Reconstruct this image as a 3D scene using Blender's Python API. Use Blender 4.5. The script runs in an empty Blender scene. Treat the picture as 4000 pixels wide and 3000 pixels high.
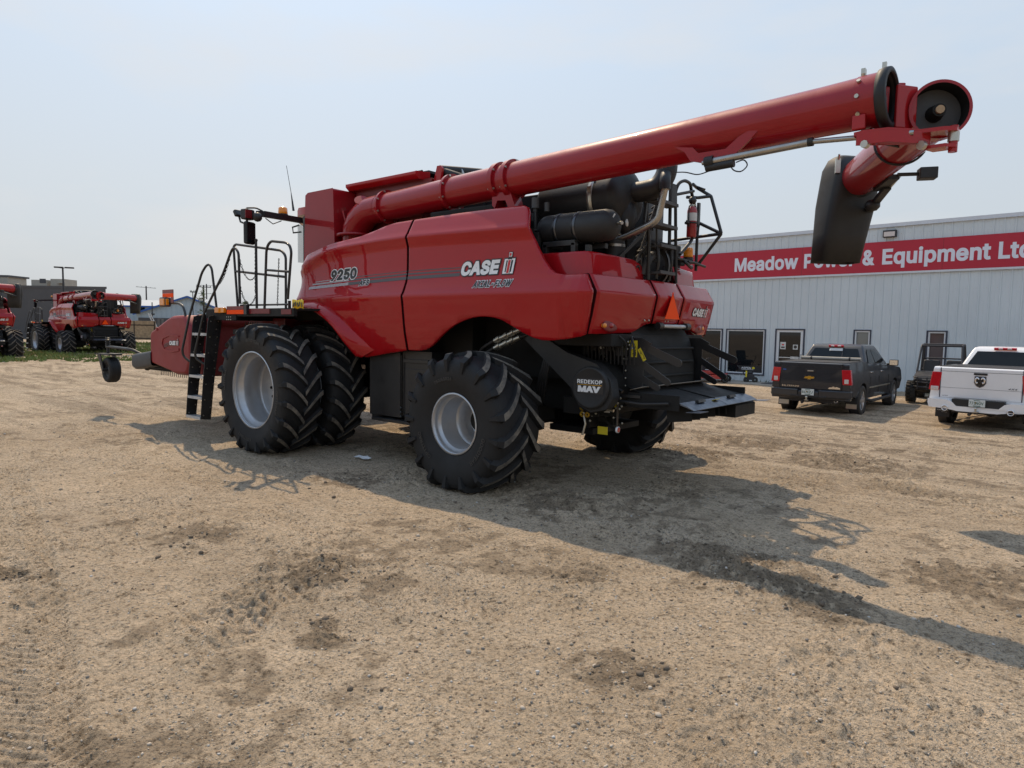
import bpy, bmesh, math, random
import numpy as np
import mathutils, mathutils.geometry
from mathutils import Vector, Matrix
R_ = math.radians
random.seed(7)
RNG = np.random.default_rng(11)
scene = bpy.context.scene
COL = scene.collection

# ------------------------------------------------------------------ camera
cam_d = bpy.data.cameras.new('camera'); cam_d.sensor_width = 36; cam_d.lens = 24.003
cam_d.clip_start = 0.05; cam_d.clip_end = 3000
cam = bpy.data.objects.new('camera', cam_d); COL.objects.link(cam)
CAMPOS = Vector((-5.407, 7.519, 1.824))
yaw, pitch, roll = R_(-50.26), R_(-4.52), R_(0.98)
d = Vector((math.cos(yaw)*math.cos(pitch), math.sin(yaw)*math.cos(pitch), math.sin(pitch)))
r = Vector((math.sin(yaw), -math.cos(yaw), 0)); u = r.cross(d)
r2 = r*math.cos(roll)+u*math.sin(roll); u2 = -r*math.sin(roll)+u*math.cos(roll)
cam.matrix_world = Matrix(((r2.x, u2.x, -d.x, CAMPOS.x), (r2.y, u2.y, -d.y, CAMPOS.y), (r2.z, u2.z, -d.z, CAMPOS.z), (0, 0, 0, 1)))
scene.camera = cam

# ------------------------------------------------------------------ sun, sky, exposure
SUN = Vector((0.66, -0.40, 1.0)).normalized()
SUN_EL = math.asin(SUN.z); SUN_AZ = math.atan2(SUN.y, SUN.x)
sd = bpy.data.lights.new('sun', 'SUN'); sd.energy = 3.7; sd.angle = R_(0.5); sd.color = (1.0, 0.79, 0.54)
so = bpy.data.objects.new('sun', sd); COL.objects.link(so)
so.rotation_euler = SUN.to_track_quat('Z', 'Y').to_euler()
W = bpy.data.worlds.new('World'); scene.world = W; W.use_nodes = True
nt = W.node_tree; bg = nt.nodes['Background']
sky = nt.nodes.new('ShaderNodeTexSky'); sky.sky_type = 'NISHITA'; sky.sun_disc = False
sky.sun_elevation = SUN_EL; sky.sun_rotation = math.pi/2-SUN_AZ
sky.altitude = 300; sky.air_density = 1.0; sky.dust_density = 5.0; sky.ozone_density = 1.6
tc = nt.nodes.new('ShaderNodeTexCoord'); mp = nt.nodes.new('ShaderNodeMapping')
mp.inputs['Scale'].default_value = (1.2, 1.2, 4.0); mp.inputs['Location'].default_value = (0.3, 0.9, 0.1)
nz = nt.nodes.new('ShaderNodeTexNoise'); nz.inputs['Scale'].default_value = 1.6; nz.inputs['Detail'].default_value = 7; nz.inputs['Roughness'].default_value = 0.55
cr = nt.nodes.new('ShaderNodeValToRGB'); cr.color_ramp.elements[0].position = 0.49; cr.color_ramp.elements[1].position = 0.66
cr.color_ramp.elements[0].color = (0, 0, 0, 1); cr.color_ramp.elements[1].color = (0.42, 0.42, 0.42, 1)
sep = nt.nodes.new('ShaderNodeSeparateXYZ'); nt.links.new(tc.outputs['Generated'], sep.inputs['Vector'])
hr = nt.nodes.new('ShaderNodeValToRGB'); el = hr.color_ramp.elements    # smoke haze: pale at the horizon, bluer overhead
el[0].position = 0.0; el[0].color = (.76, .805, .85, 1); el[1].position = 1.0; el[1].color = (.50, .74, 1.12, 1)
for p_, c_ in ((.18, (.78, .86, .93)), (.38, (.76, .92, 1.10)), (.62, (.66, .88, 1.18))): e_ = el.new(p_); e_.color = (*c_, 1)
hm = nt.nodes.new('ShaderNodeVectorMath'); hm.operation = 'SCALE'; hm.inputs['Scale'].default_value = 8.6
nt.links.new(sep.outputs['Z'], hr.inputs['Fac']); nt.links.new(hr.outputs['Color'], hm.inputs[0])
hz = nt.nodes.new('ShaderNodeMix'); hz.data_type = 'RGBA'; hz.inputs['Factor'].default_value = 0.80
mx = nt.nodes.new('ShaderNodeMix'); mx.data_type = 'RGBA'; mx.inputs['B'].default_value = (8.0, 7.75, 7.5, 1)
nt.links.new(tc.outputs['Generated'], mp.inputs['Vector']); nt.links.new(mp.outputs['Vector'], nz.inputs['Vector'])
nt.links.new(nz.outputs['Fac'], cr.inputs['Fac']); nt.links.new(cr.outputs['Color'], mx.inputs['Factor'])
nt.links.new(sky.outputs['Color'], hz.inputs['A']); nt.links.new(hm.outputs['Vector'], hz.inputs['B']); nt.links.new(hz.outputs['Result'], mx.inputs['A'])
nt.links.new(mx.outputs['Result'], bg.inputs['Color']); bg.inputs['Strength'].default_value = 0.10
scene.view_settings.view_transform = 'Standard'; scene.view_settings.look = 'None'
scene.view_settings.exposure = 0.0; scene.view_settings.gamma = 1.0

# ------------------------------------------------------------------ materials
def mat(name, col, rough=0.5, metal=0.0, coat=0.0, var=0.0, vscale=8.0, bump=0.0, bscale=60.0, dust=0.0, dcol=(0.30, 0.25, 0.19), spec=0.5, trans=0.0, crough=0.04, emit=None, alpha=1.0):
    m = bpy.data.materials.new(name); m.use_nodes = True
    t = m.node_tree; b = t.nodes['Principled BSDF']
    b.inputs['Base Color'].default_value = (*col, 1); b.inputs['Roughness'].default_value = rough
    b.inputs['Metallic'].default_value = metal; b.inputs['Coat Weight'].default_value = coat
    b.inputs['Coat Roughness'].default_value = crough; b.inputs['Specular IOR Level'].default_value = spec
    b.inputs['Transmission Weight'].default_value = trans; b.inputs['Alpha'].default_value = alpha
    if emit: b.inputs['Emission Color'].default_value = (*emit[0], 1); b.inputs['Emission Strength'].default_value = emit[1]
    tcn = t.nodes.new('ShaderNodeTexCoord')
    last = None
    if var > 0 or dust > 0:
        n = t.nodes.new('ShaderNodeTexNoise'); n.inputs['Scale'].default_value = vscale; n.inputs['Detail'].default_value = 6; n.inputs['Roughness'].default_value = 0.6
        t.links.new(tcn.outputs['Object'], n.inputs['Vector'])
    if var > 0:
        mr = t.nodes.new('ShaderNodeMapRange'); mr.inputs['From Min'].default_value = 0.3; mr.inputs['From Max'].default_value = 0.7
        mr.inputs['To Min'].default_value = 1-var; mr.inputs['To Max'].default_value = 1+var
        hv = t.nodes.new('ShaderNodeHueSaturation'); hv.inputs['Color'].default_value = (*col, 1)
        t.links.new(n.outputs['Fac'], mr.inputs['Value']); t.links.new(mr.outputs['Result'], hv.inputs['Value'])
        last = hv.outputs['Color']
    if dust > 0:
        n2 = t.nodes.new('ShaderNodeTexNoise'); n2.inputs['Scale'].default_value = vscale*0.35; n2.inputs['Detail'].default_value = 8; n2.inputs['Roughness'].default_value = 0.7
        t.links.new(tcn.outputs['Object'], n2.inputs['Vector'])
        mr2 = t.nodes.new('ShaderNodeMapRange'); mr2.inputs['From Min'].default_value = 0.42; mr2.inputs['From Max'].default_value = 0.75; mr2.inputs['To Max'].default_value = dust
        t.links.new(n2.outputs['Fac'], mr2.inputs['Value'])
        mm = t.nodes.new('ShaderNodeMix'); mm.data_type = 'RGBA'; mm.inputs['A'].default_value = (*col, 1); mm.inputs['B'].default_value = (*dcol, 1)
        if last: t.links.new(last, mm.inputs['A'])
        t.links.new(mr2.outputs['Result'], mm.inputs['Factor']); last = mm.outputs['Result']
        rr = t.nodes.new('ShaderNodeMapRange'); rr.inputs['To Min'].default_value = rough; rr.inputs['To Max'].default_value = min(1, rough+0.35)
        rr.inputs['From Max'].default_value = max(dust, .01)
        t.links.new(mr2.outputs['Result'], rr.inputs['Value']); t.links.new(rr.outputs['Result'], b.inputs['Roughness'])
    if last: t.links.new(last, b.inputs['Base Color'])
    if bump > 0:
        n3 = t.nodes.new('ShaderNodeTexNoise'); n3.inputs['Scale'].default_value = bscale; n3.inputs['Detail'].default_value = 5
        t.links.new(tcn.outputs['Object'], n3.inputs['Vector'])
        bp = t.nodes.new('ShaderNodeBump'); bp.inputs['Strength'].default_value = bump; bp.inputs['Distance'].default_value = 0.01
        t.links.new(n3.outputs['Fac'], bp.inputs['Height']); t.links.new(bp.outputs['Normal'], b.inputs['Normal'])
    return m
M = {}
M['red'] = mat('red_paint', (0.36, 0.005, 0.009), 0.40, 0, 0.72, 0.05, 1.5, 0.010, 9, 0.05, (0.30, 0.16, 0.12), spec=.08, crough=.02)
M['seamshade'] = mat('seam_shade_edge_strip', (0.030, 0.003, 0.004), 0.8, spec=.05)  # shade of the panel gaps painted on lip ends; rubber trim at front edge
M['red_tube'] = mat('red_tube_paint', (0.30, 0.005, 0.011), 0.40, 0, 0.7, 0.08, 2, 0.015, 40, 0.08, (0.30, 0.15, 0.12), crough=.06, spec=.1)
M['red_dull'] = mat('red_steel_paint', (0.17, 0.008, 0.012), 0.5, 0, 0.15, 0.1, 3, 0.03, 40, 0.2)
M['red_plastic'] = mat('red_moulded_plastic', (0.26, 0.014, 0.018), 0.52, 0, 0.08, 0.08, 3, 0.05, 150, 0.12)
M['black'] = mat('black_paint', (0.012, 0.012, 0.013), 0.42, 0, 0.15, 0.15, 4, 0.03, 60, 0.16, (0.12, 0.105, 0.085))
M['black_dull'] = mat('black_dusty_steel', (0.010, 0.010, 0.010), 0.62, 0, 0, 0.2, 4, 0.05, 60, 0.14, (0.10, 0.09, 0.075), spec=.3)
M['plastic'] = mat('black_plastic', (0.014, 0.014, 0.015), 0.48, 0, 0, 0.15, 6, 0.06, 220, 0.12, (0.10, 0.09, 0.08))
M['rubber'] = mat('tyre_rubber', (0.013, 0.013, 0.014), 0.62, 0, 0, 0.2, 5, 0.10, 90, 0.28, (0.060, 0.054, 0.046), spec=.35)
M['ltr'] = mat('moulded_tyre_letters', (0.040, 0.038, 0.036), 0.55, spec=.4)
M['lug'] = mat('worn_lug_rubber', (0.095, 0.088, 0.080), 0.80, 0, 0, 0.35, 14, 0.25, 70, 0.85, (0.34, 0.29, 0.225), spec=.2)
M['silver'] = mat('silver_wheel_paint', (0.46, 0.47, 0.49), 0.33, 0.65, 0.1, 0.05, 6, 0.01, 60, 0.22, (0.34, 0.31, 0.27))
M['steel'] = mat('stainless_steel', (0.40, 0.385, 0.36), 0.24, 1, 0, 0.1, 12, 0.02, 60, 0.15)
M['strapmetal'] = mat('dark_strap_steel', (0.10, 0.105, 0.115), 0.28, 0.8)
M['zinc'] = mat('zinc_hardware', (0.5, 0.48, 0.42), 0.35, 0.9, 0, 0.1, 10)
M['chrome'] = mat('chrome', (0.75, 0.75, 0.77), 0.08, 1)
M['alu'] = mat('aluminium_tread', (0.55, 0.56, 0.57), 0.45, 0.8, 0, 0.1, 15, 0.2, 120, 0.15)
M['greyplastic'] = mat('grey_plastic', (0.055, 0.055, 0.057), 0.55, 0, 0, 0.1, 5, 0.05, 150, 0.15)
M['white'] = mat('white_vinyl', (0.78, 0.79, 0.80), 0.35)
M['offwhite'] = mat('off_white_label', (0.6, 0.6, 0.58), 0.5, var=.08)
M['decal_black'] = mat('black_vinyl', (0.018, 0.018, 0.020), 0.35)
M['decal_grey'] = mat('charcoal_vinyl', (0.075, 0.070, 0.075), 0.35)
M['decal_silver'] = mat('silver_vinyl', (0.36, 0.33, 0.34), 0.35, 0.2)
M['decal_red'] = mat('red_vinyl', (0.55, 0.02, 0.02), 0.35)
M['amber'] = mat('amber_lens', (0.80, 0.26, 0.01), 0.15, 0, 0.5, 0.15, 40)
M['redlens'] = mat('red_lens', (0.30, 0.006, 0.012), 0.15, 0, 0.6, 0.1, 60)
M['taillens'] = mat('tail_lamp_lens', (0.50, 0.012, 0.020), 0.12, 0, 0.6, 0.15, 30)
M['clearlens'] = mat('clear_lamp_lens', (0.62, 0.55, 0.52), 0.15, 0, 0.5, 0.1, 40)
M['smv'] = mat('fluorescent_orange', (1.0, 0.085, 0.006), 0.6, spec=.15)
M['reflred'] = mat('dark_red_reflector', (0.16, 0.008, 0.010), 0.3)
M['yellow'] = mat('yellow_sticker', (0.72, 0.58, 0.03), 0.45)
M['yellowtag'] = mat('yellow_plastic', (0.70, 0.46, 0.01), 0.4)
M['glass'] = mat('dark_glass', (0.006, 0.008, 0.009), 0.03, 0, 0.0, spec=0.30)
M['cabglass'] = mat('green_cab_glass', (0.22, 0.30, 0.29), 0.05, 0, 0, spec=.6, alpha=.35)
M['mirror'] = mat('mirror_glass', (0.6, 0.62, 0.64), 0.04, 1)
M['siding'] = mat('white_steel_siding', (0.585, 0.64, 0.672), 0.42, 0.0, 0, 0.04, 0.7, 0.02, 4, 0.10, (0.42, 0.38, 0.33))
M['trimwhite'] = mat('white_trim', (0.60, 0.63, 0.68), 0.45, var=.05)
M['signred'] = mat('red_sign_panel', (0.44, 0.014, 0.036), 0.55, 0, 0, 0.04, 1.0)
M['signtext'] = mat('white_sign_letters', (0.70, 0.72, 0.80), 0.5)
M['frame'] = mat('white_window_frame', (0.66, 0.68, 0.70), 0.4)
M['navy'] = mat('navy_trim', (0.03, 0.035, 0.06), 0.5)
M['concrete'] = mat('concrete', (0.33, 0.29, 0.24), 0.9, 0, 0, 0.15, 3, 0.15, 30, 0.3)
M['blacktruck'] = mat('charcoal_car_paint', (0.022, 0.025, 0.031), 0.35, 0.2, 0.7, 0.06, 2, 0, 1, 0.08, (0.15, 0.14, 0.13), spec=.3)
M['whitetruck'] = mat('white_car_paint', (0.80, 0.80, 0.81), 0.3, 0, 0.7, 0.03, 2, 0, 1, 0.12, (0.46, 0.40, 0.33))
M['alloy'] = mat('alloy_rim', (0.45, 0.46, 0.48), 0.3, 0.8, 0, dust=.3, vscale=12)
M['cartyre'] = mat('car_tyre', (0.016, 0.016, 0.016), 0.7, 0, 0, 0.2, 12, 0.15, 80, 0.5, (0.10, 0.085, 0.065))
M['gold'] = mat('gold_emblem', (0.62, 0.36, 0.04), 0.3, 0.6)
M['plate'] = mat('licence_plate', (0.62, 0.66, 0.64), 0.4)
M['plategreen'] = mat('plate_green', (0.02, 0.10, 0.07), 0.5)
M['seat'] = mat('seat_vinyl', (0.020, 0.018, 0.018), 0.5)
M['mowred'] = mat('mower_red', (0.32, 0.012, 0.014), 0.35, 0, 0.4, dust=.12)
M['darkwall'] = mat('dark_grey_cladding', (0.070, 0.068, 0.072), 0.6, 0, 0, 0.08, 1)
M['tanbox'] = mat('tan_sheet_metal', (0.36, 0.33, 0.28), 0.6, 0, 0, 0.08, 2)
M['paleblue'] = mat('pale_blue_siding', (0.36, 0.44, 0.50), 0.5, 0, 0, 0.05, 1)
M['paleroof'] = mat('pale_metal_roof', (0.30, 0.34, 0.39), 0.5, 0.0, 0, 0.05, 1)
M['bluetrim'] = mat('blue_trim', (0.03, 0.10, 0.34), 0.5)
M['wood'] = mat('weathered_wood', (0.36, 0.25, 0.15), 0.85, 0, 0, 0.3, 6, 0.1, 40)
M['pole'] = mat('dark_pole', (0.03, 0.03, 0.035), 0.6)
M['leaf'] = mat('leaf_green', (0.055, 0.085, 0.025), 0.6, 0, 0, 0.3, 2)
M['bark'] = mat('bark', (0.06, 0.045, 0.035), 0.9)
M['paper'] = mat('white_paper', (0.75, 0.75, 0.75), 0.8)
M['mud'] = mat('dark_mud_clod', (0.055, 0.044, 0.032), 0.95, 0, 0, 0.3, 20, 0.4, 60)

# ------------------------------------------------------------------ helpers
class MB:
    """collects geometry; build() links it as ONE mesh object"""
    def __init__(s): s.v = []; s.f = []; s.mi = []; s.sm = []
    def add(s, vs, fs, mi=0, smooth=False):
        o = len(s.v); s.v += [tuple(map(float, p)) for p in vs]
        for f in fs: s.f.append(tuple(o+i for i in f)); s.mi.append(mi); s.sm.append(smooth)
        return s
    def box(s, c, sz, rot=None, mi=0):
        x, y, z = [k/2 for k in sz]
        vs = [Vector((a*x, b*y, e*z)) for a in (-1, 1) for b in (-1, 1) for e in (-1, 1)]
        if rot is not None:
            m = rot if isinstance(rot, Matrix) else Matrix.Rotation(rot[2], 3, 'Z') @ Matrix.Rotation(rot[1], 3, 'Y') @ Matrix.Rotation(rot[0], 3, 'X')
            vs = [m @ q for q in vs]
        vs = [q+Vector(c) for q in vs]
        return s.add(vs, [(0, 1, 3, 2), (4, 6, 7, 5), (0, 4, 5, 1), (2, 3, 7, 6), (0, 2, 6, 4), (1, 5, 7, 3)], mi)
    def bx(s, x0, x1, y0, y1, z0, z1, mi=0): return s.box(((x0+x1)/2, (y0+y1)/2, (z0+z1)/2), (abs(x1-x0), abs(y1-y0), abs(z1-z0)), None, mi)
    def beam(s, p0, p1, w, h, mi=0):
        p0 = Vector(p0); p1 = Vector(p1); a = (p1-p0); L = a.length; a.normalize()
        up = Vector((0, 0, 1)) if abs(a.z) < .95 else Vector((1, 0, 0))
        b = up.cross(a).normalized(); c = a.cross(b)
        return s.box((p0+p1)/2, (L, w, h), Matrix((a, b, c)).transposed(), mi)
    def tube(s, pts, rad, n=10, mi=0, caps=True, smooth=True, fillet=0.0):
        P = [Vector(p) for p in pts]
        if fillet > 0 and len(P) > 2:
            Q = [P[0]]; rq = [rad[0]] if isinstance(rad, (list, tuple)) else None
            for i in range(1, len(P)-1):
                a = (P[i-1]-P[i]); b = (P[i+1]-P[i]); k = min(fillet, a.length*.45, b.length*.45)
                A = P[i]+a.normalized()*k; B = P[i]+b.normalized()*k
                for j in range(6):
                    t = j/5; Q.append(A*(1-t)**2+P[i]*2*t*(1-t)+B*t*t)
                    if rq: rq.append(rad[i])
            Q.append(P[-1]); P = Q
            if rq: rad = rq+[rad[-1]]
        rs = rad if isinstance(rad, (list, tuple)) else [rad]*len(P)
        rings = []; nrm = None
        for i, p in enumerate(P):
            a = (P[min(i+1, len(P)-1)]-P[max(i-1, 0)])
            if a.length < 1e-9: a = Vector((0, 0, 1))
            a.normalize()
            if nrm is None:
                nrm = a.orthogonal().normalized()
            else:
                nrm = (nrm-a*nrm.dot(a))
                nrm = nrm.normalized() if nrm.length > 1e-6 else a.orthogonal().normalized()
            b = a.cross(nrm)
            rings.append([p+(nrm*math.cos(k*2*math.pi/n)+b*math.sin(k*2*math.pi/n))*rs[i] for k in range(n)])
        vs = [q for rg in rings for q in rg]; fs = []
        for i in range(len(P)-1):
            for k in range(n): fs.append((i*n+k, i*n+(k+1) % n, (i+1)*n+(k+1) % n, (i+1)*n+k))
        s.add(vs, fs, mi, smooth)
        if caps: s.add(rings[0], [tuple(range(n))[::-1]], mi); s.add(rings[-1], [tuple(range(n))], mi)
        return s
    def lathe(s, prof, c=(0, 0, 0), axis='Y', n=48, mi=0, smooth=True, rot=None, mis=None):
        """prof: list of (along, radius)"""
        vs = []
        for (y, rr) in prof:
            for k in range(n):
                a = 2*math.pi*k/n
                q = {'Y': (rr*math.cos(a), y, rr*math.sin(a)), 'X': (y, rr*math.cos(a), rr*math.sin(a)), 'Z': (rr*math.cos(a), rr*math.sin(a), y)}[axis]
                q = Vector(q)
                if rot is not None: q = rot @ q
                vs.append(q+Vector(c))
        o = len(s.v); s.v += [tuple(q) for q in vs]
        for i in range(len(prof)-1):
            for k in range(n):
                s.f.append((o+i*n+k, o+i*n+(k+1) % n, o+(i+1)*n+(k+1) % n, o+(i+1)*n+k)); s.mi.append(mis[i] if mis else mi); s.sm.append(smooth)
        return s
    def cyl(s, p0, p1, r0, r1=None, n=20, mi=0): return s.tube([p0, p1], [r0, r1 if r1 is not None else r0], n, mi)
    def sphere(s, c, rad, n=10, mi=0, sc=(1, 1, 1)):
        m = max(4, n//2); prof = [(-math.cos(math.pi*i/m)*rad, max(1e-4, math.sin(math.pi*i/m)*rad)) for i in range(m+1)]
        o = len(s.v); s.lathe(prof, (0, 0, 0), 'Z', n, mi)
        for i in range(o, len(s.v)): q = s.v[i]; s.v[i] = (q[0]*sc[0]+c[0], q[1]*sc[1]+c[1], q[2]*sc[2]+c[2])
        return s
    def prism(s, poly, fn, t0, t1, mi=0, cap=True, smooth=False):
        """poly 2D, fn(u,v,t)->3D"""
        n = len(poly); vs = [fn(a, b, t0) for a, b in poly]+[fn(a, b, t1) for a, b in poly]
        fs = [(i, (i+1) % n, n+(i+1) % n, n+i) for i in range(n)]
        s.add(vs, fs, mi, smooth)
        if cap: s.add(vs[:n], [tuple(range(n))[::-1]], mi); s.add(vs[n:], [tuple(range(n))], mi)
        return s
    def grid(s, G, mi=0, smooth=True, flip=False):
        a, b = len(G), len(G[0]); vs = [p for row in G for p in row]; fs = []
        for i in range(a-1):
            for j in range(b-1):
                f = (i*b+j, i*b+j+1, (i+1)*b+j+1, (i+1)*b+j); fs.append(f[::-1] if flip else f)
        return s.add(vs, fs, mi, smooth)
    def mirror_y(s):
        o = MB(); o.v = [(x, -y, z) for x, y, z in s.v]; o.f = [f[::-1] for f in s.f]; o.mi = list(s.mi); o.sm = list(s.sm); return o
    def merge(s, o):
        k = len(s.v); s.v += o.v; s.f += [tuple(i+k for i in f) for f in o.f]; s.mi += o.mi; s.sm += o.sm; return s
    def xform(s, m): s.v = [tuple(m @ Vector(p)) for p in s.v]; return s
    def pieces(s):
        n = len(s.v); par = list(range(n))
        def fd(i):
            while par[i] != i: par[i] = par[par[i]]; i = par[i]
            return i
        for f in s.f:
            a = fd(f[0])
            for i in f[1:]: par[fd(i)] = a
        roots = {}
        for i in range(n): roots.setdefault(fd(i), []).append(i)
        V = np.array(s.v); isl = list(roots.values()); k = len(isl)
        if k < 2 or k > 600: return None
        lo = np.array([V[i].min(0) for i in isl]); hi = np.array([V[i].max(0) for i in isl]); size = (hi-lo).max(1)
        gap = np.maximum(0, np.maximum(lo[:, None]-hi[None], lo[None]-hi[:, None])); near = np.sqrt((gap**2).sum(2)) <= np.maximum(.02, .5*np.maximum(size[:, None], size[None]))
        grp = list(range(k))
        def gf(i):
            while grp[i] != i: i = grp[i]
            return i
        for a, b in zip(*np.nonzero(np.triu(near, 1))): grp[gf(b)] = gf(a)
        lab = {}; out = [0]*n
        for j, idx in enumerate(isl):
            g_ = lab.setdefault(gf(j), len(lab))
            for i in idx: out[i] = g_
        return out, len(lab)
    def build(s, name, mats, parent=None, bevel=0, loc=None, label=None, weld=False, seg=2, flat_angle=None, split=True):
        if split and parent is not None:
            pc = s.pieces()
            if pc and 2 <= pc[1] <= 40:
                first = None
                for k in range(pc[1]):
                    m = MB(); mp_ = {}
                    for f, a, b in zip(s.f, s.mi, s.sm):
                        if pc[0][f[0]] == k:
                            for i in f:
                                if i not in mp_: mp_[i] = len(m.v); m.v.append(s.v[i])
                            m.f.append(tuple(mp_[i] for i in f)); m.mi.append(a); m.sm.append(b)
                    if not m.f: continue
                    o = m.build(name, mats, parent, bevel, loc, label, weld, seg, flat_angle, False)
                    first = first or o
                return first
        me = bpy.data.meshes.new(name); me.from_pydata(s.v, [], s.f)
        for m in (mats if isinstance(mats, (list, tuple)) else [mats]): me.materials.append(m)
        me.polygons.foreach_set('material_index', s.mi); me.polygons.foreach_set('use_smooth', s.sm)
        if weld:
            b = bmesh.new(); b.from_mesh(me); bmesh.ops.remove_doubles(b, verts=b.verts, dist=0.0004)
            bmesh.ops.dissolve_degenerate(b, dist=0.0003, edges=b.edges); b.to_mesh(me); b.free()
        me.update()
        o = bpy.data.objects.new(name, me); COL.objects.link(o)
        if flat_angle: me.set_sharp_from_angle(angle=R_(flat_angle))
        if bevel:
            bm_ = o.modifiers.new('bevel', 'BEVEL'); bm_.width = bevel; bm_.segments = seg; bm_.limit_method = 'ANGLE'; bm_.angle_limit = R_(40)
            me.polygons.foreach_set('use_smooth', [True]*len(me.polygons)); bm_.harden_normals = True
        if parent: o.parent = parent
        if loc: o.location = loc
        if label: o['label'] = label
        return o
def tag(o, label, cat, group=None, kind=None):
    if label: o['label'] = label
    if cat: o['category'] = cat
    if group: o['group'] = group
    if kind: o['kind'] = kind
    return o
def thing(name, label, cat, loc=(0, 0, 0), rz=0, group=None):
    o = bpy.data.objects.new(name, None); COL.objects.link(o); o.location = loc; o.rotation_euler = (0, 0, rz); o.empty_display_size = .2
    return tag(o, label, cat, group)
def copy_tree(o, parent=None):
    c = o.copy(); COL.objects.link(c)
    if parent is not None: c.parent = parent
    for ch in list(o.children): copy_tree(ch, c)
    return c
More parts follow.
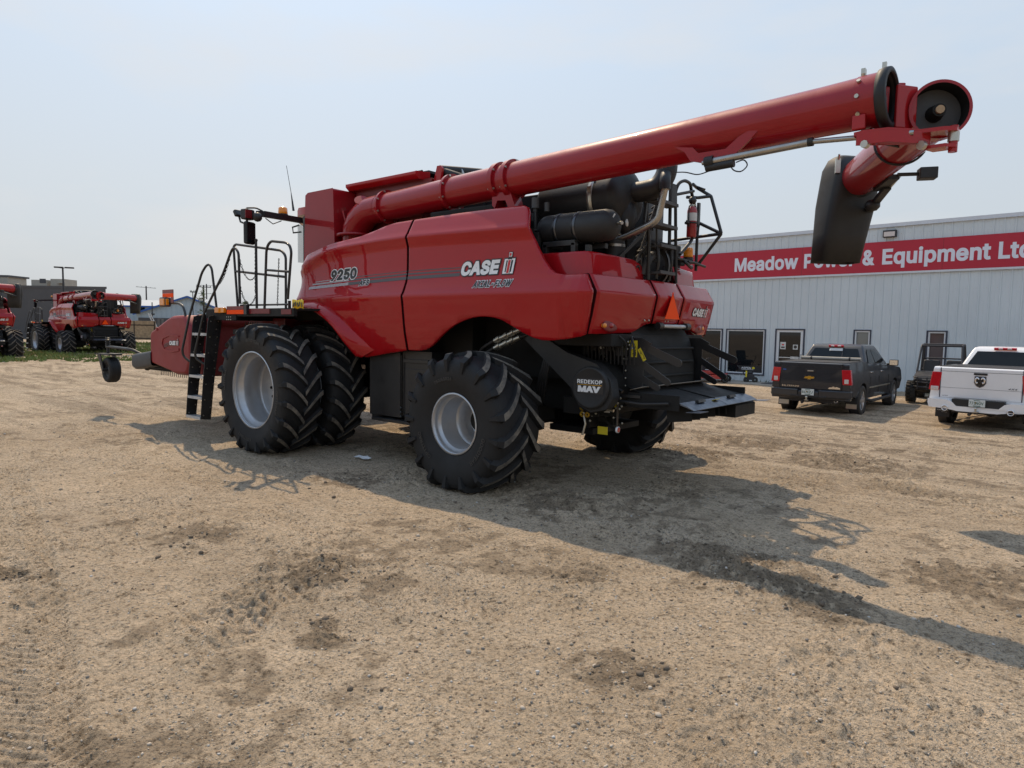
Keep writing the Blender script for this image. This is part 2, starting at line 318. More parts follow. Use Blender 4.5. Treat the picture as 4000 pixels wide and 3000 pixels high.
GLYPHS = (
    '&448|408 222,348 222,346 184,336 150,327 135,220 264,292 326,316 364,324 400,320 434,308 460,287 485,263 501,233 511,165 511,133 499,111 483,90 458,78 430,74 398,78 368,86 344,134 274,89 239,52 196,38 168,34 142,38 96,54 62,81 31,111 11,141'
    ' -1,205 -7,237 -3,273 7,305 23,325 41,329 41,365 -1,437 -1,368 84,400 152|290 88,255 61,221 49,175 47,147 55,127 67,106 92,98 116,100 156,108 172,153 217,173 229|258 428,262 402,256 376,227 343,183 311,166 330,144 364,138 390,138 406,144 43'
    '0,167 453,207 461,227 457,237 451;-453|336 243,115 244,114 189,335 188;.188|138 59,127 74,111 84,79 84,63 74,52 59,52 25,62 9,79 -2,111 -2,127 8,138 23;/249|234 531,179 532,176 529,15 -76,72 -75;0453|384 396,368 432,352 456,325 483,293 503,'
    '261 513,209 515,159 503,131 485,96 448,72 404,56 352,48 280,50 196,58 148,80 86,104 48,131 23,157 7,189 -3,219 -7,265 -3,291 5,325 25,360 64,372 84,388 124,396 152,404 204,404 304,396 356|322 390,338 336,344 274,340 186,322 120,298 82,267 5'
    '9,237 51,193 55,163 73,146 92,122 144,114 176,108 254,110 294,114 332,124 370,146 416,165 437,191 453,217 459,255 455,285 439,308 414;2453|376 413,360 447,335 476,305 498,253 514,197 514,159 504,111 474,86 443,74 417,68 393,67 362,127 362,1'
    '32 397,138 413,152 433,177 450,197 458,215 460,271 450,291 438,312 411,318 395,320 367,312 329,282 281,64 47,65 0,388 1,387 56,152 57,274 187,338 261,372 319,380 363;3453|372 508,70 508,71 451,288 450,156 298,156 248,241 245,273 235,297 219'
    ',312 202,326 174,328 162,326 118,316 94,293 71,275 61,229 51,171 57,143 71,118 100,109 131,45 131,52 90,68 60,99 29,133 9,165 -1,203 -7,255 -5,279 1,315 15,341 33,372 68,384 92,392 126,392 172,384 196,358 240,335 261,307 277,277 287,222 290'
    ',372 460;4453|310 507,247 508,244 505,42 163,40 105,281 104,282 1,341 0,342 103,412 105,411 162,342 163,341 318,282 317,281 162,108 163;5453|366 508,96 508,68 254,131 247,167 269,213 277,249 273,277 261,302 238,316 218,328 168,324 130,312 1'
    '00,300 84,275 63,239 51,213 51,173 59,136 92,126 108,121 129,61 129,66 92,82 60,109 31,143 9,163 1,207 -7,251 -5,283 3,313 17,329 29,360 62,380 98,390 144,388 202,380 230,366 258,348 282,323 305,295 321,269 329,219 333,177 325,141 303,134 3'
    '02,151 451,365 451;6453|322 508,253 509,248 504,136 340,80 240,68 202,64 170,66 126,72 102,86 70,100 50,121 29,141 15,173 1,197 -5,235 -7,279 1,309 13,327 25,354 52,368 72,382 106,388 128,388 186,382 210,370 240,337 279,313 297,263 313,213 '
    '311,195 307,176 296|322 194,326 176,326 138,316 104,295 75,263 55,239 49,199 51,173 63,157 75,134 110,128 126,124 158,128 190,140 218,150 232,179 255,199 263,217 265,253 263,263 259,285 247,302 232;7453|390 507,62 507,63 452,322 451,322 445'
    ',152 111,99 0,166 1,390 447;8453|378 416,360 452,335 479,301 501,253 515,197 515,171 509,143 497,119 481,90 450,74 416,72 402,70 374,76 340,92 308,119 281,152 266,125 257,109 247,80 220,64 194,54 166,52 128,56 96,72 64,103 31,139 9,169 -1,2'
    '11 -7,263 -5,291 1,321 13,347 29,378 62,396 98,400 124,398 164,388 194,374 218,349 243,325 257,300 266,331 281,360 310,378 350,382 374|334 164,336 128,334 114,324 92,291 63,257 51,217 49,195 51,167 59,144 74,128 92,118 114,116 152,130 190,1'
    '47 209,165 221,197 233,255 233,287 221,322 190|312 412,318 390,316 350,298 318,273 299,235 291,217 291,179 299,161 311,144 330,136 350,132 376,136 400,144 420,154 432,177 449,219 459,269 451,289 441,304 426;9453|380 409,352 459,331 480,287 '
    '506,235 516,197 514,167 506,139 492,121 480,100 459,84 435,72 411,66 385,66 317,82 269,104 239,133 216,161 202,189 196,229 196,251 200,276 213,131 0,199 0,316 169,370 263,384 303,388 329,388 377|324 383,326 331,318 303,304 279,273 254,239 2'
    '44,199 246,167 262,148 281,136 299,126 337,128 381,140 411,152 427,181 450,199 458,217 460,253 458,263 454,287 440,304 423;A480|288 479,275 508,200 507,17 0,86 1,135 142,343 142,394 1,462 1|240 453,264 369,324 199,155 198,198 321,236 451;C5'
    '10|464 384,446 422,430 444,403 471,379 487,339 505,279 515,225 513,167 493,151 485,123 463,92 430,68 390,52 352,42 292,40 242,52 158,68 118,92 78,123 45,149 25,185 7,237 -5,303 -5,343 5,377 21,401 37,430 64,448 90,462 120,471 159,409 159,38'
    '8 112,357 81,313 59,257 53,209 63,185 75,161 93,140 118,124 146,112 178,106 208,102 254,106 300,112 332,124 364,148 400,161 415,185 433,213 447,235 453,279 455,307 451,355 429,390 394,409 347,471 347;D502|448 355,436 385,412 427,371 466,319'
    ' 494,271 506,247 508,61 508,60 1,267 2,323 18,353 32,379 50,418 93,436 125,450 161,458 201,462 267,458 309|382 355,398 293,398 217,382 155,356 113,317 80,275 64,213 56,125 56,124 451,233 452,257 450,295 440,321 428,337 416,364 389;E419|372 '
    '507,60 507,61 0,374 1,373 56,124 57,125 228,354 229,353 286,125 286,124 451,371 452;F410|368 507,60 507,61 0,124 1,125 220,346 221,345 278,124 279,124 451,367 452;G520|466 382,432 442,401 471,367 493,339 505,307 513,223 513,183 501,149 485,'
    '121 463,90 428,68 392,52 352,42 304,40 238,44 194,52 158,68 116,90 80,125 43,151 23,183 7,221 -3,259 -7,307 -5,351 7,381 21,405 37,436 68,452 92,466 122,476 162,477 255,283 255,283 199,413 199,414 174,408 148,396 122,380 100,351 75,311 57,2'
    '77 53,239 55,209 63,185 75,150 106,128 138,112 178,106 208,102 254,106 300,112 332,124 364,140 392,183 433,233 453,277 455,313 449,353 429,388 392,409 349,473 349;H517|456 507,392 507,391 288,125 288,124 507,60 507,61 0,124 1,125 232,391 23'
    '2,392 1,456 1;I300|269 507,31 507,32 452,117 451,117 57,32 56,32 0,269 1,268 56,183 57,183 451,268 452;J396|335 508,271 508,271 132,267 106,251 78,218 55,196 51,150 55,121 74,103 104,97 172,33 172,37 100,51 64,80 29,110 9,144 -3,178 -7,226 '
    '-3,260 9,284 25,297 36,319 64,333 102,335 124;K467|446 507,363 508,186 317,125 244,124 507,60 507,61 0,124 1,124 167,197 244,373 0,448 1,244 287,244 291;L393|360 55,124 57,124 507,61 508,60 1,359 0;M628|568 507,477 508,474 505,352 189,315 7'
    '4,280 181,154 505,151 508,61 508,60 1,122 1,121 432,170 289,287 0,341 0,344 3,456 289,505 432,504 1,567 0;N523|462 507,398 507,398 157,403 76,360 157,138 507,60 507,61 0,124 1,124 355,121 428,198 295,386 1,462 1;O533|480 354,466 390,442 430'
    ',411 463,391 479,349 501,307 513,247 515,225 513,197 505,151 485,123 463,88 424,70 394,52 352,44 310,40 242,52 158,68 118,92 78,123 45,149 25,185 7,223 -3,257 -7,311 -3,349 7,385 25,411 45,442 78,466 118,482 162,492 222,492 286|410 362,428 '
    '298,428 210,420 174,410 148,394 118,382 104,345 73,313 59,281 53,227 57,185 75,161 93,124 144,112 176,102 254,112 332,124 364,156 410,183 433,227 451,247 455,299 453,323 447,363 423,394 390;P445|398 411,378 449,355 472,331 488,303 500,259 5'
    '08,60 507,61 0,124 1,125 186,253 186,295 192,331 206,355 222,374 241,394 273,408 319,408 375|334 401,344 361,342 317,334 295,311 266,293 254,259 244,124 243,125 452,267 450,299 438,320 421;R449|402 407,388 437,361 470,335 488,307 500,259 50'
    '8,60 507,61 0,124 1,125 198,247 198,352 1,428 1,314 209,335 218,365 238,388 267,398 287,408 325,408 379|336 401,344 369,342 323,334 299,315 278,297 266,257 256,124 255,125 452,267 450,299 440,324 419;S447|394 416,378 448,347 479,315 499,257'
    ' 515,195 515,165 509,113 485,74 448,58 414,52 366,58 334,66 314,78 298,111 269,143 253,297 205,334 176,342 162,346 144,342 116,332 96,307 71,285 59,233 49,173 57,141 71,122 88,110 110,103 137,39 137,40 116,54 76,80 40,101 23,131 7,183 -7,24'
    '1 -9,299 1,347 23,376 50,404 100,408 132,406 170,398 192,355 241,311 265,169 307,130 334,118 352,114 376,118 398,128 418,147 437,167 449,195 457,233 459,275 451,299 439,326 412,337 377,399 377,400 388;T449|416 507,32 507,33 452,192 451,193 '
    '0,256 1,256 451,415 452;V480|462 507,395 508,392 503,288 203,241 54,184 231,86 505,83 508,16 507,205 0,277 0,280 3;W686|670 507,602 507,506 131,493 64,458 215,382 505,379 508,307 508,210 145,193 62,166 187,84 505,81 508,17 508,154 1,229 0,2'
    '32 5,314 305,343 436,350 391,366 327,454 1,529 0;X474|444 507,373 508,266 353,239 304,234 307,206 359,105 508,30 507,200 259,19 0,91 0,180 125,237 218,298 119,383 0,456 1,276 261;Y472|454 507,381 508,378 505,274 335,250 293,237 260,198 335,'
    '94 505,91 508,18 507,202 211,203 0,268 1,268 209;Z438|396 507,40 507,41 452,324 453,272 385,42 47,43 0,398 1,397 56,116 57,174 135,394 457;a389|328 306,310 338,285 361,241 379,211 383,167 381,115 369,79 347,56 322,42 292,101 275,114 296,149'
    ' 323,191 331,239 323,268 296,276 260,274 244,261 233,123 211,77 193,48 168,34 140,30 102,34 74,42 56,48 44,69 21,93 5,123 -5,165 -9,219 3,247 21,270 50,275 51,277 -1,336 0,336 270|276 188,276 134,270 108,252 78,229 59,203 49,165 45,131 51,1'
    '02 72,92 110,94 124,105 141,139 161,175 169,229 175;d424|372 507,310 507,309 318,290 343,255 372,227 382,181 384,141 376,113 362,70 321,54 293,42 261,34 207,36 147,42 117,54 85,74 51,105 20,137 2,181 -8,225 -6,253 4,279 24,302 53,311 58,313'
    ' 0,372 1|302 259,310 227,312 201,310 151,300 117,286 89,259 62,235 50,173 50,147 64,124 87,108 117,98 151,98 227,106 257,124 291,145 312,173 326,199 330,235 326,263 312,286 289;e404|358 281,340 317,330 329,293 362,267 374,211 384,189 384,14'
    '9 376,115 360,70 317,54 289,36 227,34 175,42 121,52 93,72 57,95 32,117 16,145 2,177 -6,247 -6,279 2,313 20,340 45,352 61,364 87,363 92,305 104,288 77,253 52,217 46,177 50,151 60,118 93,110 105,100 137,98 167,369 168,370 231|300 265,308 235,'
    '307 220,96 221,98 241,108 269,122 291,147 314,171 326,197 330,239 326,263 314,284 293;i167|113 377,53 377,54 0,113 1|123 499,112 514,98 522,68 522,43 499,43 469,53 455,66 446,100 446,110 452,123 467;m610|549 309,541 329,520 356,498 372,466 '
    '384,432 386,382 376,340 346,316 310,307 335,286 362,258 380,216 386,172 376,136 350,117 323,112 306,111 377,54 378,53 1,113 1,113 237,117 267,125 289,139 307,154 318,206 330,230 326,252 312,269 289,271 281,273 1,334 0,335 251,343 285,345 29'
    '1,374 320,394 328,424 330,448 326,472 314,491 287,495 265,495 1,556 0,557 265;n410|349 303,339 325,318 352,294 370,266 380,236 384,188 380,142 354,131 343,112 310,111 377,53 377,54 0,113 1,113 227,117 259,125 283,144 306,162 318,194 328,220'
    ' 328,248 322,275 301,291 273,295 247,295 1,357 1,357 255;o415|370 265,354 301,336 327,305 356,267 376,243 382,191 384,149 376,119 362,93 342,72 319,52 283,36 225,34 175,42 121,52 93,72 57,93 34,117 16,145 2,175 -6,239 -6,275 4,305 20,344 59'
    ',372 117,380 151,380 223|308 257,318 211,318 165,310 125,294 91,267 64,241 50,213 46,173 50,147 64,122 91,114 105,98 151,98 223,108 259,122 285,147 312,173 326,201 330,241 326,267 312,294 285;p424|371 292,353 322,314 361,286 375,258 383,208'
    ' 383,170 373,135 344,118 319,111 320,110 379,53 378,54 -143,113 -142,114 59,121 56,142 27,168 7,190 -3,210 -7,258 -7,284 1,318 19,355 56,373 90,389 152,389 226|317 260,327 214,327 164,317 118,303 90,278 65,254 51,244 49,196 49,164 63,139 86'
    ',125 114,115 150,115 228,125 264,139 290,162 313,186 325,208 329,246 327,278 313,303 288;q424|372 378,313 379,311 319,307 319,292 340,259 369,231 381,165 383,137 375,111 361,89 343,68 318,44 266,36 230,34 170,42 116,54 84,70 56,88 34,111 15'
    ',165 -7,229 -5,251 3,283 27,302 54,310 58,311 -143,372 -142|300 264,310 228,310 152,300 116,286 88,261 63,227 49,181 49,145 65,122 90,108 118,98 152,98 226,108 262,122 288,147 313,171 325,217 329,237 325,261 313,286 288;r259|243 383,188 382'
    ',152 368,129 347,114 320,111 321,110 378,53 377,54 0,113 1,113 237,123 279,140 302,160 316,182 324,218 326,242 322;t227|204 377,126 379,125 470,65 470,64 379,6 377,7 326,64 325,64 93,72 51,95 18,113 6,139 -2,191 -4,212 3,201 54,183 50,151 5'
    '2,134 63,126 87,126 325,203 326;u410|357 378,295 378,293 120,283 96,264 73,248 61,216 51,164 55,133 80,119 104,113 144,113 378,53 378,53 110,59 82,69 58,83 38,114 11,156 -3,188 -5,220 -1,258 17,281 40,296 65,297 0,357 0;w567|545 377,479 377'
    ',419 161,399 71,396 70,375 167,317 377,252 378,207 221,170 64,151 151,89 375,86 378,24 378,137 1,198 0,201 5,265 229,284 308,313 191,367 1,428 0')
GLY = {}
for _e in GLYPHS.split(';'):
    _h = _e[1:].split('|'); GLY[_e[0]] = (int(_h[0])/1000, [[tuple(int(k)/1000 for k in p.split(' ')) for p in l.split(',')] for l in _h[1:]])
def fatten(loops, off):
    """moves outer outlines out and counters in by off"""
    if abs(off) < 1e-6 or not loops: return loops
    areas = [sum(l[i-1][0]*l[i][1]-l[i][0]*l[i-1][1] for i in range(len(l)))/2 for l in loops]
    sgn = 1 if areas[max(range(len(loops)), key=lambda k: abs(areas[k]))] > 0 else -1
    out = []
    for l in loops:
        n = len(l); q = []
        for i in range(n):
            p0, p, p1 = Vector(l[i-1]), Vector(l[i]), Vector(l[(i+1) % n])
            a = (p-p0).normalized(); b = (p1-p).normalized(); na = Vector((a.y, -a.x))*sgn; nb = Vector((b.y, -b.x))*sgn
            m = na+nb
            m = m.normalized() if m.length > 1e-4 else na
            k = off/max(.45, m.dot(na)); q.append((p.x+m.x*k, p.y+m.y*k))
        out.append(q)
    return out
_tc = {}
def text2d(s, offset=0.0, shear=0.0, spacing=1.0):
    """flat letter faces for the word s, grotesque capitals 0.727 high; offset thickens the strokes"""
    vs, fs, x0 = [], [], 0.0
    for ch in s:
        adv, loops = GLY.get(ch, (.28, []))
        if loops:
            key = (ch, offset)
            if key not in _tc:
                lps = fatten(loops, offset*.8); pts = [p for l in lps for p in l]; ed = []; n0 = 0
                for l in lps: ed += [(n0+i, n0+(i+1) % len(l)) for i in range(len(l))]; n0 += len(l)
                v2, _, f2, *_r = mathutils.geometry.delaunay_2d_cdt([Vector(p) for p in pts], ed, [], 0, 1e-6)
                keep = []
                for f in f2:
                    cx = sum(v2[i].x for i in f)/len(f); cy = sum(v2[i].y for i in f)/len(f); w = 0
                    for l in lps:
                        for i in range(len(l)):
                            (ax, ay), (bx, by) = l[i-1], l[i]
                            if (ay <= cy) != (by <= cy) and cx < ax+(cy-ay)*(bx-ax)/(by-ay): w += 1 if by > ay else -1
                    if w > 0: keep.append(tuple(f))
                _tc[key] = ([(q.x, q.y) for q in v2], keep)
            k = len(vs); vs += [(x0+x+shear*y, y) for x, y in _tc[key][0]]; fs += [tuple(i+k for i in f) for f in _tc[key][1]]
        x0 += adv*spacing+.025
    return vs, fs
def text(mb, s, fn, w, h, mi=0, offset=0.02, shear=0.0, spacing=1.0, ref=None):
    """lays the word s into a w x h box (origin lower left); fn(u,v)->3D. ref: offset used for the box so outlines line up"""
    v0, _ = text2d(s, offset if ref is None else ref, shear, spacing)
    vs, fs = text2d(s, offset, shear, spacing)
    x0 = min(a for a, b in v0); x1 = max(a for a, b in v0)
    cap, _ = text2d('H', offset if ref is None else ref)
    y0 = min(b for a, b in cap); y1 = max(b for a, b in cap)
    mb.add([fn((a-x0)/(x1-x0)*w, (b-y0)/(y1-y0)*h) for a, b in vs], fs, mi)
    return mb
def interp(x, pts):
    p = sorted(pts); return float(np.interp(x, [a for a, b in p], [b for a, b in p]))

# ------------------------------------------------------------------ ground
def hsh(ix, iy, seed):
    h = (ix.astype(np.int64)*374761393+iy.astype(np.int64)*668265263+seed*1442695041) & 0xFFFFFFFF
    h = ((h ^ (h >> 13))*1274126177) & 0xFFFFFFFF
    return ((h ^ (h >> 16)) & 0xFFFF)/65535.0
def vnoise(x, y, seed=0):
    ix = np.floor(x); iy = np.floor(y); fx = x-ix; fy = y-iy
    fx = fx*fx*fx*(fx*(fx*6-15)+10); fy = fy*fy*fy*(fy*(fy*6-15)+10)
    a = hsh(ix, iy, seed); b = hsh(ix+1, iy, seed); c = hsh(ix, iy+1, seed); e = hsh(ix+1, iy+1, seed)
    return (a*(1-fx)+b*fx)*(1-fy)+(c*(1-fx)+e*fx)*fy-0.5
def fbm(x, y, seed, octv=4, gain=.5):
    s = 0; a = 1
    for i in range(octv): s = s+a*vnoise(x*2**i+17*i, y*2**i-9*i, seed+i); a *= gain
    return s
def sstep(a, b, x):
    t = np.clip((x-a)/(b-a), 0, 1); return t*t*(3-2*t)
# mounds, pits and clod patches seen in the yard: (x, y, radius, height)
MOUNDS = [(-1.25, 4.69, .22, .050), (-1.12, 4.50, .14, .035), (-1.42, 4.80, .10, .03), (-2.10, 5.25, .13, .035), (-1.95, 5.12, .08, .02), (.31, 4.85, .30, .018), (.44, 6.10, .11, -.045), (.50, 6.22, .16, .030), (.25, 6.02, .12, .02),
          (-3.43, 2.48, .45, .040), (-3.85, 2.59, .40, .040), (-4.2, 2.75, .3, .025), (-3.0, 2.3, .3, .025), (-4.9, 1.45, .5, .03), (-3.6, 4.4, .25, .02), (-6.9, .6, .5, .03), (-6.3, 1.7, .4, .02), (1.2, 2.6, .4, .02), (-1.3, 1.9, .5, .025), (-1.2, -4.1, .9, .03), (-2.85, -3.2, .8, .03), (-.94, -2.16, .7, .03)]
# tyre tracks pressed into the dirt: (points, width, lug pitch, depth)
TRACKS = [([(9, 4.2), (5.3, 4.94), (2.93, 5.46), (.62, 5.97), (-.82, 6.31), (-2.6, 6.75)], .36, .075, .016), ([(-1.5, 5.5), (-1.15, 4.85), (-1.02, 4.4), (-1.15, 3.98), (-1.65, 3.7), (-2.6, 3.35)], .50, .10, .022), ([(-1.4, 5.25), (-1.84, 5.66), (-2.35, 5.98), (-3.0, 6.2)], .30, .085, .018),
          ([(-9, .2), (-4, -1.5), (-1, -2.3), (4, -2.7)], .55, .12, .024), ([(-9, -2.1), (-3, -3.5), (3, -4.5)], .5, .11, .024), ([(9, 7.2), (4, 6.6), (0, 7.4)], .3, .08, .012), ([(-7, 3.2), (-4.5, 4.0), (-2.5, 4.3), (.5, 3.9), (4, 3.6)], .38, .085, .012)]
def track_h(x, y):
    out = np.zeros_like(x)
    for pts, w, pitch, dep in TRACKS:
        P = np.array(pts, float); t = np.linspace(0, len(P)-1, len(P)*6); k = np.arange(len(P)); P = np.stack([np.interp(t, k, P[:, 0]), np.interp(t, k, P[:, 1])], -1)
        for _ in range(6): P[1:-1] = (P[:-2]+P[1:-1]*2+P[2:])/4
        best = np.full(x.shape, 9.0); sgn = np.zeros_like(x); arc = np.zeros_like(x); s0 = 0.0
        box = (x > P[:, 0].min()-w) & (x < P[:, 0].max()+w) & (y > P[:, 1].min()-w) & (y < P[:, 1].max()+w)
        X, Y = x[box], y[box]; B, SG, AR = best[box], sgn[box], arc[box]
        for a, b in zip(P[:-1], P[1:]):
            d = b-a; L = np.hypot(*d); d = d/max(L, 1e-6); u_ = np.clip((X-a[0])*d[0]+(Y-a[1])*d[1], 0, L); dx = X-a[0]-u_*d[0]; dy = Y-a[1]-u_*d[1]; dist = np.hypot(dx, dy); c = dist < B
            B = np.where(c, dist, B); SG = np.where(c, dx*-d[1]+dy*d[0], SG); AR = np.where(c, s0+u_, AR); s0 += L
        edge = 1-sstep(w*.42, w*.52, B); patch = sstep(-.22, .12, fbm(X*.9, Y*.9, 201, 3))
        lug = np.sin(2*math.pi*(AR+.8*np.abs(SG))/pitch); lug = np.clip(lug*1.6, -1, 1)
        h = edge*patch*dep*(lug*.55-.55)+dep*.9*np.exp(-((B-w*.55)/.05)**2)*patch
        o = out[box]; out[box] = o+h
    return out
def ground_h(x, y, fine=True):
    x = np.asarray(x, float); y = np.asarray(y, float)
    near = 1-sstep(14, 22, x)
    z = -0.25*sstep(3, 11.5, -y)*near+0.05*sstep(15, 21, -y)*near
    z = z-0.05*sstep(20, 36, x)
    # wheel ruts run along the yard, wavy
    wob = 0.35*vnoise(x*.25, y*.25, 5)
    rut = fbm(x*.30+wob, (y+wob)*2.1, 31, 3)
    zone = sstep(0.5, -3.0, y)*sstep(-13, -9, y)+.35
    zone = np.where(x > 7, np.maximum(zone, .9), zone)
    z = z+0.050*zone*rut*np.where(x > 7, 1.2, 1)
    z = z+0.030*fbm(x*.9, y*.9, 3, 3)
    if fine:
        z = z+0.012*fbm(x*6, y*6, 41, 3, .6)
        m = sstep(.05, .35, fbm(x*1.1, y*1.1, 77, 3))
        z = z+0.052*m*np.abs(fbm(x*9, y*9, 51, 3, .6))
        z = z-0.020*sstep(.18, .30, np.abs(fbm(x*.8, y*2.6, 131, 3)))*np.abs(fbm(x*7, y*7, 141, 2))
        z = z+track_h(x, y)
        for (a, b, rr, hh) in MOUNDS:
            g = np.exp(-((x-a)**2+(y-b)**2)/(rr*rr)*1.2)
            z = z+g*hh*(.6+1.6*np.abs(fbm(x*11, y*11, 61, 3, .6)))
    return z
def churn(x, y):
    """where the dirt is torn up and still damp, 0..1"""
    zone = np.maximum(sstep(.3, -2.5, y)*sstep(-12.5, -9, y), .8*sstep(6, 10, x))
    wob = .5*vnoise(x*.3, y*.3, 5)
    c = zone*sstep(.10, .24, fbm(x*.42+wob, (y+wob)*2.9, 231, 4))*sstep(-.15, .12, fbm(x*4, y*6, 241, 3))
    c = np.maximum(c, .8*sstep(.20, .34, fbm(x*.8, y*.9, 251, 4))*sstep(-.05, .2, fbm(x*6, y*6, 261, 3)))
    for (a, b, rr, hh) in MOUNDS:
        g = np.exp(-((x-a)**2+(y-b)**2)/(rr*rr)*.9)
        c = np.maximum(c, sstep(.18, .5, g*(.75+1.3*fbm(x*9, y*9, 271, 3))))
    return np.clip(c, 0, 1)
def gh(x, y): return float(ground_h(np.array([x]), np.array([y]), False)[0])

def build_ground():
    cx, cy = CAMPOS.x, CAMPOS.y
    rr = np.concatenate([np.linspace(.02, 1.6, 8)[:-1], 1.6*np.exp(np.linspace(0, math.log(30/1.6), 1000)), 30*np.exp(np.linspace(0, math.log(2400/30), 110))[1:]])
    a0 = R_(-50.26); half = R_(46)
    aa = np.concatenate([np.linspace(a0-half, a0+half, 980), np.linspace(a0+half, a0-half+2*math.pi, 90)[1:]])
    A, B = np.meshgrid(aa, rr); X = cx+B*np.cos(A); Y = cy+B*np.sin(A)
    Z = ground_h(X, Y)
    # dead flat under tyres: pull the surface just under them
    n, m = X.shape
    me = bpy.data.meshes.new('ground')
    idx = np.arange(n*m).reshape(n, m); i1 = np.roll(idx, -1, axis=1)
    q = np.stack([idx[:-1, :], idx[1:, :], i1[1:, :], i1[:-1, :]], -1)[:, :-1].reshape(-1, 4)
    me.vertices.add(n*m); me.vertices.foreach_set('co', np.stack([X, Y, Z], -1).ravel())
    me.loops.add(q.size); me.loops.foreach_set('vertex_index', q.ravel().astype(np.int32))
    me.polygons.add(len(q)); me.polygons.foreach_set('loop_start', np.arange(0, q.size, 4, dtype=np.int32)); me.polygons.foreach_set('loop_total', np.full(len(q), 4, np.int32))
    me.polygons.foreach_set('use_smooth', np.ones(len(q), bool)); me.update(calc_edges=True); me.validate()
    at_ = me.attributes.new('churn', 'FLOAT', 'POINT'); at_.data.foreach_set('value', churn(X, Y).ravel().astype(np.float32))
    o = bpy.data.objects.new('ground', me); COL.objects.link(o)
    g = bpy.data.materials.new('gravel_yard'); g.use_nodes = True; t = g.node_tree; b = t.nodes['Principled BSDF']
    L = t.links.new; N = t.nodes.new
    co = N('ShaderNodeTexCoord').outputs['Object']
    def noise(sc, det=6, ro=.55, vec=co):
        k = N('ShaderNodeTexNoise'); k.inputs['Scale'].default_value = sc; k.inputs['Detail'].default_value = det; k.inputs['Roughness'].default_value = ro; L(vec, k.inputs['Vector']); return k.outputs['Fac']
    def ramp(src, pts):
        k = N('ShaderNodeValToRGB'); e = k.color_ramp.elements
        e[0].position, e[0].color = pts[0][0], (*pts[0][1], 1); e[1].position, e[1].color = pts[1][0], (*pts[1][1], 1)
        for p, c in pts[2:]: x = e.new(p); x.color = (*c, 1)
        L(src, k.inputs['Fac']); return k.outputs['Color']
    def mixc(f, a, c, mode='MIX'):
        k = N('ShaderNodeMix'); k.data_type = 'RGBA'; k.blend_type = mode
        (L(f, k.inputs['Factor']) if not isinstance(f, float) else setattr(k.inputs['Factor'], 'default_value', f)); L(a, k.inputs['A']); L(c, k.inputs['B']); return k.outputs['Result']
    base = ramp(noise(.45, 5), [(.30, (.46, .362, .255)), (.70, (.62, .505, .375))])
    mid = ramp(noise(3.2, 6, .62), [(.30, (.80, .78, .75)), (.66, (1.05, 1.04, 1.03))])
    c = mixc(1.0, base, mid, 'MULTIPLY')
    mapn = N('ShaderNodeMapping'); mapn.inputs['Scale'].default_value = (.22, 1.7, 1); L(co, mapn.inputs['Vector'])
    streak = ramp(noise(1.0, 5, .6, mapn.outputs['Vector']), [(.38, (.50, .475, .44)), (.52, (1.0, 1.0, 1.0))])
    sx = N('ShaderNodeSeparateXYZ'); L(co, sx.inputs['Vector'])
    zr = N('ShaderNodeMapRange'); zr.inputs['From Min'].default_value = 1.0; zr.inputs['From Max'].default_value = -3.5; zr.inputs['To Min'].default_value = .12; zr.inputs['To Max'].default_value = .75; L(sx.outputs['Y'], zr.inputs['Value'])
    zx = N('ShaderNodeMapRange'); zx.inputs['From Min'].default_value = 5.5; zx.inputs['From Max'].default_value = 10; zx.inputs['To Max'].default_value = .8; L(sx.outputs['X'], zx.inputs['Value'])
    zm = N('ShaderNodeMath'); zm.operation = 'MAXIMUM'; L(zr.outputs['Result'], zm.inputs[0]); L(zx.outputs['Result'], zm.inputs[1])
    c = mixc(zm.outputs[0], c, streak, 'MULTIPLY')
    # gravel stones: per-cell colour
    def stones(sc, lo, hi, cols, thr):
        v = N('ShaderNodeTexVoronoi'); v.inputs['Scale'].default_value = sc; v.inputs['Randomness'].default_value = 1; L(co, v.inputs['Vector'])
        sp = N('ShaderNodeSeparateColor'); L(v.outputs['Color'], sp.inputs['Color'])
        cc = ramp(sp.outputs['Red'], cols)
        pick = ramp(sp.outputs['Green'], [(thr, (0, 0, 0)), (thr+.02, (1, 1, 1))])
        near = ramp(v.outputs['Distance'], [(lo, (1, 1, 1)), (hi, (0, 0, 0))])
        return mixc(1.0, pick, near, 'MULTIPLY'), cc
    SC = [(0, (.12, .11, .10)), (1, (.58, .51, .42)), (.25, (.26, .235, .20)), (.5, (.50, .46, .40)), (.75, (.38, .29, .20))]
    f1, c1 = stones(95, .25, .45, SC, .35); f2, c2 = stones(42, .26, .42, SC, .78); f3, c3 = stones(190, .3, .5, SC, .2)
    dens = ramp(noise(.8, 4), [(.35, (.25, .25, .25)), (.62, (1, 1, 1))])
    c = mixc(mixc(1.0, f3, dens, 'MULTIPLY'), c, c3); c = mixc(mixc(1.0, f1, dens, 'MULTIPLY'), c, c1); c = mixc(f2, c, c2)
    an = N('ShaderNodeAttribute'); an.attribute_name = 'churn'
    damp = ramp(noise(9, 6, .65), [(.3, (.13, .098, .066)), (.7, (.30, .235, .165))]); ck = N('ShaderNodeMath'); ck.operation = 'MULTIPLY'; ck.inputs[1].default_value = .80; L(an.outputs['Fac'], ck.inputs[0])
    c = mixc(ck.outputs[0], c, damp)
    # damp dark earth specks
    dk = ramp(noise(14, 7, .7), [(.60, (0, 0, 0)), (.72, (1, 1, 1))])
    rgb = N('ShaderNodeRGB'); rgb.outputs[0].default_value = (.085, .065, .045, 1)
    c = mixc(mixc(1.0, dk, dens, 'MULTIPLY'), c, rgb.outputs[0])
    clod = ramp(noise(13, 7, .68), [(.35, (.40, .37, .33)), (.43, (.95, .94, .92)), (.70, (1.14, 1.12, 1.10))])
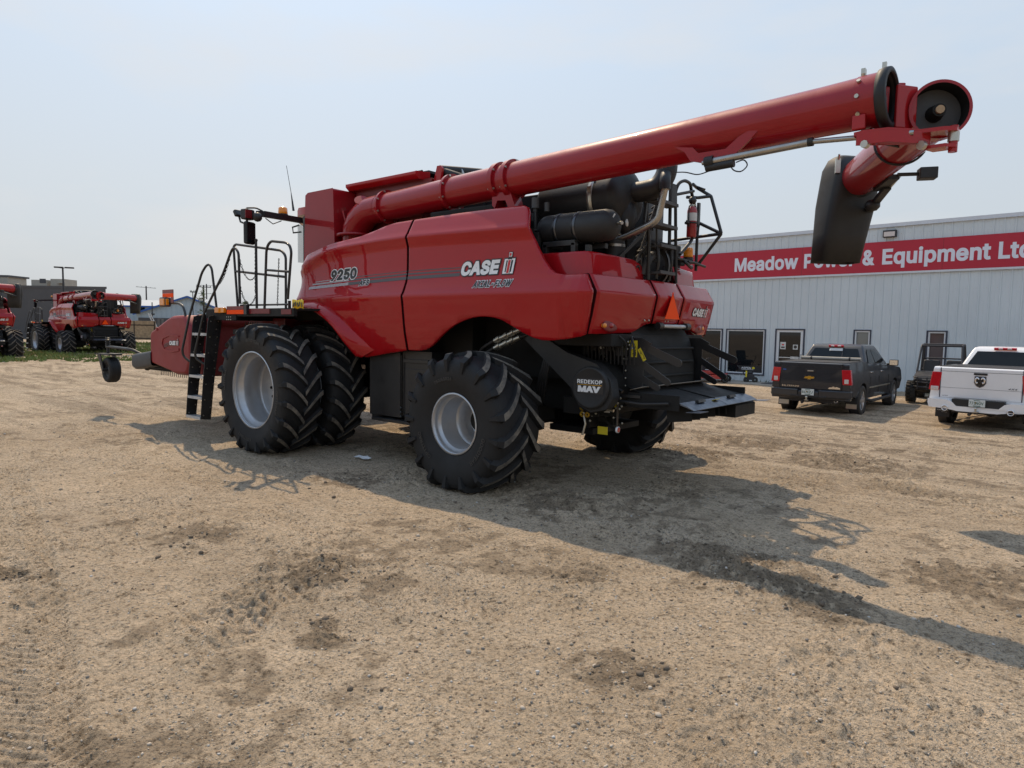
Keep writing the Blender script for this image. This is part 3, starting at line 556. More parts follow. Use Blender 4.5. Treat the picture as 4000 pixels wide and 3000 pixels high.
    c = mixc(.85, c, clod, 'MULTIPLY')
    grain = ramp(noise(38, 5, .75), [(.36, (.42, .40, .37)), (.47, (1.05, 1.05, 1.05)), (.66, (1.35, 1.33, 1.30))])
    c = mixc(1.0, c, grain, 'MULTIPLY')
    L(c, b.inputs['Base Color']); b.inputs['Roughness'].default_value = .93; b.inputs['Specular IOR Level'].default_value = .25
    def math_(op, a, bb):
        k = N('ShaderNodeMath'); k.operation = op
        for i, q_ in enumerate((a, bb)):
            (L(q_, k.inputs[i]) if not isinstance(q_, (int, float)) else setattr(k.inputs[i], 'default_value', q_))
        return k.outputs[0]
    bw = lambda x: x
    h = math_('ADD', math_('ADD', math_('MULTIPLY', noise(7, 8, .70), .085), math_('MULTIPLY', noise(16, 4, .6), .045)), math_('MULTIPLY', f1, .010))
    h = math_('ADD', h, math_('MULTIPLY', f2, .016)); h = math_('ADD', h, math_('MULTIPLY', noise(38, 6, .75), .040)); h = math_('ADD', h, math_('MULTIPLY', f3, .004))
    bp = N('ShaderNodeBump'); bp.inputs['Strength'].default_value = .9; bp.inputs['Distance'].default_value = .85
    L(h, bp.inputs['Height']); L(bp.outputs['Normal'], b.inputs['Normal'])
    me.materials.append(g)
    tag(o, None, None, None, 'structure')
    return o
build_ground()

def scatter_mesh(name, pts, sizes, mats, mi, flat=.65, seed=3):
    """many small stones in one mesh"""
    rg = np.random.default_rng(seed)
    t = (1+5**.5)/2
    iv = np.array([(-1, t, 0), (1, t, 0), (-1, -t, 0), (1, -t, 0), (0, -1, t), (0, 1, t), (0, -1, -t), (0, 1, -t), (t, 0, -1), (t, 0, 1), (-t, 0, -1), (-t, 0, 1)], float); iv /= np.linalg.norm(iv[0])
    fc = np.array([(0, 11, 5), (0, 5, 1), (0, 1, 7), (0, 7, 10), (0, 10, 11), (1, 5, 9), (5, 11, 4), (11, 10, 2), (10, 7, 6), (7, 1, 8), (3, 9, 4), (3, 4, 2), (3, 2, 6), (3, 6, 8), (3, 8, 9), (4, 9, 5), (2, 4, 11), (6, 2, 10), (8, 6, 7), (9, 8, 1)])
    n = len(pts); V = np.repeat(iv[None], n, 0)*(1+rg.uniform(-.28, .28, (n, 12, 1)))
    V *= np.stack([rg.uniform(.75, 1.3, n), rg.uniform(.7, 1.1, n), rg.uniform(.5, .9, n)*flat/.65], -1)[:, None, :]
    a = rg.uniform(0, 2*math.pi, n); ca, sa = np.cos(a)[:, None], np.sin(a)[:, None]
    X = V[..., 0]*ca-V[..., 1]*sa; Y = V[..., 0]*sa+V[..., 1]*ca
    V = np.stack([X, Y, V[..., 2]], -1)*sizes[:, None, None]+pts[:, None, :]
    F = (fc[None]+(np.arange(n)*12)[:, None, None]).reshape(-1, 3)
    me = bpy.data.meshes.new(name); me.vertices.add(n*12); me.vertices.foreach_set('co', V.ravel())
    me.loops.add(F.size); me.loops.foreach_set('vertex_index', F.ravel().astype(np.int32))
    me.polygons.add(len(F)); me.polygons.foreach_set('loop_start', np.arange(0, F.size, 3, dtype=np.int32)); me.polygons.foreach_set('loop_total', np.full(len(F), 3, np.int32))
    for m in mats: me.materials.append(m)
    me.polygons.foreach_set('material_index', np.repeat(mi, 20).astype(np.int32)); me.update(calc_edges=True)
    o = bpy.data.objects.new(name, me); COL.objects.link(o); return o
def gravel():
    n = 15000
    ang = R_(-50.26)+RNG.uniform(-R_(42), R_(42), n); rad = 1.9*np.exp(RNG.uniform(0, math.log(9.5), n))
    x = CAMPOS.x+rad*np.cos(ang); y = CAMPOS.y+rad*np.sin(ang)
    keep = (fbm(x*.7, y*.7, 91, 3) > RNG.uniform(-.55, .35, n)); x, y, rad = x[keep], y[keep], rad[keep]; n = len(x)
    s = 0.0035*np.exp(RNG.normal(0, .42, n)+.25*np.log(rad)); s = np.clip(s, .002, .022)
    z = ground_h(x, y)+s*.25
    # clods of mud round the churned spots
    cx_, cy_, cs_ = [], [], []
    for a, b, rr, hh in MOUNDS:
        k = int(26*min(1.6, rr/.2)); cx_ += list(RNG.normal(a, rr*.8, k)); cy_ += list(RNG.normal(b, rr*.8, k)); cs_ += list(.006*np.exp(RNG.normal(.35, .55, k)))
    cx_ = np.array(cx_); cy_ = np.array(cy_); cs_ = np.clip(np.array(cs_), .004, .030); nc = len(cx_); cz_ = ground_h(cx_, cy_)+cs_*.15
    x = np.concatenate([x, cx_]); y = np.concatenate([y, cy_]); z = np.concatenate([z, cz_]); s = np.concatenate([s, cs_])
    cols = [(.20, .185, .165), (.34, .285, .22), (.48, .41, .33), (.26, .18, .115), (.50, .47, .43), (.135, .105, .076)]
    mats = [mat('stone', c, .85, var=.15, vscale=30) for c in cols]
    mi = np.concatenate([RNG.choice(6, n, p=[.16, .28, .27, .09, .10, .10]), np.full(nc, 5)])
    tag(scatter_mesh('gravel', np.stack([x, y, z], -1), s, mats, mi), 'loose gravel scattered over the dirt yard', 'gravel', None, 'stuff')
gravel()

# ------------------------------------------------------------------ tractor tyres and rims
def ag_tyre(R, Wd, rim, nl, lh, drn, sweep, zc, lugw=.058):
    """lugged tyre about the Y axis, centred on the hub; the contact patch is pressed flat at -zc. mats: rubber, lug"""
    mb = MB(); Rc = R-lh
    half = [(.40*Wd, rim-.01), (.43*Wd, rim+.03), (.487*Wd, rim+(Rc-rim)*.38), (.50*Wd, rim+(Rc-rim)*.58), (.488*Wd, rim+(Rc-rim)*.78), (.455*Wd, Rc-.035), (.39*Wd, Rc-.008), (.25*Wd, Rc+.004), (0, Rc+.010)]
    prof = half+[(-a, b) for a, b in half[-2::-1]]
    mb.lathe(prof, n=96, mi=0)
    def rc(y):
        return float(np.interp(abs(y)/Wd, [0, .25, .39, .455], [Rc+.01, Rc+.004, Rc-.008, Rc-.035]))
    for sd in (-1, 1):
        for i in range(nl):
            a0 = 2*math.pi*(i+(0 if sd > 0 else .5))/nl
            path = [(.492, Rc-.16, .018, .55), (.484, Rc-.09, .030, .8), (.470, Rc-.030, .045, 1.0)]
            pts = []
            for (yy, r0, hh, ww) in path: pts.append((yy*Wd*sd, r0, hh, ww, 0.0, True))
            for k in range(7):
                uu = k/6; yy = (.462-uu*(.462+.03))
                y = yy*Wd*sd; ph = drn*sweep*(uu**1.35)
                rt = R-.030*(abs(yy)/.46)**2.2
                pts.append((y, None, rt, 1.0-.12*uu, ph, False))
            rings = []; 
            for (y, r0, hh, ww, ph, side) in pts:
                w = lugw*ww
                if side:
                    rb, rt, yt = r0, r0+.004, y+sd*hh
                    rings.append([(y-sd*.03, rb-.006, a0+ph-w*.80/rb), (yt, rt, a0+ph-w*.45/rb), (yt, rt, a0+ph+w*.45/rb), (y-sd*.03, rb-.006, a0+ph+w*.80/rb)])
                else:
                    rb = rc(y)-.01; rt = hh; k = 1.28
                    rings.append([(y-.0*sd, rb, a0+ph-w*k*.82/rb), (y, rt, a0+ph-w*k*.5/rt), (y, rt, a0+ph+w*k*.5/rt), (y, rb, a0+ph+w*k*.82/rb)])
            V = [(rr*math.cos(a), y, rr*math.sin(a)) for rg in rings for (y, rr, a) in rg]
            F0 = []; F1 = []
            for j in range(len(rings)-1):
                for k in range(3):
                    f = (j*4+k, j*4+k+1, (j+1)*4+k+1, (j+1)*4+k)
                    if sd < 0: f = f[::-1]
                    (F1 if (k == 1 and j > 2) else F0).append(f)
            e = (len(rings)-1)*4; F0 += [(0, 3, 2, 1), (e, e+1, e+2, e+3)]
            o = len(mb.v); mb.add(V, F0, 0)
            for f in F1: mb.f.append(tuple(o+i for i in f)); mb.mi.append(1); mb.sm.append(False)
    # squash
    out = []
    for (x, y, z) in mb.v:
        lim = -zc+.004
        if z < lim: z = lim+(z-lim)*.12
        k = max(0, min(1, (-z-zc*.45)/(zc*.5))); y *= 1+.035*k*k
        out.append((x, y, z))
    mb.v = out
    return mb
def ring_text(mb, s, r0, h, ang, y, sd=1, mi=0, deg_per=None, flip=False):
    """raised sidewall word; ang = centre angle (deg) seen from the +Y side"""
    v, f = text2d(s, .03, 0, 1.0); x0 = min(a for a, b in v); x1 = max(a for a, b in v); sc = h/.72; w = (x1-x0)*sc*1.08
    vs = []
    for a, b in v:
        uu = (a-x0)/(x1-x0)*w-w/2; rr = r0+b*sc if not flip else r0+h-b*sc
        th = R_(ang)+(uu/(r0+h/2))*(1 if not flip else -1)
        # seen from +Y with X to the left, angle grows clockwise
        vs.append((-rr*math.sin(th), y, rr*math.cos(th)))
    vs = [(x, yy, z) for x, yy, z in vs]
    mb.add(vs, f, mi)
def lettered(pre):  # sidewall text: sits on the bulge
    return pre
def rim_mesh(fl, y0, prof, bolts, br, disc_y, hub_r, n=64):
    mb = MB(); mb.lathe([(y0+a, b) for a, b in prof], n=n, mi=0)
    inner = [(y0+disc_y-.02, prof[-1][1]), (-.2, prof[-1][1]), (-y0, fl)]
    mb.lathe([(-y0, fl*.99), (-y0+.03, fl*.9), (y0+prof[-1][0], prof[-1][1])], n=n, mi=0)
    for i in range(bolts):
        a = 2*math.pi*i/bolts; p = (br*math.cos(a), br*math.sin(a))
        mb.cyl((p[0], y0+disc_y-.012, p[1]), (p[0], y0+disc_y+.028, p[1]), .023, .020, 8, 1)
    mb.lathe([(y0+disc_y+.004, hub_r), (y0+disc_y+.05, hub_r*.92), (y0+disc_y+.055, .001)], n=24, mi=1)
    return mb
MR = [M['silver'], M['black_dull'], M['offwhite']]
def front_wheel(y, sd, parent, outer):
    w = thing('wheel', None, None, (3.75, y*sd, .895)); w.parent = parent
    mb = ag_tyre(.968, .62, .545, 21, .058, 1, .30, .895, .052)
    if outer and sd > 0:
        for s, a in (('GOODYEAR', 8), ('OPTITRAC', 100), ('620/70R42', 192), ('OPTITRAC', 280)):
            ring_text(mb, s, .70, .060, a, .3145, mi=2)
    if sd < 0: mb = mb.mirror_y()
    mb.build('tyre', [M['rubber'], M['lug'], M['ltr']], w, split=False)
    pf = [(.0, .545), (0, .563), (-.006, .563), (-.012, .540), (-.045, .532), (-.085, .528), (-.12, .485), (-.14, .475), (-.33, .475), (-.345, .49), (-.42, .49), (-.425, .47), (-.445, .40), (-.45, .0)]
    rb = rim_mesh(.563, .267, pf, 10, .22, -.45, .15)
    if outer:
        P = []
        for a0, a1, z0, z1 in ((R_(197), R_(197), 0, 0),):
            G = [[(.472*math.cos(a0+i*.055), .267-.16-.10*j, .472*math.sin(a0+i*.055)) for j in range(2)] for i in range(6)]
            rb.grid(G, 2)
    if sd < 0: rb = rb.mirror_y()
    rb.build('rim', MR, w)
    return w
def rear_wheel(sd, parent):
    w = thing('wheel', None, None, (0, 1.725*sd, .752)); w.parent = parent
    mb = ag_tyre(.825, .74, .345, 17, .066, -1, .42, .752, .060)
    if sd > 0:
        for s, a, h in (('750/65R26', -14, .048), ('GOODYEAR', 122, .062), ('OPTITRAC', 236, .062)):
            ring_text(mb, s, .50, h, a, .3745, mi=2)
    if sd < 0: mb = mb.mirror_y()
    mb.build('tyre', [M['rubber'], M['lug'], M['ltr']], w, split=False)
    pf = [(0, .338), (0, .357), (-.006, .357), (-.012, .336), (-.05, .330), (-.085, .326), (-.098, .302), (-.11, .296), (-.34, .296), (-.35, .285), (-.36, .262), (-.40, .258), (-.41, .246), (-.45, .242), (-.475, .215), (-.50, .205), (-.51, .19), (-.51, .0)]
    rb = rim_mesh(.357, .318, pf, 10, .140, -.51, .085)
    rb.cyl((-.298*math.cos(R_(20)), .318-.16, -.298*math.sin(R_(20))), (-.27*math.cos(R_(20)), .318-.16, -.27*math.sin(R_(20))), .012, .008, 8, 1)
    if sd < 0: rb = rb.mirror_y()
    rb.build('rim', MR, w)

# ------------------------------------------------------------------ combine harvester
def inset(z):
    return float(np.interp(z, [1.40, 1.55, 1.80, 2.10, 2.222, 2.246, 2.30, 2.42, 2.55, 2.72], [.17, .105, .05, .018, .002, .002, .032, .080, .104, .108]))
def zch(x): return interp(x, [(3.9, 2.66), (3.74, 2.75), (3.24, 2.90), (2.76, 2.955), (2.03, 2.985), (1.3, 3.0), (-.7, 2.965)])
def panel_inset(x, z):
    zc = zch(x)
    if z <= 2.72 and z < zc-.12: return inset(z)
    b = inset(min(z, zc-.13, 2.72))
    return float(np.interp(z, [zc-.13, zc-.03, zc-.012, zc+.012, zc+.05, zc+.24, zc+.30], [b, .078, .070, .074, .102, .205, .25]))
YB = 1.62
FT = [(3.88, 2.60), (3.85, 2.80), (3.80, 2.885), (3.71, 2.915), (3.37, 2.98), (3.05, 3.035), (2.75, 3.06), (2.41, 3.09), (2.1, 3.155), (1.93, 3.20), (1.74, 3.228), (1.36, 3.235)]
FB = [(3.88, 2.20), (3.84, 2.13), (3.4, 2.13), (3.15, 2.08), (2.95, 2.0), (2.75, 1.86), (2.6, 1.68), (2.47, 1.43), (2.42, 1.405), (2.27, 1.41), (1.79, 1.48), (1.36, 1.535)]
RT = [(1.36, 3.235), (.37, 3.25), (-.25, 3.247), (-.44, 3.238), (-.50, 3.215), (-.545, 3.16), (-.60, 3.03), (-.67, 2.86), (-.75, 2.72), (-.83, 2.60), (-.92, 2.50), (-1.0, 2.45), (-1.08, 2.43), (-2, 2.425)]
RB = [(1.36, 1.535), (1.15, 1.535), (1.0, 1.56), (.88, 1.62), (.74, 1.715), (.6, 1.80), (.45, 1.875), (.29, 1.93), (.15, 1.962), (0, 1.975), (-.15, 1.967), (-.29, 1.94), (-.44, 1.87), (-.62, 1.785), (-.74, 1.74), (-.86, 1.716), (-1.0, 1.716), (-1.14, 1.735), (-1.45, 1.785), (-2, 1.79)]
def sheet(cols, lip=.05):
    """cols: list of (P0(x,y) plan point, inward normal (nx,ny), zb, zt, insetfn). returns MB of a panel with turned-in edges"""
    zs = sorted(set([1.40, 1.47, 1.55, 1.65, 1.76, 1.88, 2.0, 2.1, 2.17, 2.205, 2.222, 2.234, 2.246, 2.265, 2.30, 2.36, 2.42, 2.50, 2.58, 2.66, 2.74, 2.80, 2.84, 2.87, 2.90, 2.92, 2.94, 2.955, 2.97, 2.985, 3.0, 3.02, 3.05, 3.09, 3.14, 3.20, 3.26]))
    G = []
    for (px, py), (nx, ny), zb, zt, fn in cols:
        col = []
        i0 = fn(zb); col.append((px+nx*(i0+lip), py+ny*(i0+lip), zb+.012)); col.append((px+nx*(i0+.012), py+ny*(i0+.012), zb+.001))
        for z in zs:
            zz = min(max(z, zb+.008), zt-.008); k = fn(zz); col.append((px+nx*k, py+ny*k, zz))
        i1 = fn(zt); col.append((px+nx*(i1+.012), py+ny*(i1+.012), zt)); col.append((px+nx*(i1+lip), py+ny*(i1+lip), zt-.006))
        G.append(col)
    mb = MB(); mb.grid(G)
    # end lips, with the shade of the panel gaps put into their colour
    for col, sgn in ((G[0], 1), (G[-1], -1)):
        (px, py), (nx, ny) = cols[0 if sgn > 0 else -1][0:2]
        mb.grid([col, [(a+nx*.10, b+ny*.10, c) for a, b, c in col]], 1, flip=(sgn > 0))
    return mb
def plan_cols(path, zbf, ztf, insf, step=.06):
    P = [Vector((a, b)) for a, b in path]; out = []
    for i in range(len(P)-1):
        n = max(1, int((P[i+1]-P[i]).length/step))
        for k in range(n): out.append(P[i].lerp(P[i+1], k/n))
    out.append(P[-1]); cols = []
    for i, p in enumerate(out):
        a = out[min(i+1, len(out)-1)]-out[max(i-1, 0)]; a.normalize()
        nrm = Vector((a.y, -a.x))
        if nrm.dot(Vector((.8, 0))-p) < 0: nrm = -nrm
        cols.append(((p.x, p.y), (nrm.x, nrm.y), zbf(p), ztf(p), (lambda z, q=p: insf(q, z))))
    return cols
def rear_inset(p, z): return float(np.interp(z, [1.70, 1.80, 2.0, 2.222, 2.247, 2.43, 2.45], [.14, .105, .05, .002, .002, .108, .12]))
def rear_zb(y):
    a = abs(y); return float(np.interp(a, [0, .30, .44, .68, 1.05, 1.35, 1.6], [1.925, 1.925, 1.918, 1.815, 1.80, 1.795, 1.80])) if y > 0 else float(np.interp(a, [0, .30, .80, .90, 1.26, 1.5], [1.925, 1.925, 1.915, 1.85, 1.775, 1.81]))
def S(y): return 1.62 if False else y
def on_panel(x, z, off=.004): return (x, YB-panel_inset(x, z)+off, z)
def ih_logo(mb, fn, mis, red_i):
    """the white IH letters with a red dotted i, in a unit box 1 x 1.45; fn(u,v,layer)"""
    def P(poly, l, m): mb.add([fn(a, b, l) for a, b in poly], [tuple(range(len(poly)))], m)
    s = .16
    def sh(poly): return [(a+b*s, b) for a, b in poly]
    P(sh([(-.06, -.08), (1.06, -.08), (1.06, 1.08), (-.06, 1.08)]), 0, mis[0])
    P(sh([(0, 0), (.30, 0), (.30, .12), (.24, .14), (.24, .86), (.30, .88), (.30, 1), (0, 1)]), 1, mis[1])
    P(sh([(.70, 0), (1, 0), (1, 1), (.70, 1), (.70, .88), (.76, .86), (.76, .14), (.70, .12)]), 1, mis[1])
    P(sh([(.24, .42), (.76, .42), (.76, .58), (.24, .58)]), 1, mis[1])
    P(sh([(.33, 0), (.67, 0), (.67, .95), (.33, .95)]), 2, mis[1]); P(sh([(.385, .04), (.615, .04), (.615, .91), (.385, .91)]), 3, red_i)
    P(sh([(.30, 1.10), (.70, 1.10), (.70, 1.46), (.30, 1.46)]), 0, mis[0]); P(sh([(.36, 1.14), (.64, 1.14), (.64, 1.42), (.36, 1.42)]), 1, mis[1]); P(sh([(.42, 1.19), (.58, 1.19), (.58, 1.37), (.42, 1.37)]), 3, red_i)
DEC = [M['decal_black'], M['white'], M['decal_red'], M['decal_grey'], M['decal_silver']]

def build_combine():
    root = thing('combine_harvester', 'biggest and nearest red combine harvester, with dual front tyres and long raised auger', 'combine harvester')
    RED = M['red']; BLK = M['black']; REDS = [RED, M['seamshade']]
    # ---- side panels
    fx = [3.88, 3.87, 3.85, 3.82, 3.78, 3.72, 3.64]+list(np.arange(3.55, 1.42, -.07))+[1.41, 1.398]
    def fcol(x):
        k = 0.07*max(0, (x-3.60)/.28)**2.5
        return ((x, YB-k), (0, -1), interp(x, FB), interp(x, FT), lambda z: panel_inset(x, z))
    f = sheet([fcol(x) for x in fx])
    def rcols():
        xs = [1.358, 1.345]+list(np.arange(1.30, -.38, -.07))+list(np.arange(-.40, -1.12, -.025))
        cols = [((x, YB), (0, -1), interp(x, RB), interp(x, RT), (lambda z, x=x: panel_inset(x, z) if x > -.75 else (panel_inset(x, z) if z > 2.5 else inset(z)))) for x in xs]
        path = [(-1.13, 1.62), (-1.25, 1.62), (-1.36, 1.612), (-1.43, 1.588), (-1.472, 1.55), (-1.488, 1.508)]
        return cols+plan_cols(path, lambda p: interp(p.x, RB), lambda p: 2.425, lambda p, z: rear_inset(p, z), .02)
    rr_ = sheet(rcols())
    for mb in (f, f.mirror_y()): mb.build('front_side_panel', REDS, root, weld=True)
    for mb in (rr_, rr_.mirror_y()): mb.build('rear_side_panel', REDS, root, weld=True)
    # fender over the inner dual
    up = [(3.70, 2.15), (3.62, 2.175), (3.48, 2.195), (3.33, 2.195), (3.18, 2.17), (3.03, 2.12), (2.90, 2.06), (2.78, 1.985), (2.62, 1.885), (2.48, 1.79), (2.33, 1.69), (2.19, 1.60), (2.06, 1.525)]
    lo = [(3.72, 2.10), (3.62, 2.105), (3.44, 2.10), (3.26, 2.07), (3.10, 2.02), (2.96, 1.96), (2.85, 1.90), (2.75, 1.82), (2.66, 1.72), (2.58, 1.62), (2.50, 1.52), (2.42, 1.42), (2.34, 1.405)]
    G = []
    for i, (a, b) in enumerate(zip(up, lo)):
        t = i/(len(up)-1); yb = YB-inset(a[1])-.004; ext = .13*math.sin(math.pi*min(1, .15+.85*(1-t)*1.0))**.6*(1-t**3)
        row = []
        for k in range(9):
            s = k/8; x = a[0]+(b[0]-a[0])*s; z = a[1]+(b[1]-a[1])*s
            row.append((x, yb+(.012+ext)*math.sin(min(1, s*1.25)*math.pi/2), z))
        row.append((b[0]+.01, yb-.16, b[1]-.005)); G.append(row)
    fm = MB().grid(G, flip=True)
    for mb in (fm, fm.mirror_y()): mb.build('fender', RED, root)
    # ---- rear panels
    pl = [(-1.503, 1.468), (-1.512, 1.40), (-1.530, 1.2), (-1.556, .95), (-1.585, .6), (-1.601, .362)]
    pm = [(-1.604, .324), (-1.618, .17), (-1.625, 0), (-1.618, -.17), (-1.604, -.324)]
    for path, nm in ((pl, 'rear_panel'), (pm, 'rear_panel'), ([(a, -b) for a, b in pl][::-1], 'rear_panel')):
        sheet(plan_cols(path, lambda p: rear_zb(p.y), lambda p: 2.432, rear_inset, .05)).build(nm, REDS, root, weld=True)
    # upper hood behind the tall panels
    def hood_zt(p): return float(np.interp(p.y, [.33, .42, .5, 1.3], [2.60, 2.645, 2.662, 2.695])) if p.y > 0 else float(np.interp(-p.y, [.46, 1.1, 1.2, 1.4], [2.665, 2.645, 2.63, 2.69]))
    hp = [(-.62, 1.345), (-1.10, 1.335), (-1.22, 1.31), (-1.29, 1.25), (-1.335, 1.15), (-1.39, .8), (-1.42, .335)]
    hp2 = [(-1.42, -.46), (-1.39, -.8), (-1.35, -1.18), (-1.31, -1.27), (-1.24, -1.32), (-1.10, -1.335), (-.62, -1.345)]
    for p in (hp, hp2):
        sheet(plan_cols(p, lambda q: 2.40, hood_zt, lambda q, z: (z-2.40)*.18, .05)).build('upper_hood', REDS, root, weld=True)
    sl = MB().bx(-1.40, -.5, -1.36, 1.36, 2.38, 2.40); sl.build('hood_ledge', RED, root)
    # ---- lettering on the left side and the rear
    dm = MB(); GL = [[on_panel(x, 2.36+.0+dz+(3.6-x)*.048, .003) for x in np.linspace(3.55 if dz < .03 else 3.40, .45, 40)] for dz in (0, .045)]
    def stripe(x0, x1, z0, z1, h, mi, n=40):
        dm.grid([[on_panel(x, z0+(z1-z0)*(x0-x)/(x0-x1)+dz, .0035) for dz in (0, h/2, h)] for x in np.linspace(x0, x1, n)], mi, True)
    stripe(3.54, 2.6, 2.375, 2.415, .040, 4); stripe(2.6, 1.385, 2.415, 2.452, .040, 3); stripe(1.36, .42, 2.453, 2.462, .040, 3)
    stripe(3.47, 2.6, 2.438, 2.474, .022, 4); stripe(2.6, 1.385, 2.474, 2.513, .022, 3); stripe(1.36, .42, 2.514, 2.518, .022, 3)
    stripe(3.40, 2.6, 2.478, 2.520, .011, 4, 20); stripe(2.6, 1.385, 2.520, 2.556, .011, 3); stripe(1.36, .42, 2.557, 2.560, .011, 3)
    dm.build('stripe_decal', DEC, root)
    def lay(x0, z0, slope=0.0, k=1.0): return lambda off: (lambda a, b: on_panel(x0-a*k, z0+b+a*slope, off))
    mb = MB(); F = lay(3.03, 2.485, .03)
    text(mb, '9250', F(.006), .60, .155, 1, .115, .12, 1.0, ref=.06); text(mb, '9250', F(.010), .60, .155, 0, .055, .12, 1.0, ref=.06)
    mb.build('model_lettering', DEC, root)
    mb = MB(); F = lay(2.35, 2.40, .02); text(mb, 'AFS', F(.006), .22, .075, 1, .11, .2, 1.05, ref=.05); text(mb, 'AFS', F(.010), .22, .075, 0, .05, .2, 1.05, ref=.05)
    text(mb, 'CONNECT', F(.006), .20, .018, 1, .02); mb.v = mb.v[:]
    mb.build('small_badge', DEC, root)
    mb = MB(); F = lay(.40, 2.463, .004)
    text(mb, 'CASE', F(.006), .62, .165, 0, .12, .18, 1.0, ref=.06); text(mb, 'CASE', F(.011), .62, .165, 1, .06, .18, 1.0, ref=.06)
    ih_logo(mb, lambda a, b, l: on_panel(.40-.66-a*.155, 2.463+b*.168, .005+l*.0025), (0, 1), 2)
    mb.build('maker_lettering', DEC, root)
    mb = MB(); F = lay(.16, 2.315, .0)
    text(mb, 'AXIAL-FLOW', F(.006), .60, .078, 1, .11, .28, 1.1, ref=.04); text(mb, 'AXIAL-FLOW', F(.010), .60, .078, 0, .045, .28, 1.1, ref=.04)
    mb.build('model_lettering', DEC, root)
    def rearp(y, z, off): 
        x = float(np.interp(abs(y), [0, .17, .33, .6, .95, 1.2, 1.4], [-1.625, -1.618, -1.604, -1.585, -1.556, -1.530, -1.512])); k = rear_inset(None, z); return (x+k-off, y, z)
    mb = MB()
    text(mb, 'CASE', lambda a, b: rearp(-.72-a, 2.045+b-.02*a, .006), .40, .10, 0, .12, .15, 1.0, ref=.06); text(mb, 'CASE', lambda a, b: rearp(-.72-a, 2.045+b-.02*a, .010), .40, .10, 1, .06, .15, 1.0, ref=.06)
    ih_logo(mb, lambda a, b, l: rearp(-1.15-a*.10, 2.038+b*.10, .005+l*.002), (0, 1), 2)
    mb.build('maker_lettering', DEC, root)
    mb = MB(); mb.prism([(.205, 1.985), (-.165, 1.985), (.035, 2.30), (.005, 2.30)], lambda a, b, t: tuple(Vector((-1.636+(b-2.0)*.0+t, a, b))), -.006, .002)
    sm = mb.build('slow_vehicle_triangle', M['smv'], root)
    for yy, first in ((1.20, 1), (-1.20, -1)):
        l = MB(); q = rearp(yy, 1.89, 0)
        for k, (dy, mt) in enumerate(((0.03*first, 0), (-.09*first, 1))):
            l.sphere((rearp(yy+dy, 1.89, .004)[0], yy+dy, 1.89), .05, 16, mt, (.5, 1.0, .62))
        l.sphere((rearp(yy-.09*first, 1.89, .0)[0], yy-.09*first, 1.89), .17, 24, 2, (.07, 1.0, .40))
        l.build('tail_light', [M['amber'], M['redlens'], M['red_dull']], root)
    # ---- dark core, chassis
    c = MB()
    c.bx(-1.25, 3.70, -1.30, 1.30, 2.02, 2.38); c.bx(-.45, 3.7, -1.30, 1.30, 2.38, 3.0); c.bx(1.20, 3.55, -1.28, 1.28, 1.45, 2.05); c.bx(.6, 1.3, -1.1, 1.1, 1.3, 2.05)
    c.bx(-1.0, .7, -.85, .85, 1.25, 2.05)
    c.build('body_core', M['black_dull'], root)
    c = MB(); c.bx(1.70, 2.35, .75, 1.36, .60, 1.50); c.bx(1.10, 1.67, .75, 1.34, .62, 1.52); c.bx(1.18, 1.60, 1.335, 1.352, .66, 1.28); c.bx(1.15, 1.64, 1.335, 1.360, 1.36, 1.41)
    c.bx(.3, 2.5, .65, 1.20, .50, .62); c.bx(.5, 2.2, .95, 1.45, .535, .575); c.cyl((1.66, 1.37, .62), (1.66, 1.37, 1.46), .013, None, 8)
    for z in (.62, .68, .74): c.sphere((1.66, 1.375, z), .022, 8)
    c.merge(c.mirror_y()); c.build('side_box', M['black'], root, bevel=.008)
    c = MB(); c.bx(-1.0, 3.4, -.62, -.50, .85, 1.3); c.bx(-1.0, 3.4, .50, .62, .85, 1.3); c.bx(.5, 3.3, -.6, .6, .62, .9)
    c.box((0, 0, .78), (.26, 2.7, .30)); c.box((3.75, 0, .9), (.5, 2.4, .42)); c.bx(-.55, .3, -.2, .2, .6, 1.4)
    for sd in (1, -1):
        c.cyl((0, 1.05*sd, .752), (0, 1.62*sd, .752), .16, .13, 20); c.cyl((3.75, .9*sd, .895), (3.75, 1.72*sd, .895), .25, .22, 24)
        c.beam((-.25, .5*sd, .80), (.0, 1.25*sd, .74), .12, .2)
    c.build('chassis', M['black_dull'], root, bevel=.012)
    # hydraulic lines above the rear wheel
    h = MB()
    for k, zo in enumerate((0, .09)):
        h.cyl((.05+.0*k, 1.30, 1.60+zo), (-.28, 1.22, 1.74+zo), .030, None, 12, 1)
        for t in (.15, .45, .7): 
            p0 = Vector((.05, 1.30, 1.60+zo)).lerp(Vector((-.28, 1.22, 1.74+zo)), t); h.cyl(p0+Vector((.02, 0, -.01)), p0-Vector((.03, 0, -.015)), .042, None, 6, 1)
        h.tube([(-.28, 1.22, 1.74+zo), (-.42, 1.15, 1.80+zo), (-.5, 1.0, 1.95)], .026, 8, 0, fillet=.1)
        h.tube([(.05, 1.30, 1.60+zo), (.3, 1.25, 1.5+zo), (.5, 1.1, 1.45)], .024, 8, 0, fillet=.1)
    for k in range(4): h.tube([(-.62+.03*k, 1.0, 1.62), (-.58+.03*k, 1.06, 1.35), (-.45+.04*k, .95, 1.05), (-.3, .8, .9)], .017, 8, 0, fillet=.12)
    h.build('hydraulic_hose', [M['plastic'], M['zinc']], root)
    # ---- grain tank and lid
    g = MB(); g.prism([(4.30, 2.55), (4.23, 3.90), (4.16, 3.935), (3.50, 3.935), (3.44, 2.55)], lambda a, b, t: (a, t, b), -1.15, 1.15)
    g.build('grain_tank', M['red_tube'], root, bevel=.03)
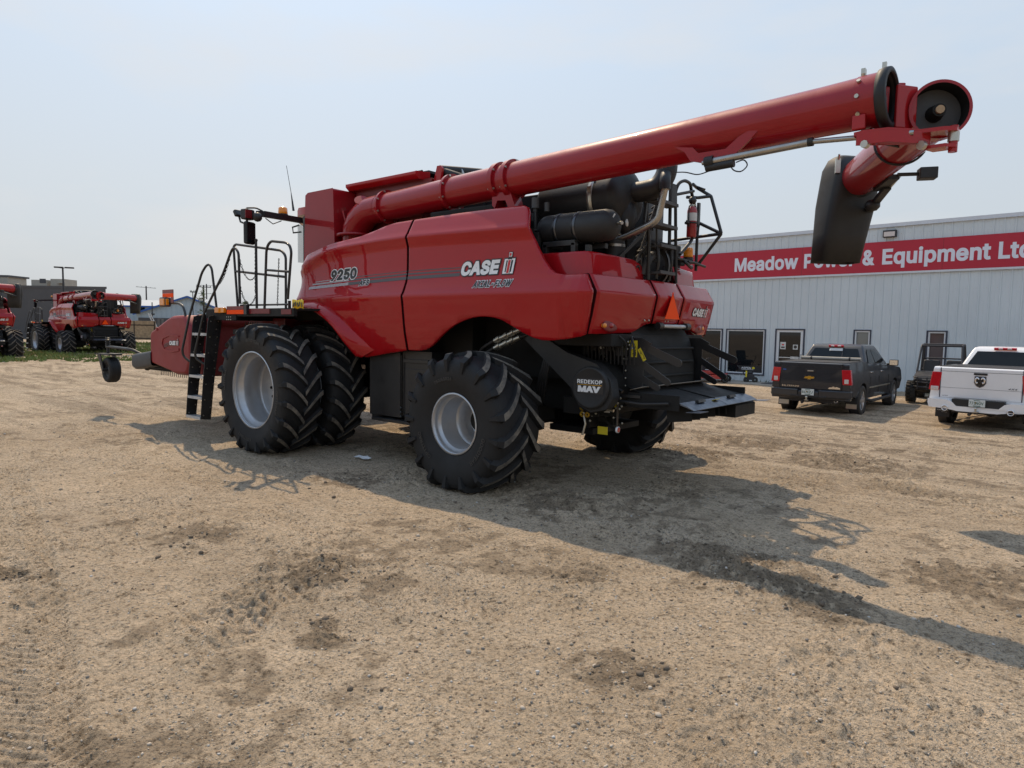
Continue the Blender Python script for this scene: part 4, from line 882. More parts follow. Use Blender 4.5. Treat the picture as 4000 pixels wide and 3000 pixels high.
    g = MB(); g.prism([(3.46, 2.6), (3.46, 3.96), (1.75, 3.94), (1.9, 3.6), (2.2, 2.6)], lambda a, b, t: (a, t, b), -.74, .74); g.bx(1.3, 3.44, -1.15, 1.15, 2.9, 3.12)
    g.build('tank_hopper', M['red_dull'], root, bevel=.02)
    g = MB(); g.prism([(.90, 3.985), (.90, 4.03), (.62, 4.06), (.62, 3.93), (.84, 3.93)], lambda a, b, t: (t, a, b), 1.92, 3.52); g2 = g.mirror_y(); g.merge(g2)
    g.prism([(1.66, 3.70), (1.60, 4.06), (1.63, 4.10), (1.70, 4.10), (1.80, 3.78)], lambda a, b, t: (a, t, b), .66, .70); g.bx(1.5, 1.9, .5, .72, 3.7, 3.82)
    g.build('tank_lid', M['red'], root, bevel=.012)
    g = MB(); g.bx(1.95, 3.50, -.62, .62, 4.055, 4.09); g.tube([(1.98, .72, 4.06), (3.5, .72, 4.06)], .022, 8); g.tube([(1.72, -.6, 4.06), (1.50, 0, 4.10), (1.72, .62, 4.06)], .07, 8); g.tube([(1.72, .62, 4.05), (1.45, .5, 3.95), (1.3, .45, 3.85)], .06, 8)
    g.build('lid_seal', M['plastic'], root)
    g = MB()
    for k in range(8): g.sphere((3.35-.12*k, .765, 3.74+.03*(k % 3)), .017, 8)
    for k in range(4): g.box((3.2-.18*k, .75, 3.72), (.14, .01, .06))
    g.build('bolt_row', M['zinc'], root)
    g = MB(); g.lathe([(.35, .001), (.35, .105), (.345, .115), (.33, .115), (.31, .105), (-.35, .105), (-.35, 0.001)], (1.64, 0, 4.025), 'Y', 24); g.tube([(1.68, .352, 4.075), (1.64, .36, 4.045), (1.66, .352, 4.0)], .012, 6)
    g.build('work_light_drum', M['steel'], root)
    # ---- cab
    g = MB(); CP = [(4.30, 1.02), (4.42, 1.02), (4.75, .84), (5.05, .64), (5.30, .42), (5.45, .2)]; CP = CP+[(a, -b) for a, b in CP[::-1]]
    g.prism(CP, lambda a, b, t: (a, b, t), 2.15, 3.60)
    cb = g.build('cab', M['glass'], root, bevel=.03)
    g = MB(); g.prism([(4.25, 1.10), (4.50, 1.10), (4.80, .93), (5.15, .70), (5.40, .46), (5.55, .2), (5.55, -.2), (5.40, -.46), (5.15, -.70), (4.80, -.93), (4.50, -1.10), (4.25, -1.10)], lambda a, b, t: (a, b, t), 3.62, 3.74); g.build('cab_roof', M['red'], cb, bevel=.04)
    g = MB(); 
    g.beam((4.40, 1.04, 2.2), (4.40, 1.04, 3.60), .05, .05)
    g.tube([(4.42, 1.10, 3.35), (4.5, 1.2, 3.33), (4.52, 1.2, 3.42), (4.45, 1.12, 3.46)], .014, 8); g.build('cab_post', BLK, cb)
    g = MB(); g.bx(4.345, 4.375, 1.08, 1.20, 2.85, 3.45); g.build('side_glass', M['cabglass'], cb)
    g = MB(); g.tube([(4.80, 1.0, 3.74), (4.84, 1.0, 3.92), (4.87, 1.0, 4.05), (5.00, 1.0, 4.50)], [.02, .012, .005, .004], 6); g.build('antenna', BLK, root)
    g = MB(); g.lathe([(3.745, .075), (3.76, .08), (3.84, .075), (3.855, .06), (3.86, .001)], (5.28, .9, 0), 'Z', 20, 0); g.lathe([(3.70, .085), (3.745, .085)], (5.28, .9, 0), 'Z', 20, 1); g.build('beacon', [M['amber'], BLK], root)
    # mirror on its arm
    g = MB(); g.beam((4.35, 1.15, 3.52), (4.0, 2.02, 3.47), .07, .085); g.beam((4.1, 1.75, 3.475), (3.98, 2.12, 3.47), .06, .06)
    g.tube([(3.98, 2.02, 3.43), (3.98, 2.02, 3.50), (4.02, 2.12, 3.545), (4.12, 2.22, 3.54), (4.12, 2.22, 3.38)], .012, 8, fillet=.03); g.tube([(4.2, 1.6, 3.44), (4.1, 1.8, 3.36), (4.05, 1.95, 3.42)], .008, 6)
    g.sphere((3.93, 2.15, 3.40), .07, 10); g.tube([(4.1, 2.22, 3.30), (4.1, 2.22, 3.44)], .018, 8); g.tube([(4.12, 2.2, 3.30), (4.32, 2.2, 3.36), (4.36, 2.2, 3.44)], .014, 8)
    arm = g.build('mirror_arm', M['plastic'], root)
    g = MB(); rt = Matrix.Rotation(R_(14), 3, 'Z'); g.box((4.07, 2.2, 3.175), (.07, .19, .33), rt); g.build('mirror', M['plastic'], arm, bevel=.03)
    g = MB(); g.box((4.034, 2.191, 3.175), (.006, .155, .29), rt); g.build('mirror_glass', M['glass'], arm)
    g = MB(); g.box((4.08, 2.22, 3.44), (.12, .17, .15), rt); g.build('work_light', M['plastic'], arm, bevel=.02)
    g = MB(); g.box((4.017, 2.24, 3.44), (.012, .12, .12), rt); g.build('reflector', M['reflred'], arm)
    g = MB(); g.box((4.34, 2.22, 3.48), (.06, .14, .10), (0, .5, .2)); g.build('work_light', M['plastic'], arm, bevel=.015)
    # ---- unloading auger
    A0 = Vector((2.62, .92, 3.575)); A1 = Vector((-4.13, 1.33, 3.715)); AX = (A1-A0).normalized()
    def ap(x): return A0+(A1-A0)*((A0.x-x)/(A0.x-A1.x))
    g = MB(); el = [(3.24, .92, 3.10), (3.24, .92, 3.22), (3.22, .92, 3.32), (3.13, .92, 3.43), (2.99, .92, 3.52), (2.84, .92, 3.568), tuple(A0)]
    g.tube(el, [.205, .205, .21, .215, .21, .20, .20], 28, caps=False); g.lathe([(3.20, .20), (3.20, .30), (3.235, .30), (3.235, .20)], (3.22, .92, 0), 'Z', 28)
    g.box((3.32, 1.06, 3.50), (.02, .14, .16), (0, .25, .7)); g.cyl((2.98, 1.02, 3.705), (2.97, 1.03, 3.718), .10, None, 20)
    e = g.build('auger_elbow', M['red_tube'], root)
    MT = [M['red_tube'], M['plastic'], M['black_dull']]
    g = MB(); g.tube([ap(2.62), ap(1.10)], .196, 40, caps=False); g.tube([ap(1.10), ap(-3.6)], .200, 40, caps=False)
    tip = [ap(-3.6), ap(-3.9)]; g.tube(tip, [.200, .205], 40, caps=False); g.tube([ap(-3.9), ap(-4.09)], .210, 40, caps=False)
    g.tube([ap(-4.12), ap(-3.6)], .192, 40, 2, caps=False); g.cyl(ap(-3.62), ap(-3.60), .19, None, 30, 2)
    rot = AX.to_track_quat('X', 'Z').to_matrix()
    g.lathe([(-.045, .205), (-.045, .228), (-.01, .236), (.03, .232), (.035, .195), (-.02, .190)], ap(-4.10), 'X', 40, 1, rot=rot)
    tb = g.build('unloading_auger', MT, root)
    def flange(x, rr=.238, w=.022, bolts=8, two=False):
        f_ = MB(); f_.lathe([(-w, .19), (-w, rr), (w, rr), (w, .19)], ap(x), 'X', 40, 0, smooth=False, rot=rot)
        for k in range(bolts):
            a = 2*math.pi*(k+.5)/bolts; q = ap(x)+rot @ Vector((0, (rr-.017)*math.cos(a), (rr-.017)*math.sin(a)))
            f_.cyl(q-AX*(w+.012), q+AX*(w+.016), .014, None, 6, 1)
        f_.build('flange', [M['red_tube'], M['zinc']], tb, flat_angle=30)
    flange(2.47); flange(1.06)
    for x in (.17, -.03): flange(x, .236, .035, 6)
    g = MB(); g.prism([(.21, 3.47), (.21, 3.33), (.17, 3.29), (.13, 3.38), (.0, 3.37), (-.05, 3.27), (-.18, 3.22), (-.07, 3.47)], lambda a, b, t: (a, t, b), 1.02, 1.20); g.build('auger_cradle', M['red_tube'], root, bevel=.01)
    g = MB()
    for k in range(10):
        a = 2*math.pi*k/10; q = ap(-3.93)+rot @ Vector((0, .215*math.cos(a), .215*math.sin(a))); n_ = (rot @ Vector((0, math.cos(a), math.sin(a))))
        g.cyl(q-n_*.01, q+n_*.012, .017, None, 8)
    q = ap(-3.92)+Vector((0, .05, .225)); g.box(q, (.03, .05, .06)); g.box(ap(-4.06)+Vector((0, 0, .25)), (.03, .03, .07))
    g.build('tip_bolt', M['zinc'], tb)
    # inner flighting at the open end
    fl = MB(); G = []
    for k in range(30):
        t = k/29; a = t*2*math.pi*1.2+.6; cpt = ap(-4.05+.35*t); dv = rot @ Vector((0, math.cos(a), math.sin(a))); G.append([cpt+dv*.03, cpt+dv*.17])
    fl.grid(G); fl.tube([ap(-4.08), ap(-3.6)], .035, 10); fl.build('flighting', M['greyplastic'], tb)
    # folded outer section
    B0 = Vector((-4.43, 1.10, 3.625)); B1 = Vector((-3.27, -1.22, 3.62)); BX = (B1-B0).normalized(); rotb = BX.to_track_quat('X', 'Z').to_matrix()
    g = MB(); g.tube([B0, B0+BX*.10], .228, 40, caps=False); g.tube([B0+BX*.10, B0+BX*.16], [.228, .20], 40, caps=False); g.tube([B0+BX*.15, B1], .200, 40, caps=False)
    g.tube([B0, B0+BX*.35], [.205, .192], 40, 2, caps=False); g.lathe([(0, .205), (0, .228)], B0, 'X', 40, 0, rot=rotb)
    g.cyl(B0+BX*.14, B0+BX*.16, .195, None, 36, 1); g.cyl(B0+BX*.02, B0+BX*.16, .05, .07, 20, 2); g.cyl(B0+BX*.0, B0+BX*.03, .032, None, 14, 3)
    fo = g.build('folding_auger', [M['red_tube'], M['greyplastic'], M['black_dull'], M['wood']], root)
    H = MB(); zz = 3.44
    H.prism([(-3.90, 1.50), (-3.98, 1.53), (-4.15, 1.50), (-4.34, 1.30), (-4.50, 1.28), (-4.57, 1.22), (-4.57, 1.10), (-4.5, 1.0), (-4.35, .98), (-4.1, 1.12), (-3.90, 1.25)], lambda a, b, t: (a, b, t), zz-.03, zz)
    H.prism([(-3.92, 1.52), (-3.98, 1.53), (-4.15, 1.51), (-4.33, 1.32), (-4.40, 1.22)], lambda a, b, t: (a, b, t), zz-.11, zz-.02); H.prism([(-4.35, 1.26), (-4.5, 1.27), (-4.57, 1.20), (-4.54, 1.12), (-4.4, 1.12)], lambda a, b, t: (a, b, t), zz-.15, zz-.125)
    H.cyl((-4.54, 1.17, zz-.18), (-4.54, 1.17, zz+.02), .032, None, 12); H.box((-4.02, 1.20, 3.63), (.10, .10, .42), (0, 0, .5)); H.box((-4.10, 1.06, 3.85), (.10, .12, .08), (0, 0, .6)); H.box((-4.2, 1.18, 3.66), (.20, .03, .34), (0, 0, .95))
    H.box((-3.93, 1.47, 3.52), (.10, .05, .12))
    H.build('fold_hinge', M['red'], root, bevel=.012)
    q = MB(); q.cyl((-4.54, 1.17, zz-.10), (-4.54, 1.17, zz-.03), .04, None, 8); q.cyl((-4.36, 1.30, zz-.13), (-4.345, 1.33, zz-.13), .035, None, 10); q.cyl((-4.0, 1.49, zz-.11), (-3.99, 1.54, zz-.11), .03, None, 8); q.build('hinge_pin', M['zinc'], root)
    # fold actuator under the tube
    g = MB(); yb = ap(-3).y
    g.prism([(-2.32, 3.58), (-2.50, 3.55), (-2.56, 3.49), (-2.82, 3.49), (-2.94, 3.58), (-3.13, 3.66), (-3.14, 3.63), (-3.02, 3.52), (-2.90, 3.42), (-2.82, 3.40), (-2.62, 3.39), (-2.48, 3.43), (-2.42, 3.52)], lambda a, b, t: (a, yb+t+.012*0, b), .16, .185)
    g.build('actuator_bracket', M['red_tube'], root, bevel=.004)
    p0 = Vector((-2.66, 1.44, 3.395)); p1 = Vector((-3.56, 1.42, 3.44)); p2 = Vector((-4.30, 1.36, 3.405))
    g = MB(); g.cyl(p0, p1, .033, None, 14, 0); g.cyl(p1, p2, .021, None, 12, 0); g.cyl(p1+Vector((.03, 0, 0)), p1-Vector((.012, 0, 0)), .036, None, 14, 1); g.cyl(p0+Vector((.06, 0, 0)), p0, .02, None, 10, 0)
    dv = (p1-p0).normalized(); g.cyl(p0-dv*.03, p0+dv*.05, .052, None, 14, 1); g.cyl(p0-dv*.02+Vector((0, 0, -.05)), p0+dv*.24+Vector((0, 0, -.052)), .036, None, 12, 1)
    g.tube([p0+dv*.26+Vector((0, 0, -.05)), p0+dv*.34+Vector((0, .02, -.04)), p0+dv*.38+Vector((0, .02, -.10)), p0+dv*.32+Vector((0, .02, -.15)), p0+dv*.24+Vector((0, 0, -.12)), p0+dv*.20+Vector((0, 0, -.06))], .006, 6, 1, fillet=.05)
    g.tube([p0+dv*.02+Vector((0, 0, -.08)), p0-dv*.10+Vector((0, 0, -.10)), p0-dv*.22+Vector((0, 0, -.05)), p0-dv*.35+Vector((0, -.05, -.02))], .006, 6, 1, fillet=.05)
    g.build('fold_actuator', [M['steel'], M['plastic']], root)
    # hose round the folded tube, camera and lamp on it
    g = MB(); cpt = B0+BX*1.02; G = [cpt+rotb @ Vector((.12*math.sin(a*.5), .212*math.cos(a), .212*math.sin(a))) for a in np.linspace(-2.6, 2.0, 26)]
    g.tube([(-3.98, 1.3, 3.50), (-3.95, 1.1, 3.45)]+[tuple(k) for k in G], .011, 8); g.build('spout_hose', M['plastic'], root)
    cA = B0+BX*1.55; side = Vector((BX.y, -BX.x, 0))
    if side.dot(Vector((-1, 0, 0))) < 0: side = -side
    g = MB(); g.beam(cA+side*.12+Vector((0, 0, -.19)), cA+BX*.55+side*.12+Vector((0, 0, -.20)), .10, .05); g.beam(cA+BX*.35+side*.16+Vector((0, 0, -.22)), cA+BX*.95+side*.14+Vector((0, 0, -.36)), .07, .05); g.sphere(cA+BX*.75+side*.12+Vector((0, 0, -.34)), .085, 10, 0, (1, 1, .8))
    g.cyl(cA+BX*.1+side*.2+Vector((0, 0, -.16)), cA+BX*.9+side*.16+Vector((0, 0, -.33)), .016, None, 8, 1)
    g.build('spout_linkage', [M['plastic'], M['zinc']], root)
    g = MB(); lp = cA+side*.42+Vector((0, 0, -.17)); g.tube([cA+side*.15+Vector((0, 0, -.17)), lp], .02, 8); g.box(lp, (.16, .14, .11), (0, 0, .4)); g.build('spout_lamp', M['plastic'], root, bevel=.02)
    # rubber spout
    E0 = B1+BX*(-.12)
    g = MB(); rows = []
    dn = Vector((-.02, -.05, -1.0)); ax2 = BX; sd2 = side
    prof = [(.13, .19, .09, .25), (.13, .225, .13, .225), (.13, .262, .19, .12), (.14, .275, .20, -.02), (.15, .28, .195, -.30), (.16, .265, .165, -.62), (.17, .250, .140, -.94)]
    tw = R_(24); sd2 = side*math.cos(tw)+BX*math.sin(tw); BX2 = BX*math.cos(tw)-side*math.sin(tw)
    for (al, wa, wb, dz) in prof:
        cpt = E0+BX*al+Vector((0, 0, dz))-side*(.06+.11*max(0, -dz)); row = []
        for k in range(32):
            a = 2*math.pi*k/32; ca = math.copysign(abs(math.cos(a))**.38, math.cos(a)); sa = math.copysign(abs(math.sin(a))**.38, math.sin(a))
            row.append(cpt+sd2*wa*ca+BX2*(wb*sa))
        row.append(row[0]); rows.append(row)
    g.add(rows[0][:-1], [tuple(range(32))])
    g.grid(rows)
    o = g.build('auger_spout', M['plastic'], root); so_ = o.modifiers.new('solid', 'SOLIDIFY'); so_.thickness = .012
    g = MB(); g.lathe([(-.03, .20), (-.03, .222), (.03, .222), (.03, .20)], E0+BX*(-.02), 'X', 32, 0, rot=rotb); g.build('spout_clamp', M['plastic'], root)
    g = MB(); qv = E0-sd2*.27+Vector((0, 0, .12)); g.box(qv, (.05, .05, .16), (0, 0, .5)); g.cyl(qv+Vector((0, 0, .04)), qv+BX*-.05+Vector((0, 0, .12)), .012, None, 6); g.build('spout_latch', M['zinc'], root)
    build_combine_rear(root); build_combine_front(root)
    front_wheel(2.10, 1, root, True); front_wheel(1.32, 1, root, False); front_wheel(1.32, -1, root, False); front_wheel(2.10, -1, root, True)
    rear_wheel(1, root); rear_wheel(-1, root)
    return root

def build_combine_rear(root):
    BLK = M['black']; BD = M['black_dull']; PL = M['plastic']
    # engine bay behind the tank
    g = MB(); g.bx(.20, 1.3, -1.2, 1.2, 3.0, 3.35); g.bx(-.40, .9, -1.15, .55, 2.4, 3.55); g.bx(-1.15, -.4, -1.15, .30, 2.4, 3.0); g.bx(.9, 1.75, -1.0, .6, 3.0, 3.72); g.bx(-1.25, -.3, .3, 1.2, 2.38, 2.62)
    g.build('engine_bay', BD, root, bevel=.02)
    g = MB(); g.lathe([(-.44, .001), (-.445, .08), (-.47, .13), (-.52, .162), (-.58, .172), (-1.34, .172), (-1.40, .160), (-1.45, .12), (-1.475, .06), (-1.48, .001)], (0, 1.05, 2.985), 'X', 36); at = g.build('air_tank', PL, root)
    g = MB()
    for x in (-.72, -.98): g.lathe([(x, .174), (x, .178), (x-.045, .178), (x-.045, .174)], (0, 1.05, 2.985), 'X', 36)
    g.build('strap', M['strapmetal'], at)
    g = MB(); g.cyl((-1.47, 1.06, 2.995), (-1.53, 1.06, 2.995), .016, None, 8, 0); g.cyl((-1.51, 1.06, 2.99), (-1.54, 1.07, 2.99), .022, None, 6, 0); g.box((-1.452, 1.10, 3.06), (.012, .05, .06), (0, -.5, .5), 1); g.build('valve', [M['zinc'], M['offwhite']], at)
    g = MB()
    for a, b in (((-.62, 1.2, 2.45), (-.62, 1.2, 2.80)), ((-1.02, 1.2, 2.45), (-1.02, 1.2, 2.80)), ((-.60, 1.2, 2.80), (-1.04, 1.2, 2.80)), ((-1.14, 1.1, 2.5), (-1.14, 1.1, 2.78)), ((-.62, .9, 2.8), (-.62, 1.2, 2.8)), ((-.5, 1.2, 2.45), (-.5, 1.2, 2.95)), ((-1.0, .9, 2.78), (-1.25, .9, 2.78))): g.beam(a, b, .06, .06)
    g.build('tank_stand', BLK, root, bevel=.004)
    g = MB(); g.lathe([(-.18, .001), (-.18, .30), (-.22, .33), (-1.16, .33), (-1.20, .345), (-1.24, .345), (-1.30, .31), (-1.36, .20), (-1.385, .001)], (0, .52, 3.36), 'X', 40)
    g.sphere((-1.30, .58, 3.14), .15, 16, 0, (.8, .8, 1.35)); g.sphere((-1.36, .66, 3.06), .03, 8, 1, (.6, 1, 1.6))
    ac = g.build('air_cleaner', [PL, M['offwhite']], root)
    g = MB(); g.lathe([(-.93, .331), (-.93, .340), (-.995, .340), (-.995, .331)], (0, .52, 3.36), 'X', 40); g.box((-.96, .84, 3.43), (.05, .03, .10)); g.build('strap', M['zinc'], ac)
    g = MB(); g.tube([(-1.25, .52, 3.42), (-1.45, .50, 3.42), (-1.62, .45, 3.45), (-1.70, .40, 3.60), (-1.70, .38, 3.95)], .115, 20, fillet=.16); g.tube([(-1.76, .55, 3.40), (-1.76, .55, 3.50), (-1.72, .46, 3.60), (-1.6, .3, 3.62)], .062, 14, fillet=.1)
    g.build('intake_pipe', PL, root)
    g = MB(); g.tube([(-.90, .62, 2.875), (-1.18, .60, 2.885), (-1.34, .58, 2.93), (-1.62, .56, 3.04), (-1.69, .55, 3.10), (-1.76, .55, 3.42)], .042, 16, fillet=.12)
    g.lathe([(3.395, .043), (3.395, .055), (3.42, .055), (3.42, .043)], (-1.755, .55, 0), 'Z', 16); g.build('exhaust_pipe', M['steel'], root)
    g = MB(); g.cyl((-.42, 1.15, 3.24), (-.42, 1.15, 3.36), .045, None, 14, 0); g.cyl((-.42, 1.15, 3.20), (-.42, 1.15, 3.24), .025, None, 10, 1); g.cyl((-.55, 1.1, 3.20), (-.55, 1.1, 3.30), .03, None, 12, 0)
    g.tube([(-.42, 1.15, 3.22), (-.44, 1.16, 3.0), (-.40, 1.15, 2.8)], .016, 8, 1); g.tube([(-.3, 1.25, 2.98), (-.48, 1.18, 2.985)], .008, 6, 0)
    for k in range(3): g.box((-.36, 1.10, 3.15-.22*k), (.03, .05, .09), None, 1)
    g.build('fuel_filter', [M['greyplastic'], BLK], root)
    g = MB(); g.lathe([(2.55, .13), (2.80, .13), (2.88, .12)], (-1.16, .60, 0), 'Z', 20); g.lathe([(2.80, .134), (2.83, .134)], (-1.16, .60, 0), 'Z', 20, 1); g.build('canister', [PL, M['steel']], root)
    g = MB(); g.lathe([(0, .20), (.02, .28), (.06, .28)], (-1.30, -.02, 2.62), 'Y', 24); g.tube([(-1.38, .3, 2.5), (-1.42, .26, 2.68), (-1.4, .12, 2.74)], .05, 12, fillet=.1); g.build('alternator', [M['greyplastic']], root)
    g = MB(); 
    for k in range(14):
        a = k*.6; g.tube([(-1.34+.02*math.sin(k), .50-.05*k % .5, 2.5+.09*k % .9), (-1.40, .42-.04*k % .5, 2.62+.08*k % .9), (-1.36, .36-.05*k % .5, 2.45+.1*k % .9)], .012, 6, k % 2, fillet=.1)
    g.build('wiring', [PL, M['greyplastic']], root)
    g = MB(); g.sphere((-.9, -.5, 3.62), .10, 12, 0, (1, 1, 1.1)); g.bx(-1.1, -.7, -.7, -.3, 3.0, 3.5, 1); g.build('coolant_cap', [M['red_dull'], BLK], root)
    # rear ladder
    g = MB()
    for y, y2 in ((.315, .43), (-.17, -.165)): g.tube([(-1.46, y, 2.44), (-1.47, y2*.2+y*.8, 2.9), (-1.46, y2, 3.32 if y > 0 else 3.70)], .022, 8)
    for y in (.20, -.13): g.tube([(-1.50, y, 2.46), (-1.52, y+.01, 2.56), (-1.54, y+.02, 2.68), (-1.52, y+.015, 2.80), (-1.51, y+.01, 2.88)], .020, 8, fillet=.05)
    g.beam((-1.2, .95, 2.44), (-1.45, .45, 2.95), .035, .035); g.beam((-1.45, .45, 2.95), (-1.47, .43, 3.3), .03, .03); g.beam((-1.2, .72, 2.62), (-1.28, .5, 2.62), .03, .02)
    lad = g.build('rear_ladder', BLK, root)
    for z, y0, y1 in ((2.525, .24, -.14), (2.835, .24, -.14), (3.07, .36, -.16), (3.34, .38, -.16)):
        g = MB(); g.box((-1.50, (y0+y1)/2, z), (.16, y0-y1, .025)); g.box((-1.572, (y0+y1)/2, z+.008), (.012, y0-y1, .035)); g.build('step', M['greyplastic'], lad)
    # railing cage
    g = MB(); rd = .021
    g.tube([(-1.45, -.42, 2.44), (-1.45, -.32, 3.56), (-1.48, -.34, 3.66), (-1.5, -.46, 3.71), (-1.5, -.62, 3.70), (-1.46, -.74, 3.62), (-1.44, -1.02, 3.27), (-1.50, -.70, 2.99), (-1.48, -.44, 2.80)], rd, 8, fillet=.06)
    g.tube([(-1.44, -1.0, 2.64), (-1.44, -1.0, 3.07), (-1.45, -1.0, 3.25)], rd, 8)
    g.tube([(-1.77, -1.0, 3.10), (-1.46, -1.0, 2.71)], rd, 8); g.tube([(-1.06, -1.0, 3.06), (-1.77, -1.0, 3.10)], rd, 8)
    g.tube([(-1.44, -1.02, 3.27), (-1.77, -1.0, 3.10), (-1.61, -1.0, 3.59), (-1.41, -1.0, 3.72), (-1.46, -.78, 3.72)], rd, 8, fillet=.02)
    g.tube([(-1.61, -1.0, 3.59), (-1.50, -.86, 3.56), (-1.42, -.7, 3.55)], rd, 8); g.tube([(-1.45, -.33, 3.52), (-1.5, -.72, 3.62)], rd*.9, 8)
    g.beam((-1.40, -1.0, 3.735), (-1.52, -.98, 3.68), .06, .03); g.box((-1.45, -.25, 3.52), (.05, .12, .22)); g.box((-1.47, -.95, 3.36), (.03, .05, .3))
    g.beam((-1.46, -.9, 3.215), (-1.46, -.62, 3.215), .04, .03); g.sphere((-1.5, -.70, 3.50), .055, 8)
    g.build('rear_railing', BLK, root)
    g = MB(); g.lathe([(2.80, .055), (2.81, .062), (2.905, .060), (2.92, .05), (2.922, .001)], (-1.42, -.80, 0), 'Z', 20, 0); g.lathe([(2.76, .07), (2.795, .068)], (-1.42, -.80, 0), 'Z', 20, 1)
    for k in range(3): g.lathe([(2.82+.03*k, .0615), (2.825+.03*k, .064), (2.83+.03*k, .0615)], (-1.42, -.80, 0), 'Z', 20, 0)
    g.build('beacon', [M['amber'], BLK], root)
    g = MB(); g.box((-1.40, -.80, 2.735), (.2, .26, .02)); g.tube([(-1.42, -.5, 2.76), (-1.5, -.8, 2.73), (-1.52, -1.1, 2.70)], .018, 8); g.tube([(-1.42, -.62, 2.76), (-1.5, -.60, 2.70), (-1.45, -.85, 2.66), (-1.40, -.95, 2.70)], .02, 8, fillet=.05); g.box((-1.36, -.62, 2.72), (.15, .12, .08)); g.build('beacon_bracket', BLK, root)
    # ---- straw chopper
    MT = [M['black'], M['white'], M['zinc'], M['yellow'], M['decal_black'], M['gold']]
    g = MB(); g.lathe([(-1.02, .001), (-1.02, .30), (1.02, .30), (1.02, .001)], (-1.18, 0, 1.20), 'Y', 40)
    g.prism([(-.62, 1.30), (-.90, 1.05), (-1.2, .93), (-1.55, 1.0), (-1.62, 1.18), (-1.50, 1.70), (-1.40, 1.90), (-.7, 1.95), (-.45, 1.75)], lambda a, b, t: (a, t, b), -.68, .68)
    g.bx(-1.5, -.4, -1.15, 1.15, 1.66, 1.80); g.bx(-1.2, -.7, -.9, .9, .85, 1.05)
    for k in range(3): g.bx(-1.635, -1.60, -.62, .62, 1.30+.16*k, 1.33+.16*k)
    g.prism([(-1.42, 1.90), (-1.53, 1.74), (-1.60, 1.48), (-1.61, 1.20), (-1.50, 1.2), (-1.45, 1.6), (-1.25, 1.90)], lambda a, b, t: (a, t, b), -.70, .70)
    ch = g.build('straw_chopper', BD, root, bevel=.012)
    g = MB(); g.prism([(-.12, 1.88), (-.32, 1.90), (-.95, 1.58), (-1.34, 1.47), (-1.52, 1.30), (-1.56, 1.10), (-1.48, .98), (-1.28, .93), (-1.12, 1.0), (-1.02, 1.18), (-.40, 1.66)], lambda a, b, t: (a, t, b), 1.04, 1.19)
    g.build('belt_shield', M['plastic'], ch, bevel=.03)
    g = MB(); g.lathe([(1.18, .236), (1.215, .236), (1.235, .222), (1.228, .205), (1.228, .001)], (-1.285, 0, 1.205), 'Y', 48); g.build('pulley_cover', M['plastic'], ch)
    g = MB(); P = lambda off: (lambda a, b: (-1.285+.155-a, 1.229+off, 1.175+b))
    g.add([(-1.285+.175, 1.2295, 1.14), (-1.285-.175, 1.2295, 1.14), (-1.285-.175, 1.2295, 1.31), (-1.285+.175, 1.2295, 1.31)], [(0, 1, 2, 3)], 4)
    text(g, 'REDEKOP', lambda a, b: (-1.285+.162-a, 1.232, 1.250+b), .325, .044, 1, .035, 0, 1.0); text(g, 'MAV', lambda a, b: (-1.285+.155-a, 1.232, 1.155+b), .30, .070, 1, .08, .05, 1.0)
    g.add([(-1.285+.16, 1.232, 1.234), (-1.285-.16, 1.232, 1.234), (-1.285-.16, 1.232, 1.240), (-1.285+.16, 1.232, 1.240)], [(0, 1, 2, 3)], 5)
    g.build('maker_lettering', MT, ch)
    def bar2d(p, q, w, n=6):
        p = Vector(p); q = Vector(q); a = (q-p).normalized(); b = Vector((-a.y, a.x)); L = [p+b*w/2, ]
        out = [p-b*w/2]
        for k in range(n+1): t = -math.pi/2+math.pi*k/n; out.append(q+b*(w/2*math.sin(t))+a*(w/2*math.cos(t)))
        out.append(p+b*w/2); return [(v.x, v.y) for v in out]
    for y in (.76, -.76):
        g = MB(); fn = lambda a, b, t: (a, y+t, b)
        g.prism([(-1.44, 1.20), (-1.46, 1.76), (-1.66, 1.76), (-1.78, 1.70), (-1.68, 1.62), (-1.68, 1.22)], fn, -.004, .004); g.prism(bar2d((-1.60, 1.70), (-2.10, 1.50), .085), fn, -.0055, .0055); g.prism(bar2d((-1.55, 1.545), (-1.98, 1.285), .075), fn, -.0055, .0055); g.prism(bar2d((-1.5, 1.40), (-1.86, 1.215), .07), fn, -.0055, .0055)
        g.bx(-1.46, -1.44, y-.03, y+.03, 1.15, 1.8); g.build('spreader_fin', BLK, ch)
        g = MB()
        for k in range(7): g.sphere((-1.475, y+.03*(1 if y > 0 else -1), 1.22+.085*k), .012, 6)
        g.cyl((-1.44, y+.04, 1.52), (-1.50, y+.04, 1.52), .012, None, 6); g.build('bolt', M['zinc'], ch)
    # warning stickers
    def sticker(y, x0, z0, w, h, rot_=0.0, two=True):
        g = MB(); c, s_ = math.cos(rot_), math.sin(rot_)
        P = lambda a, b, o: (x0-(a*c-b*s_), y+o, z0+(a*s_+b*c))
        Q = lambda poly, o, m: g.add([P(a*w, b*h, o) for a, b in poly], [tuple(range(len(poly)))], m)
        Q([(0, 0), (1, 0), (1, 1), (0, 1)], .007, 3)
        Q([(.15, .58), (.85, .58), (.5, .92)], .009, 4); Q([(.24, .62), (.76, .62), (.5, .87)], .011, 3); Q([(.38, .64), (.62, .64), (.58, .76), (.44, .72)], .013, 4)
        Q([(0, .485), (1, .485), (1, .50), (0, .50)], .009, 4)
